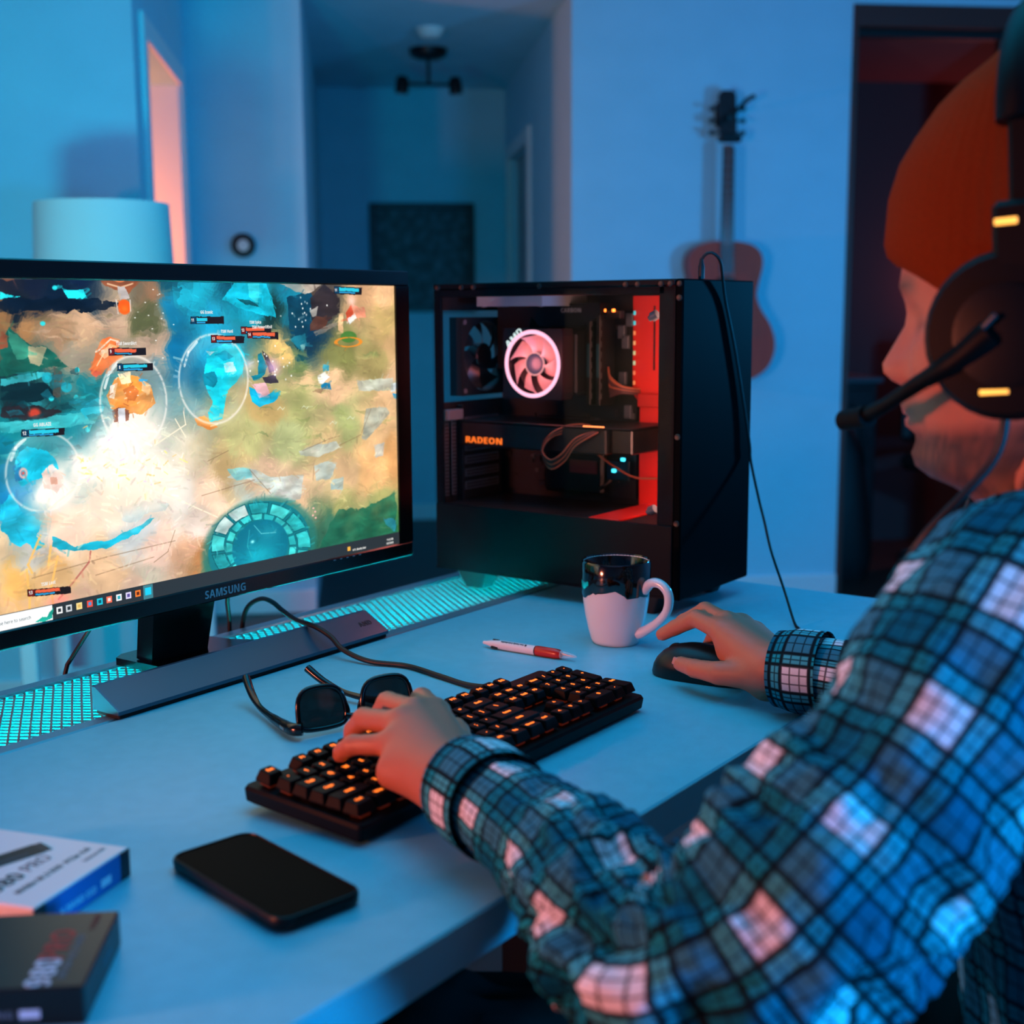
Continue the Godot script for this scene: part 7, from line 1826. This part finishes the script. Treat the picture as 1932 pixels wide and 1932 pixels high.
func head_shape(st: SurfaceTool) -> void:
	var xf := head_frame()
	# up, front of the skull, back, half width, extra at the midline, its half width
	var rows := [
		[-0.19, 0.035, -0.085, 0.062, 0.0, 0.02], [-0.16, 0.038, -0.078, 0.058, 0.0, 0.02], [-0.138, 0.046, -0.075, 0.057, 0.0, 0.02], [-0.128, 0.062, -0.074, 0.057, 0.0, 0.02],
		[-0.121, 0.078, -0.074, 0.057, 0.004, 0.02], [-0.113, 0.083, -0.074, 0.058, 0.01, 0.02], [-0.103, 0.083, -0.076, 0.06, 0.013, 0.018], [-0.094, 0.083, -0.078, 0.062, 0.009, 0.018],
		[-0.088, 0.084, -0.08, 0.0635, 0.008, 0.02], [-0.081, 0.085, -0.082, 0.065, 0.015, 0.021], [-0.076, 0.086, -0.083, 0.066, 0.014, 0.022], [-0.0735, 0.086, -0.084, 0.0665, 0.0115, 0.023], [-0.071, 0.0865, -0.085, 0.067, 0.015, 0.022], [-0.064, 0.087, -0.086, 0.068, 0.0165, 0.02],
		[-0.056, 0.088, -0.088, 0.069, 0.0125, 0.017], [-0.049, 0.0885, -0.09, 0.07, 0.0135, 0.015], [-0.0445, 0.0885, -0.091, 0.0705, 0.0215, 0.0145], [-0.038, 0.089, -0.092, 0.071, 0.0275, 0.0145], [-0.031, 0.089, -0.093, 0.0715, 0.028, 0.013],
		[-0.022, 0.089, -0.094, 0.072, 0.0225, 0.011], [-0.012, 0.0885, -0.095, 0.072, 0.0165, 0.0095], [-0.002, 0.088, -0.096, 0.0725, 0.0105, 0.0095], [0.008, 0.0885, -0.096, 0.073, 0.008, 0.011],
		[0.018, 0.0915, -0.097, 0.073, 0.005, 0.02], [0.028, 0.0945, -0.097, 0.074, 0.003, 0.03], [0.042, 0.0955, -0.097, 0.074, 0.001, 0.03], [0.06, 0.094, -0.096, 0.074, 0.0, 0.03], [0.08, 0.088, -0.093, 0.071, 0.0, 0.03],
		[0.1, 0.075, -0.083, 0.063, 0.0, 0.03], [0.115, 0.058, -0.067, 0.05, 0.0, 0.03], [0.126, 0.036, -0.046, 0.032, 0.0, 0.03], [0.131, 0.012, -0.02, 0.011, 0.0, 0.03],
	]
	var n := 112
	var rings := []
	var cols := []
	noise.frequency = 1.0
	for r in rows:
		var o := PackedVector3Array()
		var cc := []
		for i in n:
			# anticlockwise about up, crowded towards the front
			var s := float(i) / n * 2.0 - 1.0
			var a := PI * signf(s) * pow(absf(s), 1.35)
			var l: float = r[3] * signf(sin(a)) * pow(absf(sin(a)), 0.92)
			var f := 0.0
			if cos(a) >= 0:
				f = r[1] * pow(cos(a), 0.9)
			else:
				f = r[2] * pow(-cos(a), 0.9)
			if cos(a) > 0:
				f += r[4] * exp(-pow(l / r[5], 2.0))
				var u: float = r[0]
				for sd in [-1.0, 1.0]:
					f -= 0.006 * exp(-pow((l - sd * 0.032) / 0.016, 2.0) - pow((u - 0.002) / 0.011, 2.0))
					f += 0.004 * exp(-pow((l - sd * 0.03) / 0.02, 2.0) - pow((u - 0.024) / 0.007, 2.0))
					f += 0.005 * exp(-pow((l - sd * 0.042) / 0.018, 2.0) - pow((u + 0.03) / 0.018, 2.0))
					if r[4] > 0.02 and u < -0.03:
						f += 0.006 * exp(-pow((l - sd * 0.0125) / 0.006, 2.0))
			o.append(xf * Vector3(-l, r[0], -f))
			cc.append(skin_tone(f, l, r[0]))
		rings.append(o)
		cols.append(cc)
	st.set_smooth_group(0)
	for j in rings.size() - 1:
		for i in n:
			var k := (i + 1) % n
			for q in [[j, i, j, k, j + 1, k], [j, i, j + 1, k, j + 1, i]]:
				# clockwise order for Godot: first, third, second
				for e in [0, 4, 2]:
					st.set_color(cols[q[e]][q[e + 1]])
					st.set_uv(Vector2.ZERO)
					st.add_vertex(rings[q[e]][q[e + 1]])
	# ears under the ear cups
	tint = Color(0.48, 0.16, 0.086)
	for s in [-1.0, 1.0]:
		loft(st, sweep(PackedVector3Array([xf * Vector3(s * 0.07, 0.0, 0.012), xf * Vector3(s * 0.08, 0.002, 0.016), xf * Vector3(s * 0.084, 0.003, 0.018)]), [0.018, 0.026, 0.02], 16))


func skin_tone(f: float, l: float, u: float) -> Color:
	var skin := Color(0.48, 0.16, 0.086)
	var grain := noise.get_noise_3d(f * 900.0, l * 900.0, u * 900.0)
	var c := skin
	# lips
	var lip := exp(-pow(l / 0.021, 4.0)) * exp(-pow((u + 0.0735) / 0.009, 4.0)) * (1.0 if f > 0.06 else 0.0)
	c = c.lerp(Color(0.42, 0.14, 0.12), lip * 0.7)
	# beard along the jaw and chin, moustache over the lip
	var beard := smoothstep(-0.074, -0.094, u - 0.14 * maxf(0.0, 0.05 - f)) * smoothstep(-0.155, -0.13, u)
	beard = maxf(beard, exp(-pow((u + 0.06) / 0.006, 2.0)) * exp(-pow(l / 0.028, 4.0)) * (1.0 if f > 0.05 else 0.0))
	c = c.lerp(Color(0.035, 0.02, 0.014), clampf(beard * (0.9 + 0.4 * grain), 0.0, 0.95))
	# brows and lashes
	if f > 0.03:
		var al := absf(l)
		var brow := exp(-pow((al - 0.032) / 0.018, 4.0)) * exp(-pow((u - 0.027) / 0.005, 2.0))
		var lash := exp(-pow((al - 0.032) / 0.014, 4.0)) * exp(-pow((u - 0.001) / 0.0035, 2.0))
		c = c.lerp(Color(0.03, 0.018, 0.012), clampf(maxf(brow, lash) * 0.9, 0.0, 0.9))
	return c


func plaid_texture() -> ImageTexture:
	var n := 256
	var bands := []
	for i in n:
		var t := float(i) / n
		var c := Color(0.1, 0.64, 0.7)
		if t < 0.36:
			c = Color(0.91, 0.95, 0.97)
		elif t > 0.52 and t < 0.84:
			c = Color(0.03, 0.4, 0.5)
		var line := 0.0
		for q in [0.0, 0.36, 0.52, 0.84, 1.0]:
			line = maxf(line, 1.0 - smoothstep(0.012, 0.034, absf(t - q)))
		for q in [0.12, 0.24, 0.44, 0.68, 0.92]:
			line = maxf(line, 0.75 - 0.75 * smoothstep(0.004, 0.012, absf(t - q)))
		bands.append([c, line])
	var im := Image.create(n, n, false, Image.FORMAT_RGB8)
	for y in n:
		for x in n:
			var a: Color = bands[x][0]
			var b: Color = bands[y][0]
			var c := a.lerp(b, 0.5)
			if a.r > 0.9 and b.r < 0.9 or b.r > 0.9 and a.r < 0.9:
				c = c.lerp(a if a.r < b.r else b, 0.6)
			var ln: float = maxf(bands[x][1], bands[y][1]) * 0.84
			c = c.lerp(Color(0.03, 0.045, 0.06), ln)
			var weave := 0.93 + 0.07 * float((x + y) % 4 < 2)
			im.set_pixel(x, y, c * weave)
	return ImageTexture.create_from_image(im)


# A sleeve or trunk of cloth: a sweep with folds, uv in lengths of cloth.
func cloth_tube(pts: Array, radii: Array, fold: Array, steps: int, n: int, up: Vector3, tile: float, seed_at: float, squash := 1.0) -> ArrayMesh:
	var st := mk()
	var path := smooth_path(pts, steps)
	var rings := sweep(path, radii, n, up, squash)
	noise.frequency = 1.0
	for j in rings.size():
		var f := float(j) / (rings.size() - 1)
		var k := f * (fold.size() - 1)
		var a0 := mini(int(k), fold.size() - 2)
		var amp: float = lerpf(fold[a0], fold[a0 + 1], k - a0)
		var r: PackedVector3Array = rings[j]
		for i in n:
			var ang := TAU * i / n
			var d := noise.get_noise_3d(f * 7.0 + seed_at + 0.5 * cos(ang), cos(ang) * 0.9, sin(ang) * 0.9 + seed_at) + 0.5 * noise.get_noise_3d(f * 15.0 + seed_at, cos(ang) * 1.6 + 1.2 * f, sin(ang) * 1.6)
			d += 0.55 - 2.2 * absf(noise.get_noise_3d(f * 9.0 + 3.0 + seed_at, cos(ang) * 1.1 + f * 2.0, sin(ang) * 1.1))
			var out := (r[i] - path[j]).normalized()
			r[i] += out * d * amp
		rings[j] = r
	var around := TAU * (radii[radii.size() / 2] as float)
	loft(st, rings, false, false, Vector2(roundf(around / tile * 2.0) / 2.0, 1.0 / tile), seed_at)
	return done(st)


func clothes(t: Node3D) -> void:
	var flannel := mat("plaid_flannel", Color(1, 1, 1), 0.9, 0.0, {"albedo_texture": plaid_texture(), "metallic_specular": 0.2})
	var tile := 0.08
	var sh := Node3D.new()
	sh.name = "shirt"
	t.add_child(sh)
	part("sleeve", cloth_tube([Q(-0.787, 0.05, 0.262), Q(-0.802, 0.05, 0.3), Q(-0.836, 0.043, 0.375), Q(-0.878, 0.028, 0.45), Q(-0.9, 0.022, 0.492), Q(-0.88, 0.05, 0.54), Q(-0.825, 0.115, 0.585), Q(-0.765, 0.18, 0.615), Q(-0.71, 0.225, 0.63), Q(-0.62, 0.235, 0.64)], [0.036, 0.041, 0.05, 0.058, 0.066, 0.07, 0.072, 0.076, 0.074, 0.05], [0.001, 0.003, 0.01, 0.016, 0.02, 0.016, 0.008, 0.006, 0.006, 0.004], 120, 72, Vector3(0.7, -0.7, 0.2), tile, 0.37), flannel, sh)
	part("sleeve", cloth_tube([Q(-0.302, 0.046, 0.315), Q(-0.3, 0.046, 0.35), Q(-0.275, 0.035, 0.43), Q(-0.24, 0.015, 0.52), Q(-0.235, 0.04, 0.57), Q(-0.27, 0.12, 0.61), Q(-0.32, 0.2, 0.63), Q(-0.42, 0.235, 0.64)], [0.036, 0.04, 0.052, 0.062, 0.07, 0.074, 0.074, 0.05], [0.001, 0.003, 0.012, 0.018, 0.014, 0.01, 0.008, 0.006], 90, 60, Vector3(0.7, -0.7, 0.2), tile, 1.91), flannel, sh)
	for c in [[[Q(-0.779, 0.052, 0.238), Q(-0.786, 0.051, 0.262), Q(-0.797, 0.05, 0.288)], 0.12, 0.0395], [[Q(-0.304, 0.0455, 0.287), Q(-0.303, 0.046, 0.312), Q(-0.301, 0.047, 0.338)], 2.2, 0.0395]]:
		var st := mk()
		var path := smooth_path(c[0], 14)
		var outer := sweep(path, [c[2], c[2] + 0.004, c[2] + 0.0035], 48, Vector3(0.7, -0.7, 0.2), 1.08)
		var inner := sweep(path, [c[2] - 0.003, c[2], c[2]], 48, Vector3(0.7, -0.7, 0.2), 1.08)
		var both := []
		for j in range(5, -1, -1):
			both.append(inner[j])
		for q in outer:
			both.append(q)
		loft(st, both, false, false, Vector2(3.5, 1.0 / tile), c[1])
		part("cuff", done(st), flannel, sh)
	# trunk
	var st := mk()
	var rings := []
	var rows := [[-0.27, -0.52, 0.745, 0.185, 0.15], [-0.18, -0.52, 0.735, 0.19, 0.15], [-0.08, -0.52, 0.718, 0.195, 0.148], [0.0, -0.519, 0.7, 0.2, 0.145], [0.07, -0.518, 0.684, 0.205, 0.14], [0.13, -0.516, 0.668, 0.205, 0.13], [0.18, -0.515, 0.655, 0.195, 0.115], [0.22, -0.514, 0.645, 0.17, 0.1], [0.24, -0.513, 0.635, 0.135, 0.088], [0.255, -0.512, 0.626, 0.1, 0.078], [0.265, -0.511, 0.618, 0.08, 0.072]]
	noise.frequency = 1.0
	for j in range(0, (rows.size() - 1) * 5 + 1):
		var k := mini(j / 5, rows.size() - 2)
		var f := (j - k * 5) / 5.0
		var r := []
		for e in 5:
			r.append(lerpf(rows[k][e], rows[k + 1][e], f))
		var o := PackedVector3Array()
		for i in 72:
			var a := TAU * i / 72.0 - PI / 2
			var d := 0.012 * noise.get_noise_3d(r[0] * 9.0, cos(a) * 2.2, sin(a) * 2.2 + 5.0) * (1.0 if r[0] < 0.2 else 0.4)
			var c := signf(cos(a)) * pow(absf(cos(a)), 0.85)
			var s := signf(sin(a)) * pow(absf(sin(a)), 0.85)
			o.append(Q(r[1] + c * (r[3] + d), r[0], r[2] - s * (r[4] + d)))
		rings.append(o)
	loft(st, rings, true, false, Vector2(14.0, 1.0 / tile), 0.2)
	part("torso", done(st), flannel, sh)
	# placket and collar
	st = mk()
	var pk := []
	for y in [-0.2, -0.1, 0.0, 0.07, 0.13, 0.18, 0.22, 0.24, 0.255]:
		var k := 0
		while k < rows.size() - 2 and rows[k + 1][0] < y:
			k += 1
		var f: float = (y - rows[k][0]) / (rows[k + 1][0] - rows[k][0])
		var z: float = lerpf(rows[k][2], rows[k + 1][2], f) - lerpf(rows[k][4], rows[k + 1][4], f)
		pk.append(PackedVector3Array([Q(-0.538, y, z - 0.004), Q(-0.502, y, z - 0.004), Q(-0.502, y, z - 0.01), Q(-0.538, y, z - 0.01)]))
	loft(st, pk, true, true, Vector2(1.0, 1.0 / tile), 0.0)
	part("placket", done(st), flannel, sh)
	st = mk()
	var cr := []
	for q in [[0.25, 0.078, 0.069], [0.28, 0.08, 0.071], [0.293, 0.083, 0.074], [0.275, 0.096, 0.086], [0.245, 0.106, 0.096], [0.243, 0.103, 0.093], [0.27, 0.092, 0.082]]:
		var o := PackedVector3Array()
		for i in 48:
			var a := TAU * i / 48.0
			var dip := 0.03 * maxf(0.0, sin(a)) * maxf(0.0, sin(a))
			o.append(Q(-0.511 + cos(a) * q[1], q[0] - dip, 0.615 - sin(a) * q[2]))
		cr.append(o)
	loft(st, cr, false, false, Vector2(6.0, 1.0 / tile), 0.5)
	part("collar", done(st), flannel, sh)
	# trousers and shoes
	var denim := mat("dark_denim", Color(0.035, 0.045, 0.055), 0.9)
	var tr := Node3D.new()
	tr.name = "trousers"
	t.add_child(tr)
	part("leg", cloth_tube([Q(-0.58, -0.25, 0.8), Q(-0.62, -0.245, 0.66), Q(-0.7, -0.22, 0.44), Q(-0.78, -0.195, 0.25), Q(-0.8, -0.26, 0.175), Q(-0.79, -0.45, 0.2), Q(-0.78, -0.7, 0.25)], [0.11, 0.105, 0.095, 0.086, 0.077, 0.066, 0.07], [0.01, 0.01, 0.012, 0.012, 0.016, 0.01, 0.012], 60, 40, Vector3.UP, tile, 1.0), denim, tr)
	part("leg", cloth_tube([Q(-0.46, -0.25, 0.8), Q(-0.43, -0.245, 0.68), Q(-0.38, -0.225, 0.5), Q(-0.345, -0.2, 0.33), Q(-0.34, -0.25, 0.27), Q(-0.34, -0.45, 0.31), Q(-0.34, -0.7, 0.36)], [0.11, 0.105, 0.095, 0.082, 0.075, 0.066, 0.07], [0.01, 0.01, 0.012, 0.012, 0.016, 0.01, 0.012], 60, 40, Vector3.UP, tile, 3.0), denim, tr)
	for s in [-1.0, 1.0]:
		st = mk()
		var o := Q(-0.78, -DY, 0.19) if s < 0 else Q(-0.34, -DY, 0.3)
		loft(st, [move(rrect(0.001, 0.085, 0.27, 0.04), o), move(rrect(0.03, 0.092, 0.28, 0.042), o), move(rrect(0.06, 0.085, 0.25, 0.04), o + Vector3(0, 0, 0.012)), move(rrect(0.1, 0.075, 0.13, 0.034), o + Vector3(0, 0, 0.06))])
		part("shoe", done(st), mat("shoe_black", Color(0.03, 0.03, 0.03), 0.6), t)


func move(r: PackedVector3Array, d: Vector3) -> PackedVector3Array:
	var o := PackedVector3Array()
	for q in r:
		o.append(q + d)
	return o


func beanie(t: Node3D) -> void:
	var knit := mat("rust_wool", Color(1, 1, 1), 0.95, 0.0, {"albedo_texture": noise_tex(0.2, Color(0.4, 0.15, 0.05), Color(0.5, 0.2, 0.065), 128, 3, 8), "uv1_triplanar": true, "uv1_scale": Vector3(14, 14, 14), "metallic_specular": 0.15})
	var st := mk()
	var rows := [[0.0, 0.1005, -0.102, 0.0775], [0.006, 0.1075, -0.108, 0.0835], [0.016, 0.1095, -0.11, 0.0855], [0.028, 0.108, -0.108, 0.0845], [0.05, 0.105, -0.108, 0.084], [0.075, 0.096, -0.106, 0.08], [0.095, 0.083, -0.1, 0.072], [0.115, 0.066, -0.09, 0.06], [0.13, 0.048, -0.076, 0.047], [0.142, 0.03, -0.056, 0.032], [0.152, 0.018, -0.04, 0.019], [0.165, 0.011, -0.032, 0.012], [0.178, 0.006, -0.026, 0.009], [0.182, -0.006, -0.014, 0.003]]
	var rings := []
	var n := 180
	for r in rows:
		var o := PackedVector3Array()
		for i in n:
			var a := TAU * i / n
			var l: float = r[3] * sin(a)
			var f: float = (r[1] if cos(a) > 0 else -r[2]) * cos(a)
			var rib := 0.0005 * cos(a * 60.0)
			l += rib * sin(a)
			f += rib * cos(a)
			# the edge dips from the brow to the nape
			var u: float = 0.046 + r[0] - 0.066 * smoothstep(0.112, -0.03, f) * maxf(0.0, 1.0 - r[0] / 0.12)
			o.append(HD(f, l, u))
		rings.append(o)
	loft(st, rings, false, true)
	part("beanie", done(st), knit, t)


func headset() -> void:
	var t := thing("headset", "black gaming headset with amber lights worn over the beanie", "headset", man)
	var black := mat("headset_black", Color(0.005, 0.012, 0.016), 0.5, 0.0, {"metallic_specular": 0.25})
	var soft := mat("ear_cushion", Color(0.006, 0.014, 0.018), 0.7, 0.0, {"metallic_specular": 0.25})
	var xf := head_frame()
	for s in [-1.0, 1.0]:
		# a lathe about the side axis
		var turn := xf * Transform3D(Basis(Vector3.FORWARD, s * PI / 2) * Basis(Vector3.UP, 0.0), Vector3(s * 0.078, -0.014, 0.004))
		var cu := mk()
		loft(cu, tlist([[0.03, 0.0], [0.05, 0.0], [0.0575, 0.006], [0.058, 0.014], [0.053, 0.02], [0.046, 0.022]], turn), false, false)
		part("cushion", done(cu), soft, t)
		var sh := mk()
		loft(sh, tlist([[0.046, 0.018], [0.0555, 0.021], [0.0565, 0.032], [0.052, 0.0385], [0.03, 0.0405], [0.0, 0.041]], turn), true, false)
		var cup := part("ear_cup", done(sh), black, t)
		var dc := mk()
		loft(dc, tlist([[0.0, 0.0405], [0.034, 0.0402], [0.0345, 0.0425], [0.031, 0.0432], [0.0, 0.0432]], turn), false, false)
		part("cup_disc", done(dc), mat("headset_gloss", Color(0.005, 0.02, 0.025), 0.4, 0.0, {"metallic_specular": 0.3}), cup)
		# yoke and slider
		part("yoke", box_at(xf, Vector3(s * 0.112, 0.048, 0.014), Vector3(0.01, 0.056, 0.036), 0.004), black, t)
		part("slider", box_at(xf, Vector3(s * 0.106, 0.1, 0.018), Vector3(0.007, 0.07, 0.024), 0.003), black, t)
		part("status_light", box_at(xf, Vector3(s * 0.1175, 0.062, 0.006), Vector3(0.0016, 0.0045, 0.015), 0.0006), glow("amber_led", lin(1.0, 0.42, 0.07), 2.2), t)
		part("rim_light", box_at(xf, Vector3(s * 0.116, -0.052, -0.004), Vector3(0.004, 0.004, 0.02), 0.0006), glow("amber_led", lin(1.0, 0.42, 0.07), 2.2), t)
	var arc := []
	for i in 13:
		var a := PI * i / 12.0
		arc.append(xf * Vector3(cos(a) * 0.107, 0.128 + sin(a) * 0.085, 0.016))
	var hb := mk()
	loft(hb, sweep(smooth_path(arc, 48), [0.018], 12, xf.basis * Vector3(0, 0, 1), 1.0))
	part("headband", done(hb), black, t)
	# microphone boom from the left cup
	var bm := mk()
	loft(bm, sweep(smooth_path([xf * Vector3(-0.118, -0.012, -0.005), xf * Vector3(-0.116, -0.03, -0.03), xf * Vector3(-0.105, -0.045, -0.06), xf * Vector3(-0.09, -0.06, -0.088), xf * Vector3(-0.077, -0.068, -0.108)], 40), [0.011, 0.009, 0.0062, 0.0052, 0.006], 12))
	part("microphone_boom", done(bm), black, t)
	part("microphone", rodm(xf * Vector3(-0.079, -0.068, -0.105), xf * Vector3(-0.062, -0.072, -0.13), 0.0085, 0.0075, 14), soft, t)
	part("boom_stripe", rodm(xf * Vector3(-0.1265, -0.0, 0.0), xf * Vector3(-0.122, -0.024, -0.026), 0.0022, -1, 8), mat("headset_teal", Color(0.05, 0.2, 0.22), 0.3), t)
	# its cord hangs in front of the chest
	var w := mk()
	loft(w, sweep(smooth_path([xf * Vector3(-0.1, -0.055, 0.0), xf * Vector3(-0.095, -0.1, -0.01), Q(-0.62, 0.25, 0.535), Q(-0.6, 0.19, 0.505), Q(-0.58, 0.12, 0.49), Q(-0.6, 0.05, 0.5), Q(-0.62, -0.03, 0.525), Q(-0.63, -0.12, 0.54), Q(-0.6, -0.16, 0.53)], 70), [0.0034], 8))
	part("cord", done(w), mat("cord_black", Color(0.014, 0.015, 0.017), 0.5), t)


func tlist(prof: Array, xf: Transform3D) -> Array:
	var o := []
	for q in prof:
		var r := PackedVector3Array()
		for p in ring(Vector3(0, q[1], 0), q[0], 36, 0.92, 1.0):
			r.append(xf * Vector3(p.x * 1.12, p.y, p.z))
		o.append(r)
	return o


func box_at(xf: Transform3D, at: Vector3, size: Vector3, c: float) -> ArrayMesh:
	var st := mk()
	box(st, xf * at, size, c, xf.basis)
	return done(st)


func chair() -> void:
	var t := thing("desk_chair", "black desk chair that the person sits on", "chair", Vector3(-0.52, 0, 0.8))
	var fab := mat("chair_black", Color(0.02, 0.021, 0.024), 0.8)
	var st := mk()
	loft(st, [rrect(0.33, 0.44, 0.42, 0.08), rrect(0.345, 0.49, 0.48, 0.09), rrect(0.375, 0.48, 0.47, 0.09), rrect(0.388, 0.42, 0.42, 0.09)])
	part("seat", done(st), fab, t)
	st = mk()
	box(st, Vector3(0, 0.72, 0.3), Vector3(0.42, 0.46, 0.06), 0.025, Basis(Vector3.RIGHT, 0.12))
	part("backrest", done(st), fab, t)
	part("column", rodm(Vector3(0, 0.08, 0), Vector3(0, 0.335, 0), 0.028, 0.022), mat("chrome", Color(0.8, 0.8, 0.82), 0.1, 1.0), t)
	part("back_bar", tube([Vector3(0, 0.345, 0.1), Vector3(0, 0.36, 0.25), Vector3(0, 0.5, 0.28)], 0.02, 16, 10), fab, t)
	for i in 5:
		var a := TAU * i / 5.0 + 0.3
		part("leg", rodm(Vector3(0, 0.09, 0), Vector3(cos(a) * 0.3, 0.058, sin(a) * 0.3), 0.024, 0.016), fab, t)
		part("caster", lathe([[0.0, -0.014], [0.024, -0.014], [0.027, 0.0], [0.024, 0.014], [0.0, 0.014]], 14), fab, t, Vector3(cos(a) * 0.3, 0.0275, sin(a) * 0.3), Vector3(PI / 2, 0, 0))
